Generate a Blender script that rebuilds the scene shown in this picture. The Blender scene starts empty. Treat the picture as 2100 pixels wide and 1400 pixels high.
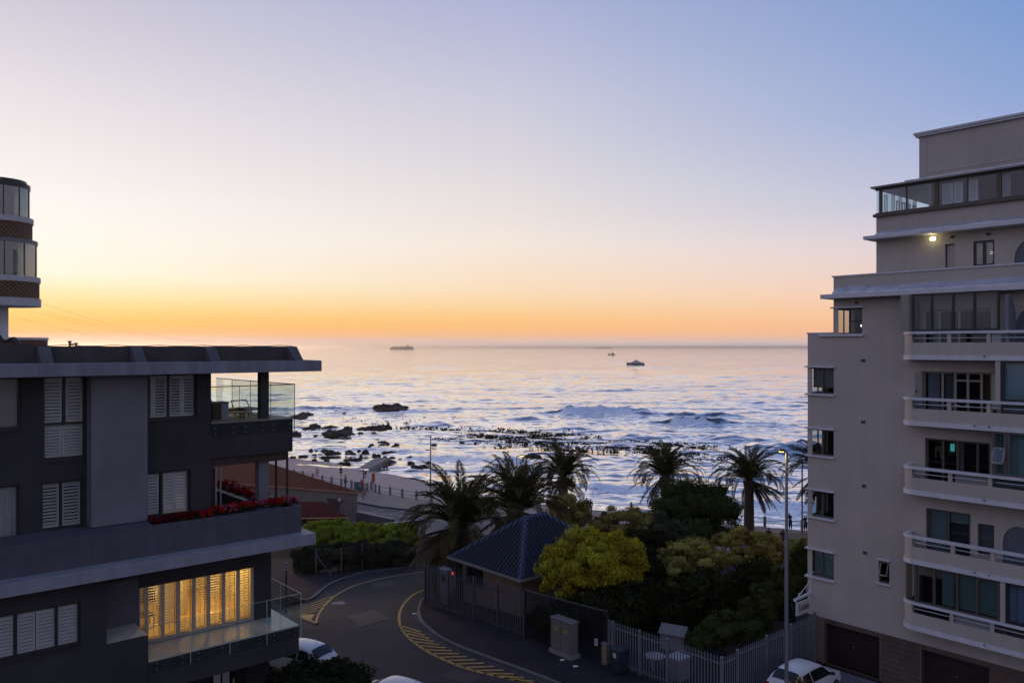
import bpy, bmesh, math, random
import numpy as np
from mathutils import Vector, Matrix, noise as mnoise
PI = math.pi
scene = bpy.context.scene
COL = scene.collection
# ------------------------------------------------------------------ camera model (used to turn measurements into places)
F, CX, HY = 1650.0, 1050.0, 712.0
TH = math.radians(40.7)                      # street grid: A = along the left block's front, B = along the right block's front
C, S = math.cos(TH), math.sin(TH)
def W(a, b, z=0.0): return Vector((C*a - S*b, S*a + C*b, z))
def P(px, py, Y): return Vector(((px-CX)/F*Y, Y, (HY-py)/F*Y))
def la(px, b):
    k = (px-CX)/F; return b*(S+C*k)/(C-S*k)
def rb(px, a):
    k = (px-CX)/F; return a*(C-S*k)/(S+C*k)
def lz(px, py, b): return (HY-py)/F*(S*la(px, b)+C*b)
def rz(px, py, a): return (HY-py)/F*(S*a+C*rb(px, a))
SEA = -20.5
def h(y):
    t = min(max((y-45.0)/37.0, 0), 1)
    return -15.4 - 3.4*t
def G(px, py, off=0.0):                      # point on the land seen at a pixel
    s = (py-HY)/F
    lo, hi = 10.0, 200.0
    for _ in range(50):
        m = (lo+hi)/2
        if -s*m > h(m): lo = m
        else: hi = m
    return Vector(((px-CX)/F*lo, lo, h(lo)+off))
def GZ(px, py, z):
    Y = -z*F/(py-HY); return Vector(((px-CX)/F*Y, Y, z))
# ------------------------------------------------------------------ colour + materials
def lin(c):
    c = c/255.0
    return c/12.92 if c <= 0.04045 else ((c+0.055)/1.055)**2.4
def rgb(r, g, b): return (lin(r), lin(g), lin(b), 1)
MATS = {}
def M(name, col, rough=0.75, var=0.12, scale=3.0, metal=0.0, bump=0.0, bscale=None, streak=0.0, emit=None, spec=0.5, coords='Object'):
    if name in MATS: return MATS[name]
    m = bpy.data.materials.new(name); m.use_nodes = True; MATS[name] = m
    nt = m.node_tree; N = nt.nodes; L = nt.links
    bs = N['Principled BSDF']
    bs.inputs['Roughness'].default_value = rough; bs.inputs['Metallic'].default_value = metal
    bs.inputs['Specular IOR Level'].default_value = spec
    tc = N.new('ShaderNodeTexCoord')
    nz = N.new('ShaderNodeTexNoise'); nz.inputs['Scale'].default_value = scale; nz.inputs['Detail'].default_value = 6; nz.inputs['Roughness'].default_value = .65
    L.new(tc.outputs[coords], nz.inputs['Vector'])
    rp = N.new('ShaderNodeMapRange'); rp.inputs[1].default_value = .3; rp.inputs[2].default_value = .7
    rp.inputs[3].default_value = 1-var; rp.inputs[4].default_value = 1+var
    L.new(nz.outputs['Fac'], rp.inputs[0])
    fac = rp.outputs[0]
    if streak:
        mp = N.new('ShaderNodeMapping'); mp.inputs['Scale'].default_value = (2.2, 2.2, .12)
        n2 = N.new('ShaderNodeTexNoise'); n2.inputs['Scale'].default_value = 1.6; n2.inputs['Detail'].default_value = 5
        L.new(tc.outputs[coords], mp.inputs[0]); L.new(mp.outputs[0], n2.inputs['Vector'])
        r2 = N.new('ShaderNodeMapRange'); r2.inputs[1].default_value = .35; r2.inputs[2].default_value = .7
        r2.inputs[3].default_value = 1+streak*.4; r2.inputs[4].default_value = 1-streak
        L.new(n2.outputs['Fac'], r2.inputs[0])
        mu = N.new('ShaderNodeMath'); mu.operation = 'MULTIPLY'; L.new(fac, mu.inputs[0]); L.new(r2.outputs[0], mu.inputs[1]); fac = mu.outputs[0]
    hs = N.new('ShaderNodeHueSaturation'); hs.inputs['Color'].default_value = (col[0], col[1], col[2], 1)
    L.new(fac, hs.inputs['Value']); L.new(hs.outputs[0], bs.inputs['Base Color'])
    if bump:
        nb = N.new('ShaderNodeTexNoise'); nb.inputs['Scale'].default_value = bscale or scale*6; nb.inputs['Detail'].default_value = 4
        L.new(tc.outputs[coords], nb.inputs['Vector'])
        b = N.new('ShaderNodeBump'); b.inputs['Strength'].default_value = bump; b.inputs['Distance'].default_value = .03
        L.new(nb.outputs['Fac'], b.inputs['Height']); L.new(b.outputs[0], bs.inputs['Normal'])
    if emit:
        bs.inputs['Emission Color'].default_value = (emit[0], emit[1], emit[2], 1); bs.inputs['Emission Strength'].default_value = emit[3]
    return m
def glass(name, tint=(.8,.85,.85), refl=.12, rough=.02, base=None):
    if name in MATS: return MATS[name]
    m = bpy.data.materials.new(name); m.use_nodes = True; MATS[name] = m
    nt = m.node_tree; N = nt.nodes; L = nt.links
    for n in list(N):
        if n.type != 'OUTPUT_MATERIAL': N.remove(n)
    out = [n for n in N if n.type == 'OUTPUT_MATERIAL'][0]
    tr = N.new('ShaderNodeBsdfTransparent'); tr.inputs[0].default_value = (*tint, 1)
    gl = N.new('ShaderNodeBsdfGlossy'); gl.inputs['Roughness'].default_value = rough; gl.inputs[0].default_value = (.9,.95,1,1)
    tc = N.new('ShaderNodeTexCoord'); nz = N.new('ShaderNodeTexNoise'); nz.inputs['Scale'].default_value = .8
    bp = N.new('ShaderNodeBump'); bp.inputs['Strength'].default_value = .05; bp.inputs['Distance'].default_value = .05
    L.new(tc.outputs['Object'], nz.inputs['Vector']); L.new(nz.outputs['Fac'], bp.inputs['Height']); L.new(bp.outputs[0], gl.inputs['Normal'])
    lw = N.new('ShaderNodeLayerWeight'); lw.inputs[0].default_value = .35
    mr = N.new('ShaderNodeMapRange'); mr.inputs[3].default_value = refl; mr.inputs[4].default_value = .75 if refl > .02 else .35
    L.new(lw.outputs['Fresnel'], mr.inputs[0])
    mx = N.new('ShaderNodeMixShader'); L.new(mr.outputs[0], mx.inputs[0]); L.new(tr.outputs[0], mx.inputs[1]); L.new(gl.outputs[0], mx.inputs[2])
    L.new(mx.outputs[0], out.inputs[0])
    return m
def leafmat(name, col, var=.35, trans=.3, hue=.03):
    if name in MATS: return MATS[name]
    m = bpy.data.materials.new(name); m.use_nodes = True; MATS[name] = m
    nt = m.node_tree; N = nt.nodes; L = nt.links
    for n in list(N):
        if n.type != 'OUTPUT_MATERIAL': N.remove(n)
    out = [n for n in N if n.type == 'OUTPUT_MATERIAL'][0]
    at = N.new('ShaderNodeAttribute'); at.attribute_name = 'tint'
    mr = N.new('ShaderNodeMapRange'); mr.inputs[3].default_value = 1-var; mr.inputs[4].default_value = 1+var; L.new(at.outputs['Fac'], mr.inputs[0])
    mh = N.new('ShaderNodeMapRange'); mh.inputs[3].default_value = .5-hue; mh.inputs[4].default_value = .5+hue; L.new(at.outputs['Fac'], mh.inputs[0])
    hs = N.new('ShaderNodeHueSaturation'); hs.inputs['Color'].default_value = (*col[:3], 1)
    L.new(mr.outputs[0], hs.inputs['Value']); L.new(mh.outputs[0], hs.inputs['Hue'])
    d = N.new('ShaderNodeBsdfDiffuse'); t = N.new('ShaderNodeBsdfTranslucent'); g = N.new('ShaderNodeBsdfGlossy'); g.inputs['Roughness'].default_value = .5
    L.new(hs.outputs[0], d.inputs[0]); L.new(hs.outputs[0], t.inputs[0]); L.new(hs.outputs[0], g.inputs[0])
    mx = N.new('ShaderNodeMixShader'); mx.inputs[0].default_value = trans; L.new(d.outputs[0], mx.inputs[1]); L.new(t.outputs[0], mx.inputs[2])
    m2 = N.new('ShaderNodeMixShader'); m2.inputs[0].default_value = .08; L.new(mx.outputs[0], m2.inputs[1]); L.new(g.outputs[0], m2.inputs[2])
    L.new(m2.outputs[0], out.inputs[0])
    return m
# ------------------------------------------------------------------ object helpers
def tag(o, label=None, cat=None, group=None, kind=None):
    if label: o['label'] = label
    if cat: o['category'] = cat
    if group: o['group'] = group
    if kind: o['kind'] = kind
    return o
def thing(name, label, cat, loc=(0,0,0), rot=0.0, group=None):
    o = bpy.data.objects.new(name, None); COL.objects.link(o); o.empty_display_size = .3
    o.location = loc; o.rotation_euler = (0, 0, rot); tag(o, label, cat, group)
    return o
class MB:
    """collects polygons; org is subtracted so parts can be written in street-grid coordinates"""
    def __init__(s, org=(0,0,0)): s.v = []; s.f = []; s.m = []; s.org = Vector(org); s.cur = 0
    def V(s, *p):
        i = len(s.v)
        for q in p: s.v.append(tuple(Vector(q)-s.org))
        return i
    def face(s, *p):
        i = s.V(*p); s.f.append(tuple(range(i, i+len(p)))); s.m.append(s.cur); return s
    def box(s, x0, x1, y0, y1, z0, z1):
        if x0 > x1: x0, x1 = x1, x0
        if y0 > y1: y0, y1 = y1, y0
        if z0 > z1: z0, z1 = z1, z0
        i = s.V((x0,y0,z0),(x1,y0,z0),(x1,y1,z0),(x0,y1,z0),(x0,y0,z1),(x1,y0,z1),(x1,y1,z1),(x0,y1,z1))
        for q in ((0,3,2,1),(4,5,6,7),(0,1,5,4),(1,2,6,5),(2,3,7,6),(3,0,4,7)):
            s.f.append(tuple(i+k for k in q)); s.m.append(s.cur)
        return s
    def bar(s, p, q, r, n=6, r2=None):
        p, q = Vector(p), Vector(q); d = (q-p)
        if d.length < 1e-6: return s
        d.normalize(); u = d.orthogonal().normalized(); w = d.cross(u); r2 = r if r2 is None else r2
        a = [p+(u*math.cos(2*PI*k/n)+w*math.sin(2*PI*k/n))*r for k in range(n)]
        b = [q+(u*math.cos(2*PI*k/n)+w*math.sin(2*PI*k/n))*r2 for k in range(n)]
        i = s.V(*a, *b)
        for k in range(n):
            s.f.append((i+k, i+(k+1) % n, i+n+(k+1) % n, i+n+k)); s.m.append(s.cur)
        s.f.append(tuple(i+k for k in reversed(range(n)))); s.m.append(s.cur)
        s.f.append(tuple(i+n+k for k in range(n))); s.m.append(s.cur)
        return s
    def tube(s, pts, r, n=6):
        for a, b in zip(pts[:-1], pts[1:]): s.bar(a, b, r, n)
        return s
    def beam(s, p, q, w, hgt):                # square bar, upright
        p, q = Vector(p), Vector(q); d = q-p; side = Vector((-d.y, d.x, 0))
        if side.length < 1e-6: side = Vector((1,0,0))
        side = side.normalized()*w/2; up = Vector((0,0,hgt/2))
        c = [p-side-up, p+side-up, p+side+up, p-side+up, q-side-up, q+side-up, q+side+up, q-side+up]
        i = s.V(*c)
        for k in ((0,1,2,3),(7,6,5,4),(0,4,5,1),(1,5,6,2),(2,6,7,3),(3,7,4,0)):
            s.f.append(tuple(i+j for j in k)); s.m.append(s.cur)
        return s
    def prism(s, poly, z0, z1):               # poly list of (x,y)
        n = len(poly)
        i = s.V(*[(x,y,z0) for x,y in poly], *[(x,y,z1) for x,y in poly])
        s.f.append(tuple(i+k for k in reversed(range(n)))); s.m.append(s.cur)
        s.f.append(tuple(i+n+k for k in range(n))); s.m.append(s.cur)
        for k in range(n):
            s.f.append((i+k, i+(k+1) % n, i+n+(k+1) % n, i+n+k)); s.m.append(s.cur)
        return s
    def build(s, name, mats, parent=None, smooth=False, bevel=0.0):
        me = bpy.data.meshes.new(name); me.from_pydata(s.v, [], s.f)
        if not isinstance(mats, (list, tuple)): mats = [mats]
        for m in mats: me.materials.append(m)
        me.polygons.foreach_set('material_index', s.m)
        if smooth: me.polygons.foreach_set('use_smooth', [True]*len(s.f))
        me.update(); me.validate()
        bm = bmesh.new(); bm.from_mesh(me); bmesh.ops.remove_doubles(bm, verts=bm.verts, dist=1e-5)
        bmesh.ops.recalc_face_normals(bm, faces=bm.faces); bm.to_mesh(me); bm.free()
        o = bpy.data.objects.new(name, me); COL.objects.link(o)
        if parent: o.parent = parent
        if bevel:
            b = o.modifiers.new('bevel', 'BEVEL'); b.width = bevel; b.segments = 2; b.limit_method = 'ANGLE'
        return o
def rawmesh(name, verts, faces, mats, parent=None, smooth=False, attrs=None):
    """verts (n,3) array, faces (m,k) array of equal-size polygons"""
    verts = np.asarray(verts, np.float32); faces = np.asarray(faces, np.int32)
    me = bpy.data.meshes.new(name); k = faces.shape[1]
    me.vertices.add(len(verts)); me.vertices.foreach_set('co', verts.ravel())
    me.loops.add(faces.size); me.loops.foreach_set('vertex_index', faces.ravel())
    me.polygons.add(len(faces)); me.polygons.foreach_set('loop_start', np.arange(0, faces.size, k, dtype=np.int32))
    me.polygons.foreach_set('loop_total', np.full(len(faces), k, np.int32))
    if smooth: me.polygons.foreach_set('use_smooth', np.ones(len(faces), bool))
    for nme, arr in (attrs or {}).items():
        a = me.attributes.new(nme, 'FLOAT', 'POINT'); a.data.foreach_set('value', np.asarray(arr, np.float32))
    if not isinstance(mats, (list, tuple)): mats = [mats]
    for m in mats: me.materials.append(m)
    me.update(); me.validate()
    o = bpy.data.objects.new(name, me); COL.objects.link(o)
    if parent: o.parent = parent
    return o
def copy_tree(o, parent=None):
    c = o.copy(); COL.objects.link(c)
    if parent: c.parent = parent
    for ch in list(o.children): copy_tree(ch, c)
    return c
def wallA(mb, a0, a1, z0, z1, b, holes, depth):
    """wall facing -b in grid coords with rectangular holes (a0,a1,z0,z1) and reveals going back by depth"""
    xs = sorted({a0, a1, *[min(max(v, a0), a1) for q in holes for v in q[:2]]}); zs = sorted({z0, z1, *[min(max(v, z0), z1) for q in holes for v in q[2:]]})
    for i in range(len(xs)-1):
        for j in range(len(zs)-1):
            cx, cz = (xs[i]+xs[i+1])/2, (zs[j]+zs[j+1])/2
            if any(q[0] < cx < q[1] and q[2] < cz < q[3] for q in holes): continue
            mb.face((xs[i], b, zs[j]), (xs[i+1], b, zs[j]), (xs[i+1], b, zs[j+1]), (xs[i], b, zs[j+1]))
    for q in holes:
        x0, x1, w0, w1 = q[:4]
        mb.face((x0,b,w0),(x0,b+depth,w0),(x0,b+depth,w1),(x0,b,w1)); mb.face((x1,b,w0),(x1,b,w1),(x1,b+depth,w1),(x1,b+depth,w0))
        mb.face((x0,b,w0),(x1,b,w0),(x1,b+depth,w0),(x0,b+depth,w0)); mb.face((x0,b,w1),(x0,b+depth,w1),(x1,b+depth,w1),(x1,b,w1))
def wallB(mb, b0, b1, z0, z1, a, holes, depth):
    """wall facing -a: same with the roles swapped"""
    t = MB(); wallA(t, b0, b1, z0, z1, 0, holes, depth)
    for f in t.f: mb.face(*[(a+t.v[i][1], t.v[i][0], t.v[i][2]) for i in f])
# ------------------------------------------------------------------ render, camera, sky, sun
scene.render.engine = 'CYCLES'
scene.cycles.use_denoising = True
scene.cycles.max_bounces = 6; scene.cycles.diffuse_bounces = 3; scene.cycles.glossy_bounces = 3; scene.cycles.transparent_max_bounces = 10; scene.cycles.volume_bounces = 0
scene.cycles.caustics_reflective = False; scene.cycles.caustics_refractive = False
scene.cycles.sample_clamp_indirect = 4.0
scene.view_settings.view_transform = 'Standard'; scene.view_settings.look = 'None'; scene.view_settings.exposure = 0; scene.view_settings.gamma = 1
cam = bpy.data.cameras.new('camera'); cam.sensor_width = 36; cam.lens = 36*F/2100; cam.clip_end = 200000; cam.clip_start = .1
cam.shift_y = 12/2100
cob = bpy.data.objects.new('camera', cam); cob.rotation_euler = (PI/2, 0, 0); COL.objects.link(cob); scene.camera = cob
SUN_AZ, SUN_EL = math.radians(-31), math.radians(2.5)
w = bpy.data.worlds.new('World'); scene.world = w; w.use_nodes = True
N, L = w.node_tree.nodes, w.node_tree.links
bg = N['Background']
def node(t, **kw):
    n = N.new(t)
    for k, v in kw.items(): setattr(n, k, v)
    return n
def math_(op, a, b=None, cl=False):
    n = node('ShaderNodeMath', operation=op, use_clamp=cl)
    for i, v in enumerate((a, b)):
        if v is None: continue
        if isinstance(v, (int, float)): n.inputs[i].default_value = v
        else: L.new(v, n.inputs[i])
    return n.outputs[0]
tc = node('ShaderNodeTexCoord'); sp = node('ShaderNodeSeparateXYZ'); L.new(tc.outputs['Generated'], sp.inputs[0])
elev = math_('MULTIPLY', math_('ARCSINE', sp.outputs[2]), 180/PI)
azim = math_('MULTIPLY', math_('ARCTAN2', sp.outputs[0], sp.outputs[1]), 180/PI)
# ramp position: sqrt(elevation/90) so the low sky gets most of the stops
tpos = math_('SQRT', math_('DIVIDE', math_('MAXIMUM', elev, 0.0), 90.0), cl=True)
def ramp(stops):
    r = node('ShaderNodeValToRGB'); cr = r.color_ramp; cr.interpolation = 'B_SPLINE' if False else 'EASE'
    cr.interpolation = 'LINEAR'
    while len(cr.elements) < len(stops): cr.elements.new(.5)
    for e, (d, c) in zip(cr.elements, stops): e.position = 0.0
    for i, (d, c) in enumerate(stops):
        cr.elements[i].position = math.sqrt(d/90.0); cr.elements[i].color = rgb(*c)
    L.new(tpos, r.inputs[0]); return r.outputs[0]
RL = ramp([(0,(214,186,180)),(.55,(234,190,168)),(.95,(250,184,118)),(1.6,(255,195,98)),(2.4,(255,216,132)),(3.3,(255,235,176)),(4.6,(255,251,226)),(6.4,(255,251,239)),(9.1,(253,248,243)),(14.7,(236,229,232)),(20,(212,206,219)),(30,(165,170,205)),(45,(120,138,185)),(90,(85,105,155))])
RM = ramp([(0,(212,195,193)),(.45,(230,198,184)),(.85,(250,192,150)),(1.4,(255,195,130)),(2.2,(255,205,140)),(3.9,(253,222,186)),(7.3,(246,232,221)),(10.7,(230,223,223)),(17.2,(204,203,221)),(23.3,(175,181,215)),(35,(130,148,200)),(50,(100,122,175)),(90,(80,100,150))])
RR = ramp([(0,(205,195,203)),(.45,(224,196,192)),(.85,(249,190,160)),(1.5,(252,196,160)),(3.3,(246,206,186)),(6.2,(224,208,214)),(9.1,(188,192,218)),(14.7,(146,168,214)),(20,(124,156,208)),(35,(95,125,185)),(60,(80,106,160)),(90,(80,100,150))])
RB = ramp([(0,(112,108,120)),(6,(150,142,154)),(14,(152,148,168)),(30,(134,141,176)),(60,(96,116,164)),(90,(86,106,156))])
def mixc(f, a, b):
    n = node('ShaderNodeMix', data_type='RGBA'); L.new(f, n.inputs[0]) if not isinstance(f, (int, float)) else None
    if isinstance(f, (int, float)): n.inputs[0].default_value = f
    L.new(a, n.inputs[6]); L.new(b, n.inputs[7]); return n.outputs[2]
def mapr(v, a, b, c=0.0, d=1.0, smooth=True):
    n = node('ShaderNodeMapRange', interpolation_type='SMOOTHSTEP' if smooth else 'LINEAR')
    L.new(v, n.inputs[0])
    for i, q in enumerate((a, b, c, d)): n.inputs[i+1].default_value = q
    return n.outputs[0]
front = mixc(mapr(azim, -32.5, 0, smooth=False), RL, RM)
front = mixc(mapr(azim, 0, 32.5, smooth=False), front, RR)
absaz = math_('ABSOLUTE', azim)
dome = mixc(mapr(absaz, 42, 100), front, RB)
sky = node('ShaderNodeTexSky', sky_type='NISHITA'); sky.sun_disc = False; sky.sun_elevation = SUN_EL; sky.sun_rotation = SUN_AZ
sky.altitude = 20; sky.air_density = 1.2; sky.dust_density = 2.0
sk = node('ShaderNodeVectorMath', operation='SCALE'); L.new(sky.outputs[0], sk.inputs[0]); sk.inputs[3].default_value = .10
# the clear-sky model carries the part of the dome overhead and behind; the lower sunset sky is the measured gradient
dome = mixc(mapr(elev, 26, 70, 0.0, .45), dome, sk.outputs[0])
gain = math_('MAXIMUM', mapr(absaz, 42, 105, 1.0, 1.38), mapr(elev, 25, 48, 1.0, 1.4))
gn = node('ShaderNodeVectorMath', operation='SCALE'); L.new(dome, gn.inputs[0]); L.new(gain, gn.inputs[3]); dome = gn.outputs[0]
below = node('ShaderNodeRGB'); below.outputs[0].default_value = (.03, .03, .035, 1)
dome = mixc(mapr(elev, -4.0, -0.6), below.outputs[0], dome)
L.new(dome, bg.inputs[0]); bg.inputs[1].default_value = 1.0
sun = bpy.data.lights.new('sun', 'SUN'); sun.energy = 1.0; sun.angle = math.radians(12); sun.color = (1.0, .62, .32)
so = bpy.data.objects.new('sun', sun); COL.objects.link(so)
sd = Vector((math.sin(SUN_AZ)*math.cos(SUN_EL+.03), math.cos(SUN_AZ)*math.cos(SUN_EL+.03), math.sin(SUN_EL+.03)))
so.rotation_euler = sd.to_track_quat('Z', 'Y').to_euler()
so.location = (-40, 60, 30)

# ------------------------------------------------------------------ the land
random.seed(3)
COAST = [(-170,238),(-60,141.5),(-31.6,116.7),(-23,109.0),(-11.8,99.6),(-3,95.2),(9,92.5),(15,90.3),(26.3,83.6),(32,81),(60,70),(170,34)]
WATER = [(-185,268),(-70,176),(-41,152),(-34,145),(-20,132),(-11,121),(7,101),(16,93),(27,85.5),(33,83),(62,73),(172,37)]
def poly_sheet(name, poly, off, mat, kind='structure', step=2.0, skirt=0.0):
    bm = bmesh.new()
    vs = [bm.verts.new((x, y, 0)) for x, y in poly]
    bm.faces.new(vs); bmesh.ops.triangulate(bm, faces=bm.faces[:])
    y = 44.0
    while y < 84.5:
        bmesh.ops.bisect_plane(bm, geom=bm.verts[:]+bm.edges[:]+bm.faces[:], plane_co=(0, y, 0), plane_no=(0, 1, 0)); y += step
    for v in bm.verts: v.co.z = h(v.co.y)+off
    for f in bm.faces:
        if f.normal.z < 0: f.normal_flip()
    if skirt:
        be = [e for e in bm.edges if e.is_boundary]
        r = bmesh.ops.extrude_edge_only(bm, edges=be)
        for v in [g for g in r['geom'] if isinstance(g, bmesh.types.BMVert)]: v.co.z -= skirt
    bmesh.ops.recalc_face_normals(bm, faces=bm.faces)
    me = bpy.data.meshes.new(name); bm.to_mesh(me); bm.free(); me.materials.append(mat)
    o = bpy.data.objects.new(name, me); COL.objects.link(o); tag(o, kind=kind); return o
m_soil = M('soil', rgb(50,44,38), .95, .35, .9, bump=.6, spec=.05)
m_asph = M('asphalt', (.036,.033,.040), .85, .32, .22, bump=.35, bscale=22, spec=.22)
m_pave = M('pavement_tar', (.034,.029,.036), .9, .28, .4, bump=.3, bscale=14, spec=.08)
m_kerb = M('kerb_concrete', (.115,.11,.115), .85, .25, 1.4, bump=.3)
m_yel = M('yellow_paint', (.42,.25,.045), .7, .35, 3.0)
m_wht = M('white_paint', (.42,.42,.42), .7, .3, 3.0)
m_prom = M('promenade_paving', (.30,.235,.20), .85, .15, .8, bump=.3)
m_brown = M('brown_paving', (.15,.105,.08), .85, .2, .9, bump=.3)
m_sand = M('sand', (.43,.345,.31), .9, .18, .5, bump=.5, bscale=4)
m_conc = M('concrete', (.22,.21,.205), .85, .22, 1.2, bump=.3)
land = [(-170,-60),(170,-60)] + [p for p in reversed(COAST)]
poly_sheet('ground', land, -.03, m_soil, skirt=4.0)
px2 = lambda lst: [tuple(G(a, b)[:2]) for a, b in lst]
OUT_K = [(590,1222),(621,1233),(637,1231),(650,1222),(667,1208),(683,1197),(708,1187),(733,1180),(758,1174),(800,1169),(833,1166),(867,1163),(900,1161)]
IN_K = [(905,1222),(868,1228),(858,1243),(856,1258),(862,1275),(880,1294),(905,1312),(940,1329),(985,1346),(1040,1366),(1100,1388),(1150,1408)]
def smooth_line(pts, n=4):
    out = []
    P_ = [Vector((p[0], p[1], 0)) for p in pts]
    for i in range(len(P_)-1):
        p0 = P_[max(i-1, 0)]; p1 = P_[i]; p2 = P_[i+1]; p3 = P_[min(i+2, len(P_)-1)]
        for k in range(n):
            t = k/n
            q = .5*((2*p1)+(p2-p0)*t+(2*p0-5*p1+4*p2-p3)*t*t+(3*p1-p0-3*p2+p3)*t**3)
            out.append((q.x, q.y))
    out.append((P_[-1].x, P_[-1].y)); return out
outk = smooth_line(px2(OUT_K)); ink = smooth_line(px2(IN_K))
# road: street past the left block, the bend, and on towards the sea front
oA = W(46, 52.8); ext = [tuple(W(60, 60)[:2])]
road_poly = [tuple(W(-30, 5)[:2]), tuple(W(36.6, 5)[:2])] 
road_poly = [tuple(W(-30,-30)[:2]), tuple(W(60,-30)[:2]), tuple(W(60, 62)[:2]), tuple(W(-2, 62)[:2])]
poly_sheet('road', road_poly, .0, m_asph)
def ribbon(mb, pts, w0, w1, off=.008):
    """flat strip following the land between lateral offsets w0..w1 of a plan polyline"""
    n = len(pts); L_ = []; R_ = []
    for i in range(n):
        a = Vector((*pts[max(i-1,0)], 0)); b = Vector((*pts[min(i+1,n-1)], 0)); d = (b-a).normalized(); nn = Vector((-d.y, d.x, 0)); p = Vector((*pts[i], 0))
        l, r = p+nn*w0, p+nn*w1
        L_.append((l.x, l.y, h(l.y)+off)); R_.append((r.x, r.y, h(r.y)+off))
    for i in range(n-1): mb.face(L_[i], L_[i+1], R_[i+1], R_[i])
    return mb
def kerb(pts, w, hh=.13):
    mb = MB(); n = len(pts); rows = []
    for i in range(n):
        a = Vector((*pts[max(i-1,0)], 0)); b = Vector((*pts[min(i+1,n-1)], 0)); d = (b-a).normalized(); nn = Vector((-d.y, d.x, 0)); p = Vector((*pts[i], 0))
        q = p+nn*w; z0 = h(p.y); z1 = h(q.y)
        rows.append([(p.x,p.y,z0-.1),(p.x,p.y,z0+hh-.02),(p.x+nn.x*.03*(1 if w>0 else -1),p.y+nn.y*.03*(1 if w>0 else -1),z0+hh),(q.x,q.y,z1+hh),(q.x,q.y,z1-.1)])
    for i in range(n-1):
        for k in range(4): mb.face(rows[i][k], rows[i+1][k], rows[i+1][k+1], rows[i][k+1])
    o = mb.build('kerb', m_kerb); tag(o, kind='structure'); return o
kerb(outk, .16); kerb(ink, .16)
# pavements (behind the kerbs)
def inset(pts, w):
    out = []
    for i in range(len(pts)):
        a = Vector((*pts[max(i-1,0)], 0)); b = Vector((*pts[min(i+1,len(pts)-1)], 0)); d = (b-a).normalized(); q = Vector((*pts[i], 0))+Vector((-d.y, d.x, 0))*w; out.append((q.x, q.y))
    return out
o2 = inset(outk, .162); i2 = inset(ink, .162)
pav_out = o2 + [tuple(W(58, o2[-1][0]*-S+o2[-1][1]*C)[:2]), tuple(W(58, 62)[:2]), tuple(W(18, 62)[:2]), tuple(W(16.0, 44)[:2])]
poly_sheet('pavement', pav_out, .128, m_pave, skirt=.2)
pav_in = i2 + [tuple(W(25.75, 19.75)[:2]), tuple(W(36.7, 19.75)[:2]), tuple(W(58, 19.75)[:2]), tuple(W(58, i2[0][0]*-S+i2[0][1]*C)[:2])]
poly_sheet('pavement', pav_in, .128, m_pave, skirt=.2)
m_drive = M('driveway_concrete', (.15,.16,.19), .75, .2, .8, bump=.2)
poly_sheet('driveway', [tuple(W(a_, b_)[:2]) for a_, b_ in ((28.4,-20),(36.75,-20),(36.75,19.7),(28.4,19.7))], .06, m_drive, skirt=.1)
# painted markings
for pl in ([(712,1262),(770,1248),(800,1268),(738,1285)],[(930,1372),(985,1388),(960,1402),(900,1384)],[(760,1196),(800,1190),(812,1198),(770,1206)]):
    poly_sheet('road_patch', px2(pl), .004, M('fresh_asphalt', (.026,.025,.029), .8, .2, .8, bump=.3, bscale=20))
mk = MB()
YO = smooth_line(px2([(648,1277),(652,1262),(660,1248),(675,1231),(690,1219),(710,1208),(730,1199),(755,1192),(780,1186),(830,1177),(900,1169)]))
ribbon(mk, YO, -.07, .07)
YI = smooth_line(px2([(905,1205),(868,1210),(845,1221),(828,1238),(819,1258),(820,1278),(830,1297),(850,1317),(880,1337),(915,1354),(960,1371),(1010,1384),(1060,1395),(1120,1409)]))
ribbon(mk, YI, -.08, .08)
ribbon(mk, px2([(648,1277),(612,1262)]), -.08, .08)
for ch in ([(585,1242),(621,1239),(637,1237),(686,1221)],[(585,1246.5),(620,1243.5),(638,1241.5),(672,1230.5)],[(585,1251),(620,1248),(638,1245.5),(667,1237.5)],[(585,1255.5),(620,1252.5),(638,1249.5),(658,1244)],[(585,1260),(620,1257),(637,1254),(652,1250.5)]):
    ribbon(mk, px2(ch), -.06, .06)                            # chevrons on the left island
mk.face(*[(*p, h(p[1])+.008) for p in px2([(618,1259.5),(645,1258.5),(638,1271),(618,1262.5)])])
for k in range(19):                                           # hatching along the inner kerb
    t = k/18
    def on(line, s):
        i = s*(len(line)-1); j = min(int(i), len(line)-2); f = i-j
        return (line[j][0]*(1-f)+line[j+1][0]*f, line[j][1]*(1-f)+line[j+1][1]*f)
    s0 = .40+.58*t
    p0 = on(YI, s0); p1 = on(inset(ink, -.42), min(s0*.98+.055, 1))
    ribbon(mk, [p0, p1], -.075, .075)
o = mk.build('road_marking', m_yel); tag(o, kind='structure')
gut = MB(); ribbon(gut, inset(ink, -.36), -.0, .34, .005); ribbon(gut, inset(outk, -.3), 0, .28, .005)
o = gut.build('gutter', M('gutter_concrete', (.065,.06,.065), .85, .3, 1.2, spec=.1)); tag(o, kind='structure')
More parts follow.
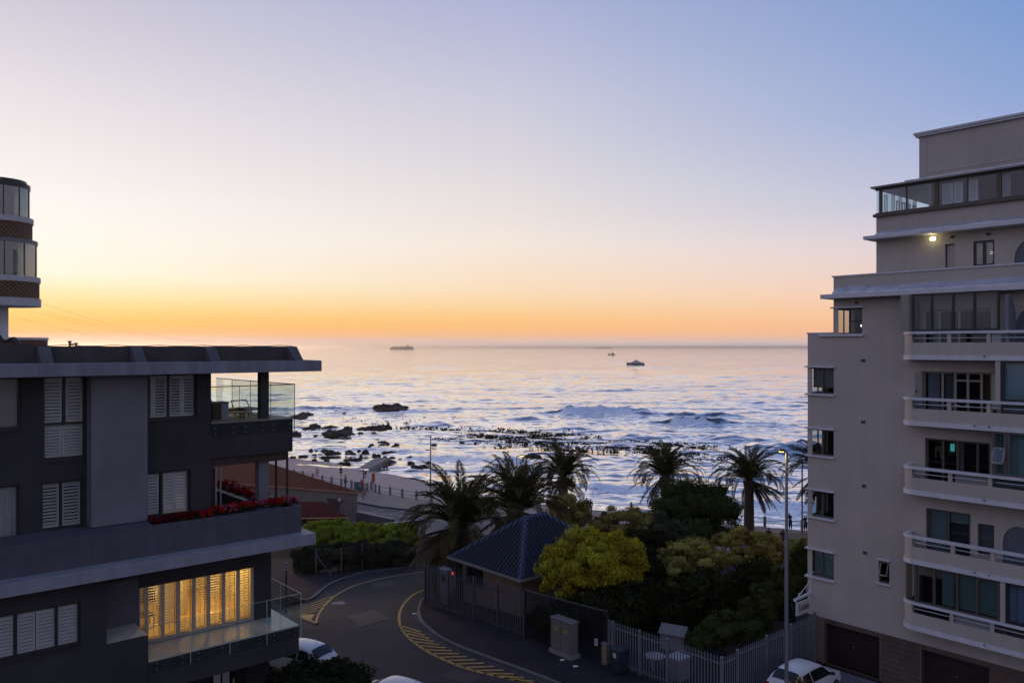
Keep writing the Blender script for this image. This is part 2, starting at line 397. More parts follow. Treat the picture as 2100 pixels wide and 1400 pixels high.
# sea-front road, promenade and beach
def strip(c, d0, d1):
    """polygon between offsets inland of the coast line"""
    n = len(c); A_, B_ = [], []
    for i in range(n):
        a = Vector((*c[max(i-1,0)], 0)); b = Vector((*c[min(i+1,n-1)], 0)); d = (b-a).normalized(); nn = Vector((d.y, -d.x, 0)); nn = nn if nn.y < 0 else -nn
        p = Vector((*c[i], 0)); A_.append((p+nn*d0)[:2]); B_.append((p+nn*d1)[:2])
    return [tuple(q) for q in A_]+[tuple(q) for q in reversed(B_)]
CI = COAST[1:-1]
poly_sheet('promenade', strip(CI, .0, 6.0), .14, m_prom, skirt=.25)
poly_sheet('road', strip(CI, 6.4, 17.5), .02, M('worn_asphalt', (.115,.108,.115), .85, .2, .3, bump=.2))
mk = MB()
for d in (9.2, 14.5):
    ln = [tuple(q) for q in strip(CI, d, d+1)[:len(CI)]]; ribbon(mk, ln[1:6], -.07, .07, .03)
for k in range(5):
    ln = strip(CI, 6.6, 9.1); i = 2
    p = Vector((*ln[3], 0)).lerp(Vector((*ln[4], 0)), k/5+.1); q = Vector((*ln[-4], 0)).lerp(Vector((*ln[-5], 0)), k/5+.1)
    ribbon(mk, [tuple(p[:2]), tuple(q[:2])], -.06, .06, .03)
o = mk.build('road_marking', m_wht); tag(o, kind='structure')
kb = [tuple(q) for q in strip(CI, 6.2, 7)[:len(CI)]]
o = ribbon(MB(), kb, -.15, .15, .15).build('kerb', m_kerb); tag(o, kind='structure')
poly_sheet('footpath', [tuple(GZ(x, y, -18.6)[:2]) for x, y in ((1530,1090),(1720,1100),(1720,1140),(1500,1132))], .17, m_brown, skirt=.4)
bv = []; nb = 13
def lerp_poly(c, t):
    i = t*(len(c)-1); j = min(int(i), len(c)-2); f = i-j
    return Vector((c[j][0]*(1-f)+c[j+1][0]*f, c[j][1]*(1-f)+c[j+1][1]*f, 0))
NS = 150
for i in range(NS+1):
    p = lerp_poly(COAST, i/NS); q = lerp_poly(WATER, i/NS)
    for j in range(nb+1):
        t = j/nb*1.7
        v = p.lerp(q, t); z = -19.55-(.95*t if t <= 1 else .95+(t-1)*4.5)
        z += .09*mnoise.noise(Vector((v.x*.22, v.y*.22, 0)))*min(t*3, 1)+.25*mnoise.noise(Vector((v.x*.07, v.y*.07, 3)))*min(t, 1)
        bv.append((v.x, v.y, z))
bf = [(i*(nb+1)+j, (i+1)*(nb+1)+j, (i+1)*(nb+1)+j+1, i*(nb+1)+j+1) for i in range(NS) for j in range(nb)]
o = rawmesh('beach', bv, bf, m_sand, smooth=True); tag(o, kind='structure')
# ------------------------------------------------------------------ the sea
def sea():
    rs = [62.0]
    while rs[-1] < 3200: rs.append(rs[-1]+max(.34, rs[-1]**2/105000))
    while rs[-1] < 60000: rs.append(rs[-1]*1.25)
    rs = np.array(rs)
    az = np.radians(np.concatenate([np.linspace(-75,-27,60)[:-1], np.linspace(-27,27,760), np.linspace(27,75,60)[1:]]))
    R, A_ = np.meshgrid(rs, az, indexing='ij')
    X = R*np.sin(A_); Y = R*np.cos(A_)
    dr = np.gradient(rs)[:, None]; cell = np.maximum(dr, R*np.radians(54/760))
    Z = np.zeros_like(X); rng = np.random.default_rng(5)
    # wind sea: many small waves, crests roughly across the view; each fades where the mesh is too coarse for it
    for i in range(84):
        lam = 1.8*(22/1.8)**(i/83.0); th = math.radians(-98)+rng.normal()*.75
        amp = .0034*lam**.98*(1.5 if 3 < lam < 9 else 1); k = 2*PI/lam
        filt = np.clip((lam/cell-2.2)/2.5, 0, 1)
        grp = .55+.45*np.sin(X*rng.uniform(.01,.05)+Y*rng.uniform(.01,.05)+rng.uniform(0,6))
        Z += amp*filt*grp*(np.exp(np.sin(k*(X*np.cos(th)+Y*np.sin(th))+rng.uniform(0, 6.28)))-1.266)*.8
    shelter = 1/(1+np.exp(-(Y-100-X*.25)/14))
    Z *= .4+.6*np.clip(shelter, 0, 1)
    calm = np.exp(-(((X+32)/24)**2+((Y-160)/16)**2))
    Z *= 1-.65*calm
    foam = np.zeros_like(X)
    def nz(x, f, ph): return np.sin(x*f+ph)+.5*np.sin(x*f*2.3+ph*2)+.3*np.sin(x*f*5.1+ph*3)
    def crest(x0, y0, x1, y1, hh, wf, wb, fo=0.0, bow=0.0, fdepth=1.0, taper=.22, foff=0.0):
        """a wave crest between two plan points; front (towards the shore) slope width wf, back slope wb; fo = whitewater on the face"""
        nonlocal Z, foam
        t = (X-x0)/(x1-x0); yc = y0+(y1-y0)*t+bow*(4*t*(1-t))+.35*nz(X, .35, x0)*min(wf, 1.5)
        env = np.clip(np.minimum(t, 1-t)/taper, 0, 1); env = env*env*(3-2*env)*(.82+.18*nz(X, .6, y0)/1.5)
        d = Y-yc
        prof = np.where(d < 0, np.exp(-(d/wf)**2), np.exp(-(d/wb)**2))
        Z += hh*env*prof
        if fo > 0:
            fe = np.clip(np.minimum(t, 1-t)/(taper*.6), 0, 1)
            edge = .35*wf*(nz(X, 1.7, x0+2)+.8*nz(X+.6*Y, 4.1, y0))
            dd = d+wf*.55-foff+edge*.35
            m = np.where(dd < 0, np.exp(-(dd/(wf*fdepth*.8))**2), np.exp(-(dd/(wf*.42))**2))
            foam = np.maximum(foam, fo*fe*m)
            b = np.exp(-((d+wf*.6)/(wf*.9))**2)*fe                 # lumpy broken water
            Z += .07*hh*b*(nz(X, 2.1, 1)+nz(X*.7+Y, 3.3, 2)+nz(X*1.3-Y*.8, 6.1, 4))*.5
    crest(13, 249, 39, 247, 1.7, 4.4, 4.5, fo=1.45, fdepth=1.1, taper=.2, bow=2)
    crest(30, 247, 72, 236, 1.3, 2.6, 9); crest(2, 249.5, 50, 245.5, 1.1, 1.5, 6, bow=1.5); crest(34, 220, 62, 214.5, 1.0, 1.4, 5)
    crest(41, 219, 54, 216, 1.3, 3.6, 4, fo=1.4, fdepth=.9, taper=.3)
    crest(48, 217, 78, 212, .9, 3.5, 8)
    crest(18, 181, 64, 172, 1.25, 4.5, 9, bow=3)
    crest(44, 162, 74, 154, 2.0, 3.2, 8, fo=.0)
    crest(54, 160, 61, 158, .5, 1.8, 3, fo=1.0, fdepth=.7)
    crest(-28, 215, -15, 214, .95, 3.5, 7)
    crest(-90, 262, -44, 268, 1.0, 4, 8)
    crest(-44, 252, -14, 262, .5, 4, 9, fo=1.1, fdepth=2.2)
    crest(7, 120, 30, 116, .7, 2.0, 3.5, fo=1.35, fdepth=1.2, bow=-1.2)
    crest(24, 107, 50, 100, .8, 2.4, 4, fo=1.4, fdepth=1.6)
    crest(-22, 152, 6, 143, .65, 2.4, 4.5, fo=1.2, fdepth=2.2)
    crest(-8, 139, 12, 131, .55, 1.3, 4, fo=.85, fdepth=1.6)
    crest(-44, 163, -14, 158, .45, 2, 5, fo=.75, fdepth=2.2)
    crest(-34, 190, -8, 186, .5, 3, 6); crest(-10, 232, 12, 228, .8, 3.5, 8); crest(8, 205, 30, 201, .7, 3, 7); crest(-70, 205, -36, 210, .6, 3.5, 7)
    crest(60, 300, 110, 285, .9, 5, 10); crest(-20, 310, 10, 306, .7, 5, 10); crest(-80, 350, -30, 345, .8, 6, 12); crest(10, 390, 70, 380, .9, 7, 14)
    for i in range(46):                                            # low swell lines further out
        yc = rng.uniform(260, 1500); xc = rng.uniform(-.35, .38)*yc; wd = rng.uniform(15, 45)*(yc/400)**.6
        crest(xc-wd, yc+rng.normal()*4, xc+wd, yc+rng.normal()*4, rng.uniform(.35, .8), rng.uniform(5, 9), rng.uniform(8, 16), taper=.45)
    # spent foam lying on the water: patches behind the breakers and along the shore
    def patch(x, y, rx, ry, f):
        nonlocal foam
        foam = np.maximum(foam, f*np.exp(-(((X-x)/rx)**2+((Y-y)/ry)**2)))
    patch(30, 229, 26, 10, .62); patch(44, 205, 22, 9, .6); patch(18, 205, 18, 6, .42); patch(-50, 262, 24, 8, .6); patch(-62, 246, 16, 8, .55)
    patch(-22, 172, 14, 6, .55); patch(-24, 160, 14, 8, .6); patch(-8, 148, 18, 9, .62); patch(0, 136, 16, 7, .55); patch(8, 112, 10, 6, .5); patch(17, 106, 16, 6, .5)
    patch(32, 98, 14, 7, .6); patch(44, 96, 14, 8, .62); patch(30, 88, 10, 4, .55); patch(-40, 190, 22, 10, .4); patch(14, 98, 10, 4, .5); patch(-14, 130, 10, 5, .5); patch(-3, 117, 8, 6, .5)
    for i in range(90):
        yc = rng.uniform(95, 330); patch(rng.uniform(-.3, .42)*yc, yc, rng.uniform(4, 16), rng.uniform(.6, 2.0), rng.uniform(.25, .5))
    Z += SEA
    nr, na = X.shape
    v = np.stack([X, Y, Z], -1).reshape(-1, 3)
    ii, jj = np.meshgrid(np.arange(nr-1), np.arange(na-1), indexing='ij'); b = (ii*na+jj).ravel()
    f = np.stack([b, b+1, b+na+1, b+na], -1)
    m = bpy.data.materials.new('sea_water'); m.use_nodes = True; nt = m.node_tree; N = nt.nodes; L = nt.links
    bs = N['Principled BSDF']; tc = N.new('ShaderNodeTexCoord')
    def noise(scale, det, sx=1, sy=1, rough=.55):
        mp = N.new('ShaderNodeMapping'); mp.inputs['Scale'].default_value = (sx, sy, 1); L.new(tc.outputs['Object'], mp.inputs[0])
        n = N.new('ShaderNodeTexNoise'); n.inputs['Scale'].default_value = scale; n.inputs['Detail'].default_value = det; n.inputs['Roughness'].default_value = rough; L.new(mp.outputs[0], n.inputs[0]); return n.outputs['Fac']
    def mr(v, a, b_, c=0, d=1):
        n = N.new('ShaderNodeMapRange'); L.new(v, n.inputs[0])
        for i, q in enumerate((a, b_, c, d)): n.inputs[i+1].default_value = q
        return n.outputs[0]
    def mt(op, a, b_):
        n = N.new('ShaderNodeMath'); n.operation = op
        for i, q in enumerate((a, b_)):
            if isinstance(q, (int, float)): n.inputs[i].default_value = q
            else: L.new(q, n.inputs[i])
        return n.outputs[0]
    at = N.new('ShaderNodeAttribute'); at.attribute_name = 'foam'
    lace = noise(.55, 8, 1, 1.6, .68); fine = noise(2.4, 5, 1, 1.4, .6)
    tex = mt('ADD', mt('MULTIPLY', lace, .65), mt('MULTIPLY', fine, .35))
    # foam covers where attribute + texture passes a threshold: solid whitewater on faces, lacy streaks elsewhere
    cov = mr(mt('ADD', at.outputs['Fac'], mt('MULTIPLY', mt('SUBTRACT', tex, .5), 3.0)), .46, .80)
    for n in [bs]: N.remove(n)
    out = [n for n in N if n.type == 'OUTPUT_MATERIAL'][0]
    deep = N.new('ShaderNodeBsdfDiffuse'); deep.inputs[0].default_value = (.022, .040, .062, 1)
    glo = N.new('ShaderNodeBsdfGlossy'); glo.inputs[0].default_value = (.96, .97, 1.0, 1); glo.inputs['Roughness'].default_value = .06
    white = N.new('ShaderNodeBsdfDiffuse'); fcol = N.new('ShaderNodeMix'); fcol.data_type = 'RGBA'; fcol.inputs[6].default_value = (.86, .91, .95, 1); fcol.inputs[7].default_value = (.98, .985, .99, 1)
    L.new(mr(noise(.9, 7, 1, 1.6, .72), .40, .62), fcol.inputs[0]); L.new(fcol.outputs[2], white.inputs[0])
    sheen = N.new('ShaderNodeBsdfGlossy'); sheen.inputs['Roughness'].default_value = .42; sheen.inputs[0].default_value = (.97, .98, 1, 1)
    wet = N.new('ShaderNodeMixShader'); wet.inputs[0].default_value = .65; L.new(white.outputs[0], wet.inputs[1]); L.new(sheen.outputs[0], wet.inputs[2])
    fb = N.new('ShaderNodeBump'); fb.inputs['Strength'].default_value = .6; fb.inputs['Distance'].default_value = .5; L.new(noise(1.1, 6, 1, 1, .7), fb.inputs['Height']); L.new(fb.outputs[0], white.inputs['Normal']); L.new(fb.outputs[0], sheen.inputs['Normal'])
    lw = N.new('ShaderNodeLayerWeight'); lw.inputs[0].default_value = .5
    refl = mr(lw.outputs['Facing'], .50, .86, .13, .98)           # mirror-like at the low angles the bay is seen at, darker on faces turned to the viewer
    water = N.new('ShaderNodeMixShader'); L.new(refl, water.inputs[0]); L.new(deep.outputs[0], water.inputs[1]); L.new(glo.outputs[0], water.inputs[2])
    fin = N.new('ShaderNodeMixShader'); L.new(cov, fin.inputs[0]); L.new(water.outputs[0], fin.inputs[1]); L.new(wet.outputs[0], fin.inputs[2])
    L.new(fin.outputs[0], out.inputs[0])
    wind = mr(noise(.012, 3, 1, 2.2), .3, .7, .55, 1.35)
    hgt = mt('ADD', mt('ADD', mt('MULTIPLY', noise(.13, 3, .55, 1.5, .55), 1.0), mt('MULTIPLY', noise(.021, 3, .5, 1.6, .55), 6.5)), mt('MULTIPLY', noise(.5, 2, .7, 1.3, .5), .22))
    bp = N.new('ShaderNodeBump'); bp.inputs['Distance'].default_value = .75; L.new(mt('MULTIPLY', wind, .95), bp.inputs['Strength']); L.new(hgt, bp.inputs['Height'])
    [L.new(bp.outputs[0], n.inputs['Normal']) for n in (glo, lw, deep)]
    o = rawmesh('sea', v, f, m, smooth=True, attrs={'foam': foam.ravel()}); tag(o, kind='structure')
sea()
def haze():
    mb = MB(); mb.box(-95000, 95000, -400, 95000, -27, 26)
    m = bpy.data.materials.new('haze_air'); m.use_nodes = True; N = m.node_tree.nodes; L = m.node_tree.links
    for n in list(N):
        if n.type != 'OUTPUT_MATERIAL': N.remove(n)
    out = [n for n in N if n.type == 'OUTPUT_MATERIAL'][0]
    pv = N.new('ShaderNodeVolumePrincipled'); pv.inputs['Color'].default_value = (.95, .93, .95, 1); pv.inputs['Density'].default_value = HAZE; pv.inputs['Anisotropy'].default_value = .8
    L.new(pv.outputs[0], out.inputs['Volume'])
    o = mb.build('haze', m); tag(o, kind='stuff')
HAZE = 7.5e-5
if HAZE: haze()
# ------------------------------------------------------------------ left block: dark grey flats with a flat roof
m_char = M('charcoal_plaster', (.037,.035,.041), .85, .2, .5, bump=.15, streak=.12)
m_gplas = M('grey_plaster', (.165,.172,.19), .85, .16, .6, bump=.2, streak=.10)
m_fasc = M('fascia_concrete', (.21,.225,.26), .8, .10, .8, bump=.1, streak=.2)
m_plant = M('planter_plaster', (.085,.085,.108), .85, .12, .6, bump=.15, streak=.14)
m_slabw = M('slab_edge_paint', (.25,.27,.31), .7, .1, .7, streak=.15)
m_frame = M('dark_aluminium', (.035,.034,.036), .45, .1, 2, metal=.3)
m_shut = M('shutter_paint', (.78,.79,.81), .6, .06, 2)
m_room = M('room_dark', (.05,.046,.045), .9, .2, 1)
m_rust = M('rusty_steel', (.055,.034,.03), .85, .3, 2.5)
m_tile = M('balcony_tile', (.60,.58,.54), .18, .08, 1.5)
m_gl = glass('window_glass', (.93,.95,.95), .03)
m_glg = glass('green_glass', (.95,.982,.966), .008)
m_steel = M('brushed_steel', (.30,.31,.33), .4, .1, 3, metal=.7)
LBase = W(8, 30, -15.4)
LT = thing('apartment_building', 'dark charcoal apartment block with a flat roof, grey pilaster and one warmly lit balcony room', 'building', LBase, TH)
LO = (8, 30, -15.4)
def lmb(): return MB(LO)
FB = 27.4
def A_(px, b=FB): return la(px, b)
# --- walls
zr = -.85
wB = (A_(88), A_(178), lz(130,868,FB)-.98-.15, zr)           # tall window
zW2t, zW2b = lz(130,985,FB), -5.5
H = []
zBt, zBb = zr-.02, lz(130,941,FB)
holes_top = [(A_(-75), A_(43), lz(20,880,FB), zr-.03), (A_(88), A_(176), zBb, zBt), (A_(305), A_(404), lz(355,858,FB), zr-.03)]
holes_mid = [(A_(-70), A_(40), -5.6, lz(20,995,FB)), (A_(84), A_(171), -5.52, lz(130,986,FB)), (A_(303,FB), A_(391), -5.52, -4.06)]
mb = lmb()
aTer, aEnd = A_(433), A_(600)
wallA(mb, -14, aTer, -6.6, zr+.3, FB, holes_top+holes_mid, .28)
mb.build('wall', m_char, LT)
mb = lmb()                                                   # spandrel in front of the roof terrace + its returns and floor
mb.box(aTer, aEnd, FB-.004, FB+.25, -3.78, -2.60); mb.box(aTer-.01, A_(420), FB+.001, FB+.3, -4.04, -3.78)
mb.box(aEnd-.25, aEnd-.003, FB+.25, 35.2, -3.78, -2.6)
mb.box(aTer+.01, aEnd-.25, FB+.25, 35.2, -3.5, -2.62)
mb.build('terrace_spandrel', m_char, LT)
mb = lmb(); mb.box(aTer, aEnd+.02, FB-.02, FB+.5, -2.6, -2.555); mb.box(aEnd-.5, aEnd+.02, FB+.5, 35.2, -2.6, -2.555); mb.box(aTer, aEnd-.5, FB+.5, 35.2, -2.62, -2.585)
mb.build('terrace_paving', M('terrace_tile', (.36,.33,.30), .5, .12, 1.2), LT)
mb = lmb(); mb.box(aTer-.18, aTer, FB+.29, 36, -2.6, zr+.2); mb.box(A_(404)+.05, aTer+.005, FB+.02, FB+.5, -2.56, zr+.1)
mb.build('wall', m_char, LT)
mb = lmb(); mb.box(A_(421), aEnd-.12, FB+.1, FB+.4, -4.08, -3.784); mb.build('beam', m_rust, LT)
# volume behind (back, interior floors)
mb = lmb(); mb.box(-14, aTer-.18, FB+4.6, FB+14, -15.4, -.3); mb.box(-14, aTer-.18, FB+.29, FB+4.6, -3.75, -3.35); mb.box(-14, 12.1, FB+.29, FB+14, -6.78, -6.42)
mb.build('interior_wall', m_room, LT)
# pilaster
mb = lmb(); mb.box(A_(187,FB-.55), A_(303,FB-.55), FB-.55, FB-.002, -5.48, zr-.001); mb.build('pilaster', m_gplas, LT, bevel=.015)
# roof: fascia slab, set-back parapet, ribs
aF = la(660,26.2)
mb = lmb(); mb.box(-14, aF, 26.2, 27.2, zr, -.47); mb.box(aTer-.1, aF, 27.2, 36.5, zr+.02, -.47); mb.build('roof_fascia', m_fasc, LT, bevel=.012)
mb = lmb(); mb.box(-14, A_(607,27.25), 27.25, 27.5, -.469, .035); mb.box(A_(607,27.25)-.25, A_(607,27.25)-.002, 27.5, 36, -.469, .033); mb.box(-14, aTer, 27.5, 40, -.6, -.05)
mb.build('roof_parapet', M('parapet_paint', (.060,.055,.058), .85, .15, .7, streak=.15), LT)
for pb in (112, 303, 455, 624, -60):
    a1 = la(pb, 26.55); mb = lmb(); a0 = a1-.33
    i = mb.V((a0,27.249,.03),(a0,27.249,-.468),(a0,26.5,-.468),(a0,26.62,-.45),(a0,27.15,.03),(a1,27.249,.03),(a1,27.249,-.468),(a1,26.5,-.468),(a1,26.62,-.45),(a1,27.15,.03))
    for q in ((0,1,2,3,4),(9,8,7,6,5),(0,4,9,5),(4,3,8,9),(3,2,7,8),(2,1,6,7),(1,0,5,6)): mb.f.append(tuple(i+k for k in q)); mb.m.append(0)
    mb.build('roof_rib', M('rib_paint', (.085,.082,.092), .8, .12, .8, streak=.1), LT)
# --- second floor ledge, planter, white slab
zP, zS0, zS1 = -5.5, -6.79, -6.41
aP = la(618,26.0); aS = la(648,25.5)
mb = lmb()
mb.box(-14, A_(304,26.6), 26.0, FB-.001, zS1+.001, zP)
mb.box(A_(304,26.6), aP, 26.0, 26.16, zS1+.001, zP); mb.box(A_(304,26.6), A_(421), 27.2, FB-.001, zS1+.001, zP-.12); mb.box(aP-.16, aP-.001, 26.16, 33.4, zS1+.001, zP); mb.box(A_(304,26.6), aP-.16, 26.16, 27.2, zS1+.002, zP-.22)
mb.box(aP-1.15, aP-1.0, 28.2, 33.2, zS1+.002, zP-.01); mb.box(aP-1.0, aP-.16, 27.2, 33.2, zS1+.002, zP-.22)
mb.build('planter', m_plant, LT)
mb = lmb(); mb.box(-14, aS, 25.5, 33.8, zS0, zS1); mb.build('floor_slab', m_slabw, LT, bevel=.012)
mb = lmb(); mb.box(aP-1.17, aP-.98, 28.2, 33.2, zP-.012, zP+.02); mb.build('planter_coping', m_slabw, LT)
# pergola posts and the folded louvre screen
mb = lmb(); aC = A_(528,27.75); mb.box(aC, aC+.36, 27.6, 27.95, zP-.3, -3.79); mb.build('column', m_gplas, LT)
mb = lmb(); aC = A_(534,27.7); mb.box(aC, aC+.3, 27.65, 27.95, -2.55, zr+.02); mb.build('column', M('column_paint', (.055,.057,.062), .8, .1), LT)
for px_ in (566, 589):
    mb = lmb(); q = la(px_, 28.0); mb.bar((q,28.0,zP-.1),(q,28.0,-3.9),.045,8); mb.build('pole', m_frame, LT)
def louvre(mb, a0, a1, z0, z1, b, n, frame=.05, slat=.055, ang=.6, t=.008):
    mb.box(a0, a0+frame, b-.02, b+.02, z0, z1); mb.box(a1-frame, a1, b-.02, b+.02, z0, z1); mb.box(a0+frame, a1-frame, b-.02, b+.02, z0, z0+frame*1.3); mb.box(a0+frame, a1-frame, b-.02, b+.02, z1-frame*1.3, z1)
    for k in range(n):
        zc = z0+frame*1.3+(k+.5)*(z1-z0-2.6*frame)/n; dy, dz = slat/2*math.cos(ang), slat/2*math.sin(ang)
        x0, x1 = a0+frame, a1-frame
        mb.face((x0,b-dy,zc-dz),(x1,b-dy,zc-dz),(x1,b+dy,zc+dz),(x0,b+dy,zc+dz)); mb.face((x0,b-dy,zc-dz+t),(x0,b+dy,zc+dz+t),(x1,b+dy,zc+dz+t),(x1,b-dy,zc-dz+t))
        mb.face((x0,b-dy,zc-dz),(x0,b-dy,zc-dz+t),(x1,b-dy,zc-dz+t),(x1,b-dy,zc-dz))
    return mb
mb = lmb(); louvre(mb, A_(416,27.6), A_(438,27.6), zP-.1, -4.1, 27.5, 22, .03, .06, .75); mb.build('louvre_screen', m_frame, LT)
mb = lmb(); q = A_(441,27.45); mb.box(q, q+.05, 27.42, 27.5, zP-.12, -4.08); mb.box(q+.16, q+.2, 27.4, 27.46, zP-.12, -4.08); mb.build('screen_post', m_steel, LT)
# --- windows: frame > shutter, pane
def window(px0, px1, zb, zt, b, mull=(), rail=None, panels=(), glass_m=None, blind=None, name='window', fw=.06, op=None):
    a0, a1 = la(px0, b), la(px1, b)
    mb = lmb(); d0, d1 = b+.10, b+.17
    mb.box(a0, a0+fw, d0, d1, zb, zt); mb.box(a1-fw, a1, d0, d1, zb, zt); mb.box(a0+fw, a1-fw, d0, d1, zb, zb+fw); mb.box(a0+fw, a1-fw, d0, d1, zt-fw, zt)
    for m_ in mull:
        am = la(m_, b); zz = (zb+fw, zt-fw) if rail is None else (rail+fw/2, zt-fw)
        mb.box(am-fw/2, am+fw/2, d0-.004, d1, *zz)
    if rail is not None: mb.box(a0+fw, a1-fw, d0-.006, d1, rail-fw/2, rail+fw/2)
    w_ = mb.build(name, m_frame, LT)
    for (p0, p1, z0, z1, ang) in panels:
        n = max(6, int((z1-z0)/.105)); ang = .55+.28*(ang > .9)
        sh = louvre(lmb(), la(p0, b), la(p1, b), z0, z1, b+.24, n, .055, .085, ang).build('shutter', m_shut, w_)
    if blind: lmb().box(a0+fw, a1-fw, b+.23, b+.25, zb+fw, zt-fw).build('blind', blind, w_)
    g = lmb().face((a0+fw, b+.14, zb+fw), (a1-fw, b+.14, zb+fw), (a1-fw, b+.14, zt-fw), (a0+fw, b+.14, zt-fw)).build('pane', glass_m or m_gl, w_)
    return w_
m_blind = M('roller_blind', (.42,.40,.39), .9, .08, 1.2)
m_curt = M('curtain', (.55,.57,.60), .9, .1, 1.2)
window(-75, 43, holes_top[0][2], holes_top[0][3], FB, blind=m_blind)
railz = lz(130,869,FB)
window(88, 176, zBb, zBt, FB, mull=(134,), rail=railz, panels=[(90,130,railz+.04,zBt-.05,1.1),(138,173,railz+.04,zBt-.05,1.1),(89,129,zBb+.05,railz-.04,1.15),(130,174,zBb+.05,railz-.04,1.15)])
zCb = holes_top[2][2]
window(305, 404, zCb, zr-.03, FB, mull=(348,), panels=[(296,318,zCb+.05,zr-.08,.55),(319,346,zCb+.05,zr-.08,.5),(351,377,zCb+.05,zr-.08,.8),(378,402,zCb+.05,zr-.08,.75)])
def wavy(a0, a1, z0, z1, b, n=9, amp=.035):
    mb = lmb(); N_ = n*6; pts = [(a0+(a1-a0)*i/N_, b+amp*math.sin(2*PI*n*i/N_)) for i in range(N_+1)]
    for p, q in zip(pts[:-1], pts[1:]): mb.face((p[0],p[1],z0),(q[0],q[1],z0),(q[0],q[1],z1),(p[0],p[1],z1))
    return mb
w5 = window(-70, 40, holes_mid[0][2], holes_mid[0][3], FB)
wavy(A_(-68), A_(38), -5.6, holes_mid[0][3]-.05, FB+.26).build('curtain', m_curt, w5)
zDt = holes_mid[1][3]
window(84, 171, -5.52, zDt, FB, mull=(127,), panels=[(85,124,-5.45,zDt-.05,.7),(130,168,-5.45,zDt-.05,.65)])
window(296, 391, -5.52, -4.06, FB, mull=(334,), panels=[(290,330,-5.45,-4.1,1.0),(338,361,-5.45,-4.1,1.0),(362,388,-5.45,-4.1,.95)])
for (p0, p1, zz) in ((298,412,zCb),(84,180,zBb),(-75,46,holes_top[0][2])):
    lmb().box(A_(p0), A_(p1), FB-.05, FB+.12, zz-.07, zz-.002).build('window_sill', m_frame, LT)
# --- lower storey: lit room, balcony, plain wall with a window
zF = -9.62; aNL = la(219,26.05); aNR = la(305,26.0)
hE = (la(-60,26.05), la(166,26.05), lz(160,1322,26.05), -7.42)
mb = lmb(); wallA(mb, -14, aNL, -15.4, zS0-.001, 26.05, [hE], .2); wallA(mb, aNL, aNR, -15.4, -8.83, 26.05, [], .2)
mb.box(aNL, aNR, 26.051, 26.24, -9.6, -8.832); mb.box(aNL-.2, aNL, 26.06, FB, -9.6, zS0-.002); mb.box(aNR-.004, aNR, 26.06, 27.4, -10.6, -8.84)
aLit0, aLit1 = A_(285,27.45), A_(522,27.45); aPier = A_(556,27.45)
mb.build('wall', m_char, LT)
mb = lmb()
wallA(mb, aNL, aPier, -10.6, zS0-.001, 27.45, [(aLit0, aLit1, zF, -7.75)], .2); mb.box(aPier-.3, aPier-.001, 27.46, 33, -10.6, zS0-.002)
mb.build('wall', m_char, LT)
mb = lmb(); mb.box(aNL, aLit0-.03, 27.42, 27.448, -9.6, -7.4); mb.build('wall_panel', M('niche_plaster', (.10,.10,.12), .85, .1), LT)
aBE = la(613,26.0)
mb = lmb(); mb.box(aNR, aBE, 26.0, 27.449, -10.6, zF-.05); mb.box(aPier, aBE, 27.449, 32, -10.6, zF-.05); mb.box(-14, aNR-.005, 27.6, 27.9, -15.4, -10.6); mb.box(aNL, aPier-.31, 28.2, 33, -10.6, zF-.06)
mb.build('balcony_slab', m_char, LT)
mb = lmb(); mb.box(aNR, aBE, 26.0, 27.649, zF-.049, zF); mb.box(aPier, aBE, 27.649, 32, zF-.049, zF); mb.build('balcony_floor', m_tile, LT)
mb = lmb(); mb.box(aNL+.01, aNR-.01, 26.06, 27.44, -8.95, -8.83); mb.build('niche_floor', m_tile, LT)
window(-60, 166, hE[2], -7.42, 26.05, mull=(34,118), panels=[(-60,30,hE[2]+.05,-7.48,1.1),(38,75,hE[2]+.05,-7.48,1.15),(77,115,hE[2]+.05,-7.48,1.1),(122,162,hE[2]+.05,-7.48,1.1)])
lmb().box(hE[0], hE[1], 26.0, 26.15, hE[2]-.07, hE[2]-.002).build('window_sill', m_frame, LT)
# the lit room: timber floor, warm walls, ceiling downlights
m_wood = M('timber_floor', (.46,.29,.10), .35, .18, 1.2)
m_warm = M('room_wall', (.62,.54,.38), .8, .05, 1)
mb = lmb(); mb.box(aNL, aPier-.31, 27.66, 33, zF-.05, zF-.004); mb.build('room_floor', m_wood, LT)
mb = lmb(); mb.box(aNL, aPier-.31, 32.6, 32.8, zF, -7.0); mb.box(aNL, aNL+.1, 27.66, 32.6, zF, -7.0); mb.box(aPier-.42, aPier-.312, 27.66, 32.6, zF, -7.0); mb.box(aLit0+2.1, aLit0+2.25, 29.6, 32.6, zF, -7.0)
mb.build('room_wall', m_warm, LT)
lmb().box(aLit0+1.05, aLit0+1.75, 29.2, 29.27, zF, -7.3).build('room_door', M('room_door_white', (.85,.83,.80), .6, .03), LT)
mb = lmb(); mb.box(aNL, aPier-.31, 27.66, 32.6, -7.1, -7.0); mb.build('ceiling', m_warm, LT)
stiles = [285,301,334,366,398,428,459,489,518]
mb = lmb()
mb.box(aLit0, aLit1, 27.5, 27.6, zF, zF+.11)
for k, px_ in enumerate(stiles):
    q = A_(px_,27.5); mb.box(q-.055, q+.055, 27.5, 27.58, zF+.11, -7.76)
fd = mb.build('folding_door', M('door_frame_paint', (.40,.37,.34), .5, .06), LT)
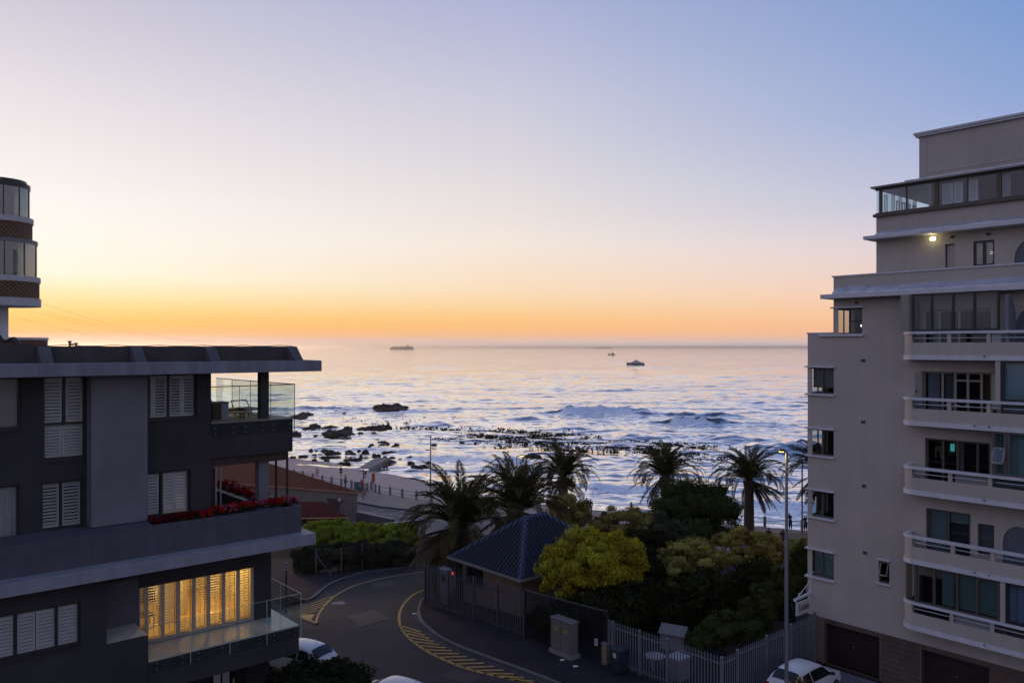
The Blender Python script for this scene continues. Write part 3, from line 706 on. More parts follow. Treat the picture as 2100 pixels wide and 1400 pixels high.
for k in range(len(stiles)-1):
    q0, q1 = A_(stiles[k],27.5)+.06, A_(stiles[k+1],27.5)-.06
    louvre(lmb(), q0, q1, zF+.12, -7.78, 27.66, 19, .02, .075, -.02 if k < 4 else .12).build('shutter', M('warm_shutter', (.42,.37,.29), .6, .06, 2), fd)
    lmb().bar(((q0+q1)/2, 27.62, zF+.13), ((q0+q1)/2, 27.62, -7.78), .008, 4).build('tilt_rod', m_shut, fd)
mb = lmb(); mb.face((aLit0, 27.53, zF+.1), (aLit1, 27.53, zF+.1), (aLit1, 27.53, -7.76), (aLit0, 27.53, -7.76)); mb.build('pane', glass('clear_glass', (.93,.93,.9), .04), fd)
mb = lmb()
for q in (aLit0+.9, aLit0+2.9): mb.prism([(q+.12*math.cos(t*PI/6), 29.3+.12*math.sin(t*PI/6)) for t in range(12)], -7.13, -7.101)
mb.build('ceiling_lamp', M('lamp_glow', (1,.8,.5), .5, 0, emit=(1,.62,.25,28)), LT)
for q, e in ((aLit0+1.0, 135), (aLit0+3.1, 150)):
    l = bpy.data.lights.new('room_lamp', 'POINT'); l.energy = e; l.color = (1,.67,.24); l.shadow_soft_size = .12
    lo = bpy.data.objects.new('room_lamp', l); COL.objects.link(lo); lo.location = W(q, 29.4, -7.35)
mb = lmb(); mb.box(aLit0+.35, aLit0+.95, 29.0, 29.5, zF+.4, zF+.46); [mb.box(aLit0+.35+i*.56, aLit0+.39+i*.56, 29.0+j*.46, 29.04+j*.46, zF, zF+.46) for i in (0,1) for j in (0,1)]
mb.box(aLit0+.35, aLit0+.39, 29.0, 29.5, zF+.46, zF+.9)
st = mb.build('dining_chair', m_frame); st.location = LBase; st.rotation_euler = (0,0,TH); tag(st, 'dark dining chair standing behind the shutters of the lit room', 'chair')
# glass balustrades: upper terrace and lower balcony
def balustrade(z0, z1, front, side, zc, rail, name='glass_balustrade'):
    """front: list of a along b0 ; side: list of b along a1"""
    a, b0 = front; bb, a1 = side
    mb = lmb()
    for p, q in zip(a[:-1], a[1:]): mb.box(p+.006, q-.006, b0-.012, b0, z0, z1)
    for p, q in zip(bb[:-1], bb[1:]): mb.box(a1, a1+.012, p+.006, q-.006, z0, z1)
    o = mb.build(name, m_glg, LT)
    mb = lmb()
    for p in a[1:-1]: mb.box(p-.006, p+.006, b0-.016, b0+.002, z0, z1)
    for p in bb[:-1]: mb.box(a1-.002, a1+.016, p-.006, p+.006, z0, z1)
    if rail: mb.box(a[0], a1+.02, b0-.03, b0+.01, z1, z1+.03); mb.box(a1-.01, a1+.03, b0, bb[-1], z1, z1+.03)
    else: mb.box(a[0], a1+.015, b0-.013, b0+.001, z1, z1+.006); mb.box(a1-.001, a1+.013, b0, bb[-1], z1, z1+.006)
    mb.build('handrail' if rail else 'glass_edge', m_frame if rail else M('glass_edge', (.55,.70,.62), .3, .05), o)
    for p, q in zip(a[:-1], a[1:]):
        for f_ in (.2, .8):
            for dz in (.08, .26): lmb().bar((p+(q-p)*f_, b0-.03, z0+dz), (p+(q-p)*f_, b0+.06, z0+dz), .02, 8).build('clamp', m_steel, o)
    return o
aG = la(606, FB-.08)
balustrade(-3.02, lz(606,788.5,FB-.08), ([A_(430,FB-.08)+(aG-A_(430,FB-.08))*k/3 for k in range(4)], FB-.06), ([FB-.06, 29.4, 31.3, 33.2, 35.0], aG-.03), 0, True)
aG2 = la(619,25.93)
balustrade(-10.0, -8.53, ([la(305,25.93)+(aG2-la(305,25.93))*k/4 for k in range(5)], 25.95), ([25.95, 27.6, 29.3, 31.0], aG2-.03), 0, False)
# ground floor: recess with doors whose lit look is put in as pale colour
mb = lmb(); wallA(mb, aNR, aPier-.05, -15.4, -10.601, 28.6, [], .1); mb.box(aPier-.9, aPier-.05, 27.5, 28.59, -15.4, -10.601); mb.build('garage_wall', M('garage_dark', (.03,.028,.03), .9, .2), LT)
for p0, p1, t0 in ((438,452,1370),(456,470,1375),(478,486,1390),(491,505,1396)):
    q0, q1 = la(p0,28.55), la(p1,28.55); lmb().box(q0, q1, 28.53, 28.59, -14.2, lz(p0,t0,28.55)).build('garage_window', M('frosted_pane', (.62,.64,.66), .5, .05), LT)
for p0 in (432, 453, 474, 489, 508):
    q0 = la(p0,28.5); lmb().box(q0, q0+.05, 28.5, 28.57, -15.2, -10.7).build('garage_mullion', m_frame, LT)
lmb().box(la(228,26.84), la(229.5,26.84), 26.82, 26.86, -1.3, -1.275).build('alarm_light', M('red_led', (.4,.02,.02), .5, 0, emit=(1,.05,.03,.5)), LT)
# things standing on the upper terrace
def lthing(mb, name, mats, label, cat, group=None, **k):
    o = mb.build(name, mats, **k); o.location = LBase; o.rotation_euler = (0,0,TH); tag(o, label, cat, group); return o
zD = -2.555
q = A_(435,27.9)
t = thing('grill_cabinet', 'squat grey grill cabinet standing on the roof terrace against the dark pier', 'cabinet', W(q+.3, 28.1, zD), TH)
mb = MB(); mb.box(-.28,.0,-.25,.3,.03,.62); mb.build('body', M('cabinet_dark', (.04,.03,.03), .6, .2), t)
mb = MB(); mb.box(.0,.26,-.27,.3,.03,.6); mb.build('door', M('cabinet_grey', (.30,.34,.38), .5, .08), t, bevel=.02)
mb = MB(); mb.box(-.3,.28,-.29,.32,.601,.645); mb.build('lid', M('cabinet_lid', (.12,.11,.11), .5, .1), t, bevel=.01)
t = thing('day_bed', 'low slatted day bed on the roof terrace with a rolled teal cushion at its end', 'day bed', W(11.3, 30.0, zD), TH)
mb = MB(); mb.box(-.9,.9,-.4,.4,.16,.24); [mb.box(x-.04,x+.04,y-.04,y+.04,0,.16) for x in (-.8,.8) for y in (-.34,.34)]; mb.build('frame', M('teak', (.10,.06,.045), .7, .2), t)
mb = MB(); mb.bar((-.72,-.32,.36),(-.25,.3,.52),.15,14); o = mb.build('rolled_cushion', M('teal_fabric', (.01,.055,.085), .85, .15), t, smooth=False, bevel=.04)
t = thing('coffee_table', 'low oval wooden table on the roof terrace beside the slim column', 'table', W(11.25, 28.4, zD), TH)
mb = MB(); mb.prism([(.55*math.cos(k*PI/12), .32*math.sin(k*PI/12)) for k in range(24)], .20, .25); mb.build('table_top', M('pale_wood', (.30,.23,.15), .6, .15), t)
for x, y in ((-.3,-.15),(.3,-.15),(-.3,.15),(.3,.15)): MB().bar((x*1.1,y*1.1,0),(x,y,.2),.02,6).build('leg', m_frame, t)
t = thing('sun_lounger', 'pale blue sun lounger with a dark frame in the corner of the roof terrace', 'sun lounger', W(12.3, 29.6, zD), TH)
mb = MB(); mb.box(-.3,.3,-.8,.5,.22,.28); mb.build('cushion', M('pale_blue_fabric', (.40,.55,.66), .85, .1), t, bevel=.02)
mb = MB(); mb.tube([(-.32,-.85,.2),(-.32,.6,.2),(-.3,.95,.5),(.3,.95,.5),(.32,.6,.2),(.32,-.85,.2)], .02); mb.build('frame', m_frame, t)
for x, y in ((-.32,-.8),(.32,-.8),(-.32,.5),(.32,.5)): MB().bar((x,y,0),(x,y,.2),.02,6).build('leg', m_frame, t)
for px_, hh, nm in ((143,.16,'slim grey vent pipe with a small cap on the dark flat roof'), (156,.1,'stubby dark vent pipe on the dark flat roof, right of the slim one')):
    mb = MB(); mb.bar((0,0,-.2),(0,0,hh),.035,8); mb.bar((0,0,hh),(0,0,hh+.05),.06,8); mb.bar((.03,0,hh-.06),(.14,0,hh-.06),.02,6)
    o = mb.build('vent_pipe', m_frame); o.location = W(la(px_,29.5), 29.5, .0); tag(o, nm, 'pipe', 'vent pipes on the flat roof')
mb = lmb(); rng = random.Random(4); pts = []
for k in range(26): pts.append((1.5+k*.46, 27.38+.05*math.sin(k*1.7), .045+(.03 if k % 3 == 0 else 0)))
mb.tube(pts, .012, 5); lthing(mb, 'roof_cable', m_frame, 'thin dark cable running loosely along the top of the flat roof parapet', 'cable')
# ------------------------------------------------------------------ right block: stepped grey-beige flats with curved balconies
m_wallR = M('beige_plaster', (.455,.412,.375), .88, .11, .3, bump=.25, streak=.05)
m_white = M('white_trim', (.60,.61,.66), .7, .07, .8, streak=.08)
m_flash = M('silver_flashing', (.55,.57,.63), .42, .22, 2.2, metal=.45, bump=.4, bscale=5)
m_brn = M('bronze_frame', (.085,.072,.058), .5, .1, 2)
m_clad = M('timber_cladding', (.11,.075,.058), .7, .28, .9, streak=0)
m_gar = M('garage_door_paint', (.020,.009,.010), .6, .2, 1.5)
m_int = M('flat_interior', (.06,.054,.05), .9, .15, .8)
m_intw = M('flat_interior_pale', (.42,.40,.34), .9, .08, .8)
m_blk = M('dark_frame', (.02,.02,.022), .45, .1, 2)
m_grate = M('vent_grate', (.06,.055,.055), .8, .2, 6)
m_gr = glass('tinted_glass', (.66,.71,.71), .03)
m_gb = glass('blue_glass', (.70,.80,.82), .06)
RO = (36.8, 15, -15.2)
RBase = W(*RO)
RT = thing('apartment_building', 'tall beige stepped apartment block with curved balconies and brown garage doors', 'building', RBase, TH)
def rmb(): return MB(RO)
AF, AB = 36.8, 35.8
def B_(px, a=AF): return rb(px, a)
zb = [-.53, -3.37, -6.35, -9.34, -12.19]          # balcony slab undersides
b0 = 20.5; bU = 19.17
wt = [-.98, -3.97, -6.96, -9.86]; wb = [-2.25, -5.24, -8.24, -11.15]
bw = B_(1710)
holes = [(bw, b0+.01, wb[i], wt[i]) for i in range(4)]
hs = (B_(1824), B_(1802), -10.75, -9.72); holes.append(hs)
# openings behind the balconies: b0, b1, z0, z1
d2 = (B_(2035), B_(1891), zb[1]+.2, -1.05); d3 = (B_(2031), B_(1897), zb[2]+.2, -3.97); d4 = (B_(1990), B_(1899), zb[3]+.2, -7.03); d4w = (B_(2039), B_(2005), -8.68, lz(0,0,1) if False else -7.36)
d1 = (B_(2036), B_(1892), zb[0]+.2, 1.62); d5 = (B_(2045), B_(1885), zb[4]+.2, -10.0)
holes += [(d1[0], d1[1], d1[2], .66), d2, d3, d4, d4w, d5]
g1 = (B_(1803), B_(1690), -15.25, rz(1690,1271,AF)); 
mb = rmb(); wallB(mb, 2, b0, -13.06, .65, AF, holes, .25)
mb.build('wall', m_wallR, RT)
mb = rmb(); wallB(mb, 2, bU, .651, 2.3, AF, [(B_(1768), bU+.01, rz(1730,686,AF)+.02, rz(1730,632,AF)), (d1[0], d1[1], .651, d1[3])], .25)
mb.build('wall', m_wallR, RT)
# sea-side end walls with the corner window openings, other sides, floors
def wallEnd(mb, a0, a1, z0, z1, b, hl):       # faces +b
    t = MB(); wallA(t, a0, a1, z0, z1, 0, hl, .25)
    for f in t.f: mb.face(*[(t.v[i][0], b-t.v[i][1], t.v[i][2]) for i in f])
mb = rmb(); wallEnd(mb, AF, 50, -15.3, .65, b0, [(AF-.01, AF+1.5, wb[i], wt[i]) for i in range(4)]); wallEnd(mb, AF, 50, .651, 2.3, bU, [(AF-.01, AF+1.6, .62, 1.87)])
mb.build('wall', m_wallR, RT)
mb = rmb(); mb.box(49.9, 50, 2, b0-.01, -15.3, 2.3); mb.box(AF+.3, 50, 1.9, 2, -15.3, 2.3)
mb.build('wall', m_wallR, RT)
mb = rmb()
for z in [v+.1 for v in zb]+[2.3]: mb.box(AF+.26, 49.8, 2.1, (bU if z > .3 else b0)-.26, z-.12, z+.08)
for (p, q) in ((1725, 1745), (1850, 1875)): pass
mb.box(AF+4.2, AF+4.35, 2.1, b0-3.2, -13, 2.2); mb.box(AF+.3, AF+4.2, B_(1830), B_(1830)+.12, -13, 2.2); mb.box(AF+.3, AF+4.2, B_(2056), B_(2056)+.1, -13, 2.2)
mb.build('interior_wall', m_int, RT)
# lowest storey: garages and cladding
mb = rmb(); gb = (B_(2028), B_(1889)); wallB(mb, 2, b0-.05, -15.3, -13.061, AF+.05, [(g1[0], g1[1], -15.31, -13.3), (gb[0], gb[1], -15.31, -13.3)], .35)
mb.build('cladding', m_clad, RT)
for q in (g1, gb):
    mb = rmb(); mb.box(AF+.32, AF+.38, q[0], q[1], -15.22, -13.29)
    for k in range(1, 6): mb.box(AF+.305, AF+.321, q[0], q[1], -15.22+k*.33, -15.22+k*.33+.02)
    g = mb.build('garage_door', m_gar, RT)
    c = (q[0]+q[1])/2; rmb().box(AF+.28, AF+.304, c-.03, c+.03, -14.2, -14.14).build('handle', m_steel, g)
mb = rmb()
for k in range(9):                              # board joints of the cladding between the doors
    mb.box(AF+.035, AF+.049, gb[1]+.02, g1[0]-.02, -15.2+k*.235, -15.2+k*.235+.012)
mb.build('cladding_joints', M('cladding_joint', (.05,.035,.03), .8, .2, 1), RT)
for q in ((.03, gb[1], gb[1]+.07), (.03, g1[0]-.07, g1[0]), (.02, g1[1], b0-.04)): rmb().box(AF+q[0], AF+.052, q[1], q[2], -15.25, -13.08).build('cladding_trim', M('cladding_trim', (.16,.115,.09), .7, .2, 1), RT)
# corner windows: frame > pane, blind ; white lintels and sills
def cornerwin(bb, bl, z0, z1, blind, style):
    mb = rmb(); f = .07; a0_, a1_ = AF+.10, AF+.17
    mb.box(AF+.06, AF+.16, bb-.16, bb-.06, z0, z1)                       # corner post
    mb.box(a0_, a1_, bl, bl+f, z0, z1); mb.box(a0_, a1_, bl+f, bb-.16, z0, z0+f); mb.box(a0_, a1_, bl+f, bb-.16, z1-f, z1)
    c = (bl+bb)/2-.05; mb.box(a0_-.005, a1_, c-f/2, c+f/2, z0+f, z1-f)
    if style == 'sash': zc = (z0+z1)/2; mb.box(a0_-.008, a1_, bl+f, c-f/2, zc-.03, zc+.03)
    mb.box(AF+.17, AF+1.5, bb-.14, bb-.09, z0, z0+f); mb.box(AF+.17, AF+1.5, bb-.14, bb-.09, z1-f, z1); mb.box(AF+1.43, AF+1.5, bb-.14, bb-.09, z0, z1); mb.box(AF+.75, AF+.81, bb-.14, bb-.09, z0, z1)
    w_ = mb.build('corner_window', M('grey_frame', (.10,.095,.095), .5, .1) if style != 'sash' else m_blk, RT)
    if blind: rmb().box(AF+.2, AF+.22, bl+f, bb-.2, z0+f+blind, z1-f).build('blind', m_blind, w_)
    rmb().face((AF+.13, bl+f, z0+f), (AF+.13, bb-.16, z0+f), (AF+.13, bb-.16, z1-f), (AF+.13, bl+f, z1-f)).build('pane', m_gr, w_)
    rmb().face((AF+.2, bb-.115, z0+f), (AF+1.43, bb-.115, z0+f), (AF+1.43, bb-.115, z1-f), (AF+.2, bb-.115, z1-f)).build('pane', glass('clear_window', (.85,.88,.88), .06), w_)
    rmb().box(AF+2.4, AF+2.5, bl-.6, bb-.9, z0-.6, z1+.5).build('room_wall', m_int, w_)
    return w_
for i in range(4):
    w_ = cornerwin(b0, bw, wb[i], wt[i], {0:.22, 3:.0}.get(i, 0), 'plain')
    if i == 3: rmb().box(AF+.22, AF+.24, bw+.07, b0-.25, wb[i]+.08, wt[i]-.08).build('blind', M('green_blind', (.22,.32,.33), .8, .12, 1), w_)
    for zz, t_, ov in ((wt[i], .07, .10), (wb[i]-.09, .09, .14)):
        mb = rmb(); mb.box(AF-.12, AF+.02, bw-.06, b0+.1, zz+.001, zz+t_); mb.box(AF+.02, AF+1.6, b0-.02, b0+.1, zz+.001, zz+t_); mb.build('lintel' if zz > wb[i] else 'window_sill', m_white, RT)
zu0, zu1 = rz(1730,686,AF)+.02, rz(1730,632,AF)
w_ = cornerwin(bU, B_(1768), zu0, zu1, 0, 'sash')
rmb().box(AF+.6, AF+.66, B_(1757), B_(1757)+.1, .98, 1.06).build('room_light', M('cool_glow', (1,1,1), .5, 0, emit=(.75,.9,1,7)), w_)
for zz, t_ in ((zu1, .07), (zu0-.1, .1)):
    mb = rmb(); mb.box(AF-.12, AF+.02, B_(1769)-.06, bU+.1+(.6 if zz < zu1 else 0), zz+.001, zz+t_); mb.build('lintel' if zz >= zu1 else 'window_sill', m_white, RT)
mb = rmb(); mb.box(AF-.03, AF+.3, bU+.15, b0+.04, .651, .72); mb.box(AF+.3, 50, b0-.28, b0+.04, .651, .72); mb.build('parapet_coping', m_white, RT)
# small tilted window
mb = rmb(); z0, z1 = hs[2], hs[3]
mb.box(AF+.08, AF+.15, hs[0], hs[0]+.05, z0, z1); mb.box(AF+.08, AF+.15, hs[1]-.05, hs[1], z0, z1); mb.box(AF+.08, AF+.15, hs[0]+.05, hs[1]-.05, z0, z0+.05); mb.box(AF+.08, AF+.15, hs[0]+.05, hs[1]-.05, z0+.3, z0+.35); mb.box(AF+.08, AF+.15, hs[0]+.05, hs[1]-.05, z1-.05, z1)
w_ = mb.build('window', m_brn, RT)
mb = rmb(); p, q = hs[0]+.06, hs[1]-.06
for (x0, x1, u0, u1) in ((p, p+.04, 0, 1), (q-.04, q, 0, 1), (p, q, 0, .08), (p, q, .92, 1)):
    def pt(x, u): return (AF+.07-.22*(1-u), x, z0+.36+u*(z1-z0-.42))
    mb.face(pt(x0,u0), pt(x1,u0), pt(x1,u1), pt(x0,u1))
mb.build('vent_light', M('vent_frame', (.25,.24,.22), .5, .1), w_)
rmb().face((AF+.12, p, z0), (AF+.12, q, z0), (AF+.12, q, z1), (AF+.12, p, z1)).build('pane', m_gr, w_)
mb = rmb(); mb.box(AF-.08, AF, hs[0]-.05, hs[1]+.05, z1, z1+.06); mb.build('lintel', m_white, RT)
mb = rmb(); mb.box(AF-.1, AF, hs[0]-.08, hs[1]+.06, z0-.07, z0); mb.build('window_sill', m_white, RT)
for px_, py_ in ((1770,739),(1770,865),(1772,996),(1774,1133)):
    mb = rmb(); b_ = B_(px_); z_ = rz(px_, py_, AF)
    for k in range(3): mb.box(AF-.02, AF+.01, b_-.1+k*.07, b_-.05+k*.07, z_-.07, z_+.07)
    mb.build('wall_vent', m_grate, RT)
rmb().box(AF-.02, AF+.01, B_(1757)-.08, B_(1757)+.08, 2.03, 2.14).build('wall_vent', M('rust_vent', (.12,.06,.045), .8, .2), RT)
# eaves slab over the fifth floor, silver flashing, set-back storeys
bS = rb(1682, 36.1)
mb = rmb(); mb.box(36.1, 50, 2, bS, 2.301, 2.50); mb.build('eaves_slab', m_white, RT)
mb = rmb()
def flash(mb, aout, ain, bb0, bb1, zo, zi, seed):
    r = random.Random(seed); n = int((bb1-bb0)/.55); pr = None
    for i in range(n+1):
        b_ = bb0+(bb1-bb0)*i/n; j = r.uniform(-.025, .025)
        cur = [(aout, b_, zo), (aout+.005, b_, zo+.05+j), ((aout+ain)/2, b_, (zo+zi)/2+.05+j), (ain-.002, b_, zi+j)]
        if pr:
            for k in range(3): mb.face(pr[k], cur[k], cur[k+1], pr[k+1])
        pr = cur
flash(mb, 36.12, AF-.002, 2, B_(1712,36.4), 2.504, 2.86, 3); mb.build('flashing', m_flash, RT)
mb = rmb(); zPa = rz(1707,569,AF); mb.box(AF, AF+.25, 2, bU, 2.501, zPa); mb.box(AF+.25, 50, bU-.25, bU-.001, 2.501, zPa); mb.box(AF+.25, 49.9, 2, bU-.25, 2.501, 2.62); mb.build('parapet', m_wallR, RT)
mb = rmb(); mb.box(AF-.05, AF+.28, 2, bU+.07, zPa+.001, zPa+.07); mb.box(AF+.28, 50, bU-.28, bU+.07, zPa+.001, zPa+.07); mb.build('parapet_coping', m_white, RT)
A3 = 38.5; b3 = rb(1797, A3)
za, zc_, ze = rz(1797,493,A3), rz(1797,446,A3), rz(1803,391,A3)
hd = (rb(1958,A3), rb(1938,A3), 2.63, rz(1938,501,A3)); hw = (rb(2039,A3), rb(1996,A3), rz(1997,546,A3), rz(1997,495,A3))
mb = rmb(); wallB(mb, 2, b3, 2.621, za, A3, [hd, hw], .2); mb.box(A3+.2, 49.5, b3-.2, b3-.001, 2.621, za); wallB(mb, 2, b3, za+.2, zc_, A3, [], .1); mb.box(A3+.1, 49.5, b3-.2, b3-.001, za+.2, zc_); mb.build('wall', m_wallR, RT)
mb = rmb(); bSl = rb(1770, 37.8); mb.box(37.8, 49.7, 2, bSl, za+.001, za+.16); mb.build('eaves_slab', m_white, RT)
mb = rmb(); flash(mb, 37.82, A3-.002, 2, rb(1797, 38.0), za+.163, za+.42, 5); mb.build('flashing', m_flash, RT)
mb = rmb(); mb.box(A3+.14, A3+.19, hd[0], hd[1], 2.63, hd[3]); d_ = mb.build('door', M('door_paint', (.42,.39,.38), .7, .08), RT)
rmb().box(A3+.1, A3+.14, hd[1]-.03, hd[1], 2.63, hd[3]).build('door_frame', m_blk, d_); rmb().box(A3+.1, A3+.14, hd[0], hd[1]-.03, hd[3]-.03, hd[3]).build('door_frame', m_blk, d_)
mb = rmb(); f = .07
mb.box(A3+.04, A3+.12, hw[0], hw[0]+f, hw[2], hw[3]); mb.box(A3+.04, A3+.12, hw[1]-f, hw[1], hw[2], hw[3]); mb.box(A3+.04, A3+.12, hw[0]+f, hw[1]-f, hw[2], hw[2]+f); mb.box(A3+.04, A3+.12, hw[0]+f, hw[1]-f, hw[3]-f, hw[3]); c = (hw[0]+hw[1])/2; mb.box(A3+.035, A3+.12, c-.05, c+.05, hw[2]+f, hw[3]-f)
w_ = mb.build('window', m_blk, RT)
def louvreB(mb, bb0, bb1, z0, z1, a, n, frame=.05, slat=.07, ang=.8):
    t = MB(); louvre(t, bb0, bb1, z0, z1, 0, n, frame, slat, ang)
    for f_ in t.f: mb.face(*[(a+t.v[i][1], t.v[i][0], t.v[i][2]) for i in f_])
    return mb
for q0, q1 in ((hw[0]+.08, c-.06), (c+.06, hw[1]-.08)):
    louvreB(rmb(), q0, q1, hw[2]+.08, hw[3]-.08, A3+.2, 13, .03, .09, .75).build('shutter', m_shut, w_)
rmb().face((A3+.08, hw[0], hw[2]), (A3+.08, hw[1], hw[2]), (A3+.08, hw[1], hw[3]), (A3+.08, hw[0], hw[3])).build('pane', m_gb, w_)
rmb().box(A3+1.0, A3+1.1, hw[0]+.1, hw[0]+.5, hw[3]-.5, hw[3]-.36).build('room_light', M('warm_glow', (1,.8,.6), .5, 0, emit=(1,.72,.42,9)), w_)
rmb().box(A3+2, A3+2.1, 4, b3-1, 2.6, za).build('interior_wall', m_int, RT)
# lit bulkhead lamp on the wall
bl = rb(1914, A3); zl = rz(1914, 490, A3)
mb = rmb(); mb.box(A3-.03, A3, bl-.16, bl+.16, zl-.11, zl+.11); lampf = mb.build('wall_lamp', m_white, RT, bevel=.02)
bm = bmesh.new(); bmesh.ops.create_uvsphere(bm, u_segments=16, v_segments=10, radius=1); me = bpy.data.meshes.new('lamp_globe'); bmesh.ops.scale(bm, vec=(.09,.13,.095), verts=bm.verts); bmesh.ops.translate(bm, vec=(A3-.07-RO[0], bl-RO[1], zl-RO[2]), verts=bm.verts); bm.to_mesh(me); bm.free(); me.materials.append(M('bulkhead_glow', (1,.95,.7), .5, 0, emit=(1,.86,.42,3.2)))
lg = bpy.data.objects.new('lamp_globe', me); COL.objects.link(lg); lg.parent = lampf
l = bpy.data.lights.new('wall_lamp_light', 'POINT'); l.energy = 3; l.color = (1,.85,.45); l.shadow_soft_size = .1
lo = bpy.data.objects.new('wall_lamp_light', l); COL.objects.link(lo); lo.location = W(A3-.3, bl, zl)
for px_, py_ in ((1953,486),(2027,480)):
    mb = rmb(); b_ = rb(px_,A3); z_ = rz(px_,py_,A3); [mb.box(A3-.02, A3+.01, b_-.09+k*.065, b_-.05+k*.065, z_-.06, z_+.06) for k in range(3)]; mb.build('wall_vent', m_grate, RT)
def archpoly(bc, r, z0, zs):                     # arch outline as (b,z)
    return [(bc+r, z0)]+[(bc+r*math.cos(t*PI/10), zs+r*1.15*math.sin(t*PI/10)) for t in range(11)]+[(bc-r, z0)]
def arch(bc, r, z0, zs, a, nm='archway'):
    o_ = archpoly(bc, r+.09, z0, zs); i_ = archpoly(bc, r, z0, zs); mb = rmb()
    for k in range(len(o_)-1):
        mb.face((a-.05,*o_[k]),(a-.05,*o_[k+1]),(a-.05,*i_[k+1]),(a-.05,*i_[k])); mb.face((a-.05,*o_[k]),(a,*o_[k]),(a,*o_[k+1]),(a-.05,*o_[k+1])); mb.face((a-.05,*i_[k]),(a-.05,*i_[k+1]),(a,*i_[k+1]),(a,*i_[k]))
    ar = mb.build(nm, m_wallR, RT)
    mb = rmb(); mb.face(*[(a-.006, *p) for p in i_]); mb.build('panel', M('blue_grey_panel', (.10,.115,.15), .7, .1, 1), ar)
arch(rb(2122,A3), .75, 3.4, rz(2100,533,A3)+.05, A3)
# glazed fourth-set-back storey
mb = rmb(); mb.box(A3-.15, A3+.1, 2, b3+.1, zc_+.001, zc_+.13); mb.box(A3-.05, A3+.1, 2, b3+.02, zc_+.13, zc_+.2)
mull = [1806, 1859, 1920, 1984, 2049, 2120]
for k, p_ in enumerate(mull):
    q = rb(p_, A3); wd = .06 if k % 2 == 0 else .02
    if k in (2, 4): wd = .09
    mb.box(A3-.04, A3+.08, q-wd, q+wd, zc_+.2, ze)
mb.box(A3-.04, A3+.08, 2, b3+.02, ze, ze+.1); mb.box(A3+.1, 49.4, b3-.05, b3+.02, zc_+.13, zc_+.2)
wf = mb.build('window_band', m_brn, RT)
rmb().face((A3+.02, 2, zc_+.2), (A3+.02, b3, zc_+.2), (A3+.02, b3, ze), (A3+.02, 2, ze)).build('pane', m_gb, wf)
rmb().face((A3+.1, b3-.02, zc_+.2), (A3+4.5, b3-.02, zc_+.2), (A3+4.5, b3-.02, ze), (A3+.1, b3-.02, ze)).build('pane', m_gb, wf)
for k in range(5):
    q = rb(1812+k*10.6, A3+.3); louvreB(rmb(), q-.16, q-.02, zc_+.22, ze-.18-.02*k, A3+.35+.22*k, 13, .015, .06, .5).build('shutter', m_white, wf)
for k in range(4):                                # sea-side shutters seen through the corner
    q = A3+1.9+k*.62; mb = rmb(); t = MB(); louvre(t, q, q+.34, zc_+.22, ze-.25, 0, 9, .03, .07, .2)
    for f_ in t.f: mb.face(*[(t.v[i][0], b3-.12+t.v[i][1], t.v[i][2]) for i in f_])
    mb.build('shutter', m_white, wf)
for p0, p1 in ((1932,1955),(1957,1975),(1985,2006)):
    louvreB(rmb(), rb(p1,A3+.3), rb(p0,A3+.3), zc_+.22, ze-.08, A3+.3, 15, .08, .07, .9).build('shutter', m_shut, wf)
mb = rmb(); mb.box(A3+.1, 49.4, rb(1926,A3+1), rb(1926,A3+1)+.1, zc_, ze+.1); mb.box(A3+3.2, A3+3.3, 3, rb(1930,A3+2), zc_, ze+.1); mb.build('interior_wall', m_intw, RT)
rmb().box(A3+.3, 49.4, 2, b3-.1, zc_-.1, zc_).build('interior_floor', m_int, RT)
def wavyB(bb0, bb1, z0, z1, a, n=7, amp=.03):
    mb = rmb(); N_ = n*6; pts = [(a+amp*math.sin(2*PI*n*i/N_), bb0+(bb1-bb0)*i/N_) for i in range(N_+1)]
    for p, q in zip(pts[:-1], pts[1:]): mb.face((*p,z0),(*q,z0),(*q,z1),(*p,z1))
    return mb
wavyB(rb(2072,A3+.3), rb(2054,A3+.3), zc_+.21, ze-.05, A3+.35, 5).build('curtain', m_curt, wf)
mb = rmb(); mb.box(A3-.28, 49.5, 2, b3+.16, ze+.101, ze+.18); mb.build('roof_edge', M('roof_edge_metal', (.24,.24,.25), .5, .1, metal=.3), RT)
A5 = 39.6; b5 = rb(1855, A5); mb = rmb(); mb.box(A5, 49.3, 2, b5, ze+.181, ze+.18+.34); mb.build('roof_kerb', m_flash, RT)
A6 = 40.4; b6 = rb(1885, A6); zt = rz(1885,282,A6); mb = rmb(); mb.box(A6, 49.2, 2, b6, ze+.521, zt); mb.build('wall', m_wallR, RT)
mb = rmb(); mb.box(A6-.02, A6, 2, b6-.35, ze+.85, ze+.87); mb.box(A6-.02, A6, b6-.36, b6-.34, ze+.85, zt-.25); mb.build('panel_moulding', m_wallR, RT)
mb = rmb(); mb.box(A6-.14, 49.3, 2, b6+.14, zt+.001, zt+.1); mb.box(A6-.2, 49.35, 2, b6+.2, zt+.101, zt+.2); mb.build('cornice', m_white, RT)
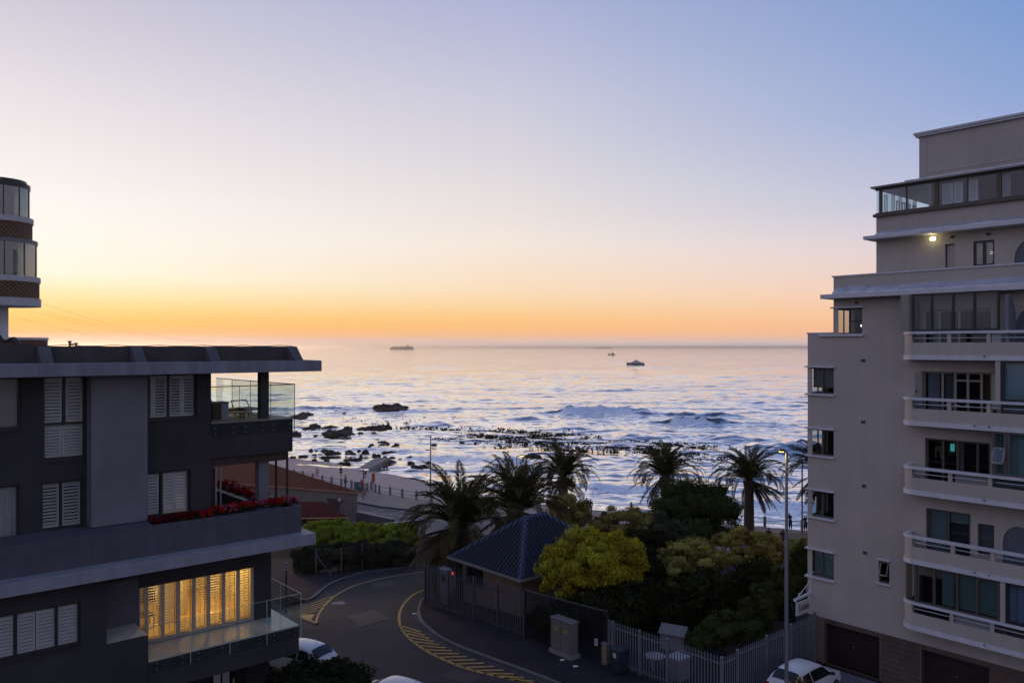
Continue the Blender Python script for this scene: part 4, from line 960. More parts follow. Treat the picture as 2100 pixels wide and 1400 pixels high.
# --- balconies: rounded plan
bC = 15.62; bEnd = 2.0
def plan(a, b, r, n=9, d=0.0):
    """from the wall round the corner and along the front; d grows the outline outwards"""
    pts = [(AF, b+d)]+[(a-d+(r+d)-(r+d)*math.sin(t*PI/2/n), b+d-(r+d)+(r+d)*math.cos(t*PI/2/n)) for t in range(n+1)]+[(a-d, bEnd)]
    return pts
def band(mb, z0, z1, d_out, th, r=.62):
    o_ = plan(AB, bC, r, 9, d_out); i_ = plan(AB, bC, r, 9, d_out-th)
    for k in range(len(o_)-1):
        mb.face((*o_[k],z0),(*o_[k+1],z0),(*o_[k+1],z1),(*o_[k],z1)); mb.face((*i_[k],z0),(*i_[k],z1),(*i_[k+1],z1),(*i_[k+1],z0))
        mb.face((*o_[k],z1),(*o_[k+1],z1),(*i_[k+1],z1),(*i_[k],z1)); mb.face((*o_[k],z0),(*i_[k],z0),(*i_[k+1],z0),(*o_[k+1],z0))
    return mb
def slab(mb, z0, z1, d):
    p = plan(AB, bC, .62, 9, d)+[(AF, bEnd)]
    mb.prism(p, z0, z1); return mb
posts = [[1946,2027],[1946,2027],[1948,2030],[1953,2035],[1951,2034]]
for i in range(5):
    z = zb[i]
    slab_o = slab(rmb(), z, z+.19, .05).build('balcony_slab', m_white, RT)
    mb = band(rmb(), z+.191, z+.73, 0, .14)
    bs_ = rb(1871, AB)
    # the closed rounded end rises to the handrail
    o_ = [p for p in plan(AB, bC, .62, 9, 0) if p[1] > bs_+.02]+[(AB, bs_)]; i_ = [p for p in plan(AB, bC, .62, 9, -.14) if p[1] > bs_+.02]+[(AB+.14, bs_)]
    n_ = min(len(o_), len(i_))
    for k in range(n_-1):
        mb.face((*o_[k],z+.73),(*o_[k+1],z+.73),(*o_[k+1],z+1.1),(*o_[k],z+1.1)); mb.face((*i_[k],z+.73),(*i_[k],z+1.1),(*i_[k+1],z+1.1),(*i_[k+1],z+.73))
    mb.face((*o_[n_-1],z+.73),(*i_[n_-1],z+.73),(*i_[n_-1],z+1.1),(*o_[n_-1],z+1.1))
    for p_ in posts[i]: q = rb(p_, AB); mb.box(AB+.003, AB+.137, q-.075, q+.075, z+.729, z+1.1)
    mb.build('balcony_wall', m_wallR, RT)
    cop = band(rmb(), z+1.1, z+1.21, .05, .22).build('balcony_coping', m_white, RT)
    mb = rmb(); q0 = rb(1874, AB); mb.bar((AB+.07, q0, z+.92), (AB+.07, bEnd, z+.92), .018, 6); mb.build('handrail', m_white, cop)
    for p_ in ((2000,2030) if i % 2 else (2020,)):
        rmb().bar((AB-.12, rb(p_,AB), z+.17), (AB+.05, rb(p_,AB), z+.15), .03, 6).build('drain_spout', m_grate, slab_o)
mb = rmb(); mb.box(AF-.32, AF-.02, 13.5, 14.5, zb[1]-.14, zb[1]-.06); 
# glazing fronts standing on the copings
def front(i, px0, px1, mulls, z0, z1, fr=m_brn, fw=.05, gm=None, a=AB+.06, nm='balcony_glazing'):
    q1, q0 = rb(px0, a), rb(px1, a); mb = rmb()
    for m_ in [px0]+list(mulls)+[px1]:
        q = min(max(rb(m_, a), q0+fw), q1-fw); mb.box(a-.03, a+.05, q-fw, q+fw, z0, z1)
    mb.box(a-.028, a+.048, q0, q1, z0, z0+.09); mb.box(a-.028, a+.048, q0, q1, z1-.09, z1)
    o = mb.build(nm, fr, RT)
    rmb().face((a+.01, q0, z0+.09), (a+.01, q1, z0+.09), (a+.01, q1, z1-.09), (a+.01, q0, z1-.09)).build('pane', gm or m_gr, o)
    return o
f1 = front(0, 1870, 2050, (1911,1955,1999), zb[0]+1.212, 2.299, m_blk, .045)
mb = rmb(); qa = rb(1870,AB+.06); mb.box(AB+.12, AF, qa+.05, qa+.09, zb[0]+1.21, 2.299); mb.box(AB+.1, AB+.2, qa+.12, qa+.5, zb[0]+1.21, 2.28); mb.build('side_pane', glass('sage_glass', (.45,.52,.46), .1), f1)
# curved divider wall at the right of the enclosed balcony
pp = [(0,0),(.95,0),(.95,1.62),(.62,1.62),(.55,1.5),(.5,1.35),(.32,1.25),(.16,.95),(.1,.55),(0,.5)]
mb = rmb(); bd = rb(2062,AB+.1)
i_ = mb.V(*[(AF-y_[0], bd, zb[0]+.2+.9+y_[1]*.95) for y_ in pp], *[(AF-y_[0], bd-.12, zb[0]+1.1+y_[1]*.95) for y_ in pp]); n_ = len(pp)
mb.f.append(tuple(i_+k for k in range(n_))); mb.m.append(0); mb.f.append(tuple(i_+n_+k for k in reversed(range(n_)))); mb.m.append(0)
for k in range(n_): mb.f.append((i_+k, i_+n_+k, i_+n_+(k+1) % n_, i_+(k+1) % n_)); mb.m.append(0)
mb.box(AB+.1, AF, bd-.12, bd, zb[0]+.191, zb[0]+1.1)
mb.build('divider_wall', M('divider_paint', (.19,.20,.23), .8, .1), RT)
q = rb(2046,AB); mb = rmb(); mb.box(AB+.005, AB+.2, q-.09, q+.09, zb[1]+1.211, zb[0]-.001); mb.build('balcony_post', m_wallR, RT)
f2 = front(1, 2053, 2135, (), zb[1]+1.212, zb[0]-.001, m_blk, .05, m_gb)
rmb().box(AB+.2, AB+.22, 3, rb(2057,AB+.2), zb[1]+1.3, zb[0]-.1).build('blind', M('blue_blind', (.24,.34,.39), .85, .12, .6), f2)
f2b = front(1, 2053, 2135, (), zb[1]+.73, zb[1]+1.1, m_blk, .04, m_gb); rmb().box(AB+.2, AB+.22, 3, rb(2057,AB+.2), zb[1]+.75, zb[1]+1.1).build('blind', M('blue_blind', (.24,.34,.39)), f2b)
f3 = front(2, 2034, 2140, (2062,2069), zb[2]+1.212, zb[1]-.001, M('taupe_frame', (.11,.095,.09), .5, .1), .05, m_gb)
wavyB(3, rb(2064,AB+.3), zb[2]+1.22, zb[1]-.1, AB+.28, 22).build('curtain', M('teal_curtain', (.20,.29,.31), .9, .1), f3)
wavyB(rb(2061,AB+.3), rb(2042,AB+.3), zb[2]+1.22, zb[1]-.1, AB+.28, 6).build('curtain', M('teal_curtain', (.2,.29,.31)), f3)
zz = zb[2]; mb = rmb(); q0, q1 = rb(2062,AB), rb(2036,AB)
def pt3(x, u, e=0): return (AB+.02-.3*(1-u)+e, x, zz+1.72+u*.62)
for (x0, x1, u0, u1) in ((q0, q0+.06, 0, 1), (q1-.06, q1, 0, 1), (q0, q1, 0, .1), (q0, q1, .9, 1)): mb.face(pt3(x0,u0), pt3(x1,u0), pt3(x1,u1), pt3(x0,u1))
vl = mb.build('vent_light', M('vent_frame', (.25,.24,.22)), f3); rmb().face(pt3(q0,.05,.01), pt3(q1,.05,.01), pt3(q1,.95,.01), pt3(q0,.95,.01)).build('pane', m_gb, f3)
f3b = front(2, 2038, 2140, (), zb[2]+.73, zb[2]+1.1, m_blk, .03, m_gb); wavyB(3, rb(2042,AB+.3), zb[2]+.75, zb[2]+1.1, AB+.28, 22).build('curtain', M('teal_curtain', (.2,.29,.31)), f3b)
f5 = front(4, 1876, 2052, (1916,1963,2004), zb[4]+1.212, zb[3]-.001, m_brn, .055)
mb = rmb()
for t in range(3, 9): 
    x, y = plan(AB, bC, .62, 9, -.08)[t]; mb.bar((x,y,zb[4]+1.21),(x,y,zb[3]),.035,6)
mb.build('mullion', m_brn, f5)
m_gblind = M('aqua_blind', (.22,.36,.36), .8, .1, 1)
for p0, p1 in ((1932,1957),(1966,2000),(2008,2046)):
    louvreB(rmb(), rb(p1,AB+.2), rb(p0,AB+.2), zb[4]+1.32, zb[3]-.1, AB+.22, 20, .01, .09, 1.1).build('blind', m_gblind, f5)
q = rb(2056,AB); mb = rmb(); mb.box(AB+.005, AB+.2, q-.09, q+.09, zb[4]+1.211, zb[3]-.001); mb.build('balcony_post', m_wallR, RT)
f5c = front(4, 2063, 2140, (), zb[4]+1.212, zb[3]-.001, m_blk, .05, m_gb); wavyB(3, rb(2066,AB+.2), zb[4]+1.3, zb[3]-.1, AB+.25, 26).build('curtain', M('blue_curtain', (.19,.25,.33), .9, .1), f5c)
for p0, p1, mm in ((1877,1946,m_gr),(1957,2029,M('frosted_panel', (.20,.22,.23), .4, .08)),(2037,2053,m_blk),(2063,2140,m_gr)):
    rmb().box(AB+.09, AB+.11, rb(p1,AB), rb(p0,AB), zb[4]+.73, zb[4]+1.1).build('infill_panel', mm, RT)
for p0, p1 in ((1957,2029),):
    rmb().box(AB+.09, AB+.11, rb(p1,AB), rb(p0,AB), zb[2]+.73, zb[2]+1.06).build('infill_panel', M('frosted_panel', (.2,.22,.23)), RT)
# doors and rooms behind the balconies
def doorset(q, mulls, name, fr, rail=None, gm=None, fw=.05):
    mb = rmb(); a = AF+.1
    for m_ in mulls: x = min(max(B_(m_), q[0]+fw), q[1]-fw); mb.box(a, a+.07, x-fw, x+fw, q[2], q[3])
    mb.box(a+.002, a+.068, q[0], q[1], q[3]-.08, q[3])
    if rail: mb.box(a+.003, a+.067, B_(rail[1]), B_(rail[0]), rail[2]-.04, rail[2]+.04)
    o = mb.build(name, fr, RT)
    rmb().face((a+.03, q[0], q[2]), (a+.03, q[1], q[2]), (a+.03, q[1], q[3]), (a+.03, q[0], q[3])).build('pane', gm or m_gr, o); return o
m_pale = M('pale_frame', (.27,.25,.215), .6, .08)
o = doorset(d2, (1893,1931,1957,1983,2011,2033), 'sliding_door', m_pale, (1959,2008,-1.42))
wavyB(B_(1922), B_(1898), d2[2], d2[3]-.05, AF+.3, 5, .04).build('curtain', M('lilac_curtain', (.36,.40,.50), .9, .08), o)
wavyB(B_(2031), B_(2026), d2[2], d2[3]-.05, AF+.3, 2, .04).build('curtain', M('lilac_curtain', (.36,.4,.5)), o)
wavyB(B_(2025), B_(2013), d2[2], d2[3]-.05, AF+.35, 4, .04).build('curtain', M('amber_curtain', (.30,.17,.06), .9, .1), o)
wavyB(B_(1954), B_(1933), d2[2], d2[3]-.05, AF+.32, 4, .03).build('curtain', M('grey_voile', (.20,.21,.23), .9, .15), o)
mb = rmb(); mb.box(AF-.08, AF, d2[0]-.1, d2[1]+.1, d2[3]+.001, d2[3]+.09); mb.build('lintel', m_wallR, RT)
mb = rmb(); q = B_(1878); mb.box(AF-.06, AF-.005, B_(1893), q, d2[2], d2[3]-.02); dd = mb.build('door_leaf', m_pale, RT); rmb().box(AF-.07, AF-.06, B_(1891), B_(1880), d2[2]+.1, d2[3]-.15).build('pane', M('pale_glazing', (.26,.28,.29), .2, .05), dd); rmb().bar((AF-.12, B_(1881), -2.0), (AF-.12, B_(1881), -1.85), .02, 6).build('handle', m_blk, dd)
o = doorset(d3, (1899,1932,1962,2003,2030), 'sliding_door', m_brn)
wavyB(B_(1971), B_(1956), d3[2], d3[3]-.05, AF+.3, 3, .05).build('curtain', M('cream_curtain', (.34,.34,.31), .9, .08), o)
rmb().box(AF+1.6, AF+1.64, B_(1931,AF+1.6), B_(1917,AF+1.6), -5.0, -4.45).build('picture', M('white_paper', (.75,.75,.75), .8, .05), o)
rmb().box(AF+1.58, AF+1.6, B_(1928,AF+1.6), B_(1921,AF+1.6), -5.0, -4.7).build('picture', M('black_ink', (.02,.02,.02), .8, .05), o)
rmb().box(AF+2.2, AF+2.24, B_(1957,AF+2.2), B_(1949,AF+2.2), -4.72, -4.38).build('screen', M('screen_glow', (.1,.5,.5), .5, 0, emit=(.10,.70,.64,.45)), o)
rmb().box(AF+.9, AF+.95, B_(1930,AF+.9), B_(1902,AF+.9), -4.25, -3.98).build('pelmet', M('amber_wall', (.28,.15,.05), .9, .15), o)
o = doorset(d4, (1900,1943,1989), 'sliding_door', m_brn)
rmb().box(AF+.2, AF+.22, B_(1941), B_(1901), d4[2], d4[3]-.08).build('blind', M('aqua_screen', (.19,.28,.33), .6, .06, .6), o)
rmb().box(AF+.2, AF+.22, B_(1988), B_(1946), d4[3]-.5, d4[3]-.08).build('blind', M('aqua_screen', (.19,.28,.33)), o)
wavyB(B_(1988), B_(1946), d4[2], d4[3]-.5, AF+.25, 8, .03).build('curtain', M('dark_curtain', (.06,.06,.075), .9, .15), o)
mb = rmb(); mb.box(AF+.06, AF+.13, d4w[0], d4w[0]+.05, d4w[2], d4w[3]); mb.box(AF+.06, AF+.13, d4w[1]-.05, d4w[1], d4w[2], d4w[3]); mb.box(AF+.06, AF+.13, d4w[0], d4w[1], d4w[2], d4w[2]+.05); mb.box(AF+.06, AF+.13, d4w[0], d4w[1], -7.99, -7.93); mb.box(AF+.06, AF+.13, d4w[0], d4w[1], d4w[3]-.05, d4w[3])
o = mb.build('window', m_brn, RT); rmb().box(AF+.14, AF+.16, d4w[0], d4w[1], d4w[2], d4w[3]).build('blind', M('slate_blind', (.15,.16,.19), .6, .08), o); rmb().face((AF+.1, d4w[0], d4w[2]), (AF+.1, d4w[1], d4w[2]), (AF+.1, d4w[1], d4w[3]), (AF+.1, d4w[0], d4w[3])).build('pane', m_gr, o)
arch(B_(2092), .62, zb[3]+.2, -7.95, AF)
arch(B_(2120), .62, zb[0]+.2, .9, AF)
o = doorset(d1, (1893,1925,1965,2034), 'sliding_door', m_white)
rmb().box(AF+.3, AF+.34, B_(1921), B_(1899), d1[2], d1[3]-.1).build('shutter', M('white_shutter', (.45,.46,.48), .7, .08), o)
o = doorset(d5, (1888,1960,2040), 'sliding_door', m_brn)
# balcony furniture
t = thing('balcony_table', 'folding balcony table with crossed legs laid with white dishes on the middle balcony', 'table', W(AB+.5, B_(1965,AB+.5), zb[1]+.19), TH)
mb = MB(); mb.box(-.25,.25,-.55,.55,.68,.71); mb.build('table_top', M('table_paint', (.25,.24,.25), .6, .1), t)
for y in (-.4,.4):
    MB().bar((-.2,y-.15,0),(.2,y+.15,.68),.015,6).build('leg', m_blk, t); MB().bar((.2,y-.15,0),(-.2,y+.15,.68),.015,6).build('leg', m_blk, t)
for dy, r_ in ((-.35,.1),(.05,.12),(.4,.09)):
    o = MB().prism([(r_*math.cos(k*PI/6), dy+r_*math.sin(k*PI/6)) for k in range(12)], .711, .76).build('dish', M('white_china', (.7,.7,.72), .3, .03), t)
t = thing('potted_plant', 'small spiky potted plant standing on the middle balcony by the white post', 'plant', W(AB+.45, B_(2040,AB+.45), zb[1]+.19), TH)
mb = MB(); mb.bar((0,0,0),(0,0,.42),.13,12,.17); mb.build('pot', M('terracotta', (.16,.08,.05), .8, .15), t)
mb = MB(); r = random.Random(2)
for k in range(16):
    a = r.uniform(0,6.28); e = r.uniform(.2,.9); d = Vector((math.cos(a)*e, math.sin(a)*e, 1)).normalized(); s_ = Vector((-math.sin(a), math.cos(a), 0))*.025; p = Vector((0,0,.42)); mb.face(p-s_, p+s_, p+d*.33)
mb.build('leaves', M('plant_leaf', (.03,.05,.03), .7, .3), t)
t = thing('balcony_chair', 'pale folding chair inside the glazed top balcony by the scrolled divider wall', 'chair', W(AB+.5, B_(2041,AB+.5), zb[0]+.19), TH)
mb = MB(); mb.box(-.2,.2,-.2,.2,.42,.46); mb.build('seat', m_shut, t)
mb = MB(); mb.box(.17,.2,-.2,.2,.5,.86); mb.build('backrest', m_shut, t)
for x, y in ((-.18,-.18),(.18,-.18),(-.18,.18),(.18,.18)): MB().bar((x,y,0),(x,y,.86 if x > 0 else .42),.015,6).build('leg', m_blk, t)
# ------------------------------------------------------------------ hanging name board at the corner
t = thing('name_sign', 'white hanging sign board lettered Lisdale under a scrolled bracket on the beige block corner', 'sign', W(AF-.02, b0-.2, -12.6), TH)
# board hangs out along -a from the corner
mb = MB(); mb.bar((.02,.0,.62),(-1.55,.0,.55),.075,10); mb.build('bracket_arm', m_white, t)
mb = MB(); mb.bar((-.0,0,1.25),(-1.25,0,.64),.022,6); mb.bar((-.02,0,.35),(-.02,0,1.4),.03,6)
for k in range(14):
    a0, a1 = k*2*PI/14, (k+1)*2*PI/14; mb.bar((-.28+.16*math.cos(a0),0,.82+.14*math.sin(a0)),(-.28+.16*math.cos(a1),0,.82+.14*math.sin(a1)),.015,5)
mb.bar((-1.15,0,.6),(-1.15,0,.82),.03,6); mb.build('bracket_scroll', m_white, t)
mb = MB(); mb.box(-1.35,-.12,-.03,.03,-.2,.38); mb.build('board', M('sign_face', (.50,.50,.50), .7, .08, 2), t)
mb = MB(); mb.box(-1.38,-.09,-.04,.04,-.235,-.2); mb.box(-1.38,-1.35,-.04,.04,-.2,.45); mb.box(-.12,-.09,-.04,.04,-.2,.45); mb.build('board_frame', m_white, t)
fc = bpy.data.curves.new('lettering', 'FONT'); fc.body = 'Lisdale'; fc.size = .43; fc.extrude = .004; fc.align_x = 'CENTER'; fc.align_y = 'CENTER'
fo = bpy.data.objects.new('lettering_curve', fc); COL.objects.link(fo)
dg = bpy.context.evaluated_depsgraph_get(); me = bpy.data.meshes.new_from_object(fo.evaluated_get(dg)); bpy.data.objects.remove(fo)
me.name = 'lettering'; me.materials.append(M('letter_paint', (.015,.03,.02), .6, .1))
lo = bpy.data.objects.new('lettering', me); COL.objects.link(lo); lo.parent = t; lo.location = (-.735, -.036, .09); lo.rotation_euler = (PI/2, 0, 0); lo.scale = (.80, 1.05, 1)
# ------------------------------------------------------------------ far-left round tower
m_twr = M('tower_white', (.50,.50,.52), .8, .08, .6, streak=.1)
m_brk = M('lattice_brick', (.085,.045,.030), .85, .25, 3)
TW = P(0, 700, 43); TW.z = -16
TT = thing('apartment_tower', 'white tower at the far left with rounded glazed bays over brick lattice balcony bands', 'building', TW, .0)
def zt_(py): return (HY-py)/F*43+16
def cyl(mb, r, z0, z1, n=48, a0=-PI, a1=0.0, sx=1.0, cy=0.0):
    p = [(r*sx*math.cos(a0+(a1-a0)*k/n), cy+r*math.sin(a0+(a1-a0)*k/n)) for k in range(n+1)]
    return p
def drum(name, r, z0, z1, mat, th=None, parent=TT, n=48):
    mb = MB(); p = [(r*math.cos(2*PI*k/n), r*math.sin(2*PI*k/n)) for k in range(n)]
    if th:
        q = [((r-th)*math.cos(2*PI*k/n), (r-th)*math.sin(2*PI*k/n)) for k in range(n)]
        for k in range(n):
            j = (k+1) % n
            mb.face((*p[k],z0),(*p[j],z0),(*p[j],z1),(*p[k],z1)); mb.face((*q[k],z0),(*q[k],z1),(*q[j],z1),(*q[j],z0)); mb.face((*p[k],z1),(*p[j],z1),(*q[j],z1),(*q[k],z1)); mb.face((*p[k],z0),(*q[k],z0),(*q[j],z0),(*p[j],z0))
    else: mb.prism(p, z0, z1)
    return mb.build(name, mat, parent)
def rpx(px): return px/F*43*.85
m_tgl = glass('tower_glass', (.42,.46,.45), .14)
for (rg, rc, yt, yg0, yg1, yc1, yb1) in ((62, 70, 372, 387, 447, 458, 495), (77.5, 85, 493, 501, 568, 579, 612)):
    g = drum('glazed_bay', rpx(rg), zt_(yg1), zt_(yg0), m_tgl, .03)
    for k in range(11):
        a = 2*PI*k/11+.25; r = rpx(rg)+.005; MB().bar((r*math.cos(a), r*math.sin(a), zt_(yg1)), (r*math.cos(a), r*math.sin(a), zt_(yg0)), .028, 6).build('mullion', m_frame, g)
    mb = MB(); r = rpx(rg)-.35
    for k in range(60):
        a0, a1 = -PI*.95+k*.9*PI/60, -PI*.95+(k+1)*.9*PI/60
        if k % 15 < 6: mb.face((r*math.cos(a0),r*math.sin(a0),zt_(yg1)),(r*math.cos(a1),r*math.sin(a1),zt_(yg1)),((r-.06)*math.cos(a1),(r-.06)*math.sin(a1),zt_(yg0+18)),((r-.06)*math.cos(a0),(r-.06)*math.sin(a0),zt_(yg0+18)))
    mb.build('blind', m_blind, g)
    drum('roof_edge', rpx(rg+1.5), zt_(yg0), zt_(yt if yt > 400 else 378), m_frame if yt < 400 else M('gutter_grey', (.16,.17,.19), .6, .1))
    drum('coping', rpx(rc), zt_(yc1), zt_(yg1), m_twr)
    b = drum('lattice_band', rpx(rc-3.5), zt_(yb1), zt_(yc1), m_brk, .2)
    mb = MB(); r = rpx(rc-3.5)+.01; n = 46; h0, h1 = zt_(yb1), zt_(yc1); nr = 4
    for k in range(n):
        for j in range(nr):
            a0, a1 = 2*PI*k/n, 2*PI*(k+1)/n; u0, u1 = h0+(h1-h0)*j/nr, h0+(h1-h0)*(j+1)/nr
            mb.bar((r*math.cos(a0),r*math.sin(a0),u0),(r*math.cos(a1),r*math.sin(a1),u1),.016,4); mb.bar((r*math.cos(a1),r*math.sin(a1),u0),(r*math.cos(a0),r*math.sin(a0),u1),.016,4)
    mb.build('lattice', M('lattice_tile', (.26,.17,.11), .7, .2), b)
drum('roof_cap', rpx(56), zt_(378), zt_(371), m_frame)
drum('core', rpx(30), zt_(628), zt_(380), M('tower_core', (.10,.10,.105), .9, .1))
drum('balcony_slab', rpx(86), zt_(628), zt_(612), m_twr)
drum('wall', rpx(17.5), 0, zt_(628), M('tower_wall', (.55,.55,.58), .85, .1, 1))
c_ = drum('coping', rpx(102), zt_(697), zt_(692), m_twr); drum('lattice_band', rpx(100), zt_(760), zt_(697), m_brk, .2)
mb = MB(); mb.box(rpx(-40), rpx(17), -2.6, -2.3, zt_(572), zt_(628)); mb.box(rpx(-40), rpx(8), -2.9, -2.5, zt_(612), zt_(570)); mb.build('balcony_wall', m_twr, TT)
c0 = P(4, 690, 40)
mb = MB(); pts = [P(0,688,36), P(6,698,36), P(14,700,36), P(22,694,36), P(30,693,36), P(37,700,36), P(41,709,36)]
mb.tube(pts, .06, 6); pts = [P(0,695,36.2), P(10,703,36.2), P(20,699,36.2), P(28,698,36.2), P(36,707,36.2)]; mb.tube(pts, .04, 6)
o = mb.build('cable', m_frame); tag(o, 'thick black cables looping down the tower wall onto the flat roof', 'cable')
for (x0, y0, x1, y1, nm) in ((86,622,440,700,'upper'),(44,632,460,706,'middle'),(30,650,430,712,'lower'),(96,640,480,700,'second')):
    p, q = P(x0, y0, 45), P(x1, y1, 95); mb = MB(); pts = []
    for k in range(15):
        t = k/14; v = p.lerp(q, t); v.z -= 1.0*4*t*(1-t)*.6; pts.append(v)
    mb.tube(pts, .0045, 4); o = mb.build('overhead_wire', m_blk); tag(o, {'upper':'topmost thin wire sagging across the sunset left of the sea','second':'second thin overhead wire from the top against the orange sky','middle':'third thin overhead wire from the top against the orange sky','lower':'lowest thin overhead wire against the orange sky'}[nm], 'wire', 'overhead wires against the sunset')
# ------------------------------------------------------------------ kiosk with the blue hipped roof
KA, KB = 29.7, 33.8; KL, KW = 8.35, 6.7; ze_, rise = -12.98, 2.55
kb_ = W(KA+.6, KB+.6, -15.45)
KT = thing('kiosk', 'small plastered kiosk with a dark blue ribbed metal hipped roof beside the bend', 'building', kb_, TH)
KO = (KA+.6, KB+.6, -15.45)
def kmb(): return MB(KO)
mb = kmb(); wallB(mb, KB+.6, KB+KW-.6, -16.2, ze_-.02, KA+.6, [(KB+4.1, KB+5.9, -14.6, ze_-.25)], .2); mb.box(KA+.62, KA+KL-.6, KB+.6, KB+.75, -16.2, ze_-.02); mb.box(KA+.62, KA+KL-.6, KB+KW-.75, KB+KW-.6, -17, ze_-.02); mb.box(KA+KL-.75, KA+KL-.6, KB+.75, KB+KW-.75, -17, ze_-.02)
mb.build('wall', M('kiosk_plaster', (.23,.17,.135), .85, .12, .8, streak=.1), KT)
m_blue = M('blue_roof_metal', (.021,.025,.040), .6, .2, 1.2, spec=.25)
hw_ = KW/2; r0, r1 = KA+hw_, KA+KL-hw_; kc = KB+hw_; zr_ = ze_+rise
def ribface(mb, e0, e1, t0, t1, pitch=.29, amp=.075):
    """ribbed sheet between eave line e0-e1 and top line t0-t1 (may be a point)"""
    e0, e1, t0, t1 = map(Vector, (e0, e1, t0, t1)); n = int((e1-e0).length/pitch); u = (e1-e0)/n
    slope = (t0-e0); nrm = u.cross(((t0+t1)/2-(e0+e1)/2)).normalized(); nrm = nrm if nrm.z > 0 else -nrm
    ed = (e1-e0).normalized(); run = ((t0-e0)-(t0-e0).dot(ed)*ed)
    l0, l1 = (t0-e0).dot(ed), (t1-e0).dot(ed); Ltot = (e1-e0).length
    def ln(s):
        if s <= l0: return s/l0 if l0 > 1e-6 else 1.0
        if s >= l1: return (Ltot-s)/(Ltot-l1) if Ltot-l1 > 1e-6 else 1.0
        return 1.0
    prof = [(0,0),(.55,0),(.65,amp),(.88,amp),(.98,0)]
    pr = None
    for k in range(n):
        for f_, a_ in prof:
            s = (k+f_)*pitch*(Ltot/(n*pitch)); L1 = ln(min(max(s,0),Ltot)); p = e0+ed*s+nrm*a_; q = p+run*L1
            if pr: mb.face(pr[0], p, q, pr[1])
            pr = (p, q)
mb = kmb(); c = [(KA,KB,ze_),(KA+KL,KB,ze_),(KA+KL,KB+KW,ze_),(KA,KB+KW,ze_)]; R0, R1 = (r0,kc,zr_), (r1,kc,zr_)
ribface(mb, c[3], c[0], R0, R0); ribface(mb, c[0], c[1], R0, R1); ribface(mb, c[1], c[2], R1, R1); ribface(mb, c[2], c[3], R1, R0)
roof = mb.build('roof', m_blue, KT)
mb = kmb()
def cap(p, q, w=.2):
    p, q = Vector(p), Vector(q); d = (q-p).normalized(); s = d.cross(Vector((0,0,1))).normalized()*w; up = Vector((0,0,.075)); dn = Vector((0,0,-.09))
    mb.face(p-s+dn, p+up, q+up, q-s+dn); mb.face(p+up, p+s+dn, q+s+dn, q+up)
    mb.face(p-s+dn, p+s+dn, p+up)
for p in (c[0], c[3]): cap(p, R0)
for p in (c[1], c[2]): cap(p, R1)
cap(R0, R1); mb.build('ridge_cap', M('blue_cap', (.050,.070,.135), .55, .1, 1, spec=.3), roof)
mb = kmb(); g_ = .12
mb.box(KA-g_, KA-.01, KB-g_, KB+KW+g_, ze_-.14, ze_-.0); mb.box(KA-.01, KA+KL+g_, KB-g_, KB-.01, ze_-.141, ze_-.001); mb.box(KA, KA+.5, KB, KB+KW, ze_-.12, ze_-.08); mb.box(KA+.5, KA+KL, KB, KB+.5, ze_-.12, ze_-.08)
mb.build('gutter', M('gutter_paint', (.20,.19,.18), .6, .1), KT)
mb = kmb(); mb.box(KA+.79, KA+.83, KB+4.1, KB+5.9, -14.6, ze_-.25); kw = mb.build('window', M('kiosk_window', (.01,.01,.014), .15, .1), KT)
mb = kmb()
for k in range(9): mb.bar((KA+.66, KB+4.2+k*.2, -14.6), (KA+.66, KB+4.2+k*.2, ze_-.25), .014, 5)
mb.build('bars', m_blk, kw)
mb = kmb()
for k in range(5): mb.box(KA+.7, KA+.76, KB+5.05+k*.14, KB+5.12+k*.14, ze_-.42, ze_-.36)
mb.build('lamp', M('cool_led', (1,1,1), .5, 0, emit=(.6,.85,1,2.2)), kw)
p_ = P(929, 1175, 46.9)
o = MB().box(-.05,.05,-.05,.05,-.05,.05).build('red_lamp', M('red_glow', (.8,.05,.05), .5, 0, emit=(1,.03,.04,2)), KT, bevel=.02); o.matrix_local = Matrix.Rotation(-TH, 4, 'Z') @ Matrix.Translation(p_-kb_)
# ------------------------------------------------------------------ fences
def palisade(name, label, p, q, n, hgt, mat, posts, group=None, top_follow=True, stepz=None, cat='fence', railz=(.25, None)):
    """pales between two plan points; posts = list of fractions"""
    p, q = Vector((p[0],p[1],0)), Vector((q[0],q[1],0)); base = Vector((p.x,p.y,h(p.y)))
    t = thing(name, label, cat, base, math.atan2((q-p).y, (q-p).x), group); Ln = (q-p).length
    def zz(s): y = p.y+(q.y-p.y)*s/Ln; return h(y)-base.z+.12
    mb = MB()
    for k in range(n):
        s = (k+.5)*Ln/n; z0 = zz(s); w_ = .028
        mb.box(s-w_, s+w_, -.012, .012, z0+.05, z0+hgt-.06); i = mb.V((s-w_,-.012,z0+hgt-.06),(s+w_,-.012,z0+hgt-.06),(s+w_,.012,z0+hgt-.06),(s-w_,.012,z0+hgt-.06),(s,0,z0+hgt+.04))
        for f_ in ((0,1,4),(1,2,4),(2,3,4),(3,0,4)): mb.f.append(tuple(i+j for j in f_)); mb.m.append(0)
    mb.build('pales', mat, t)
    for zr in (.22, hgt-.3 if railz[1] is None else railz[1]):
        mb = MB(); mb.beam((0,.03,zz(0)+zr),(Ln,.03,zz(Ln)+zr),.03,.05); mb.build('rail', mat, t)
    for f_ in posts:
        s = f_*Ln; MB().box(s-.05,s+.05,-.06,.05,zz(s)-.1,zz(s)+hgt+.02).build('post', mat, t)
    return t
m_pal = M('dark_palisade', (.085,.085,.105), .55, .12, 2, metal=.3)
m_palw = M('galvanised_palisade', (.22,.225,.275), .5, .15, 2, metal=.35)
g0, g1_ = G(872,1244.5), G(1075,1312)
palisade('palisade_fence', 'dark steel palisade fence on the kerb side of the blue roofed kiosk', g0, g1_, 46, 2.4, m_pal, (0,.26,.53,.76,1))
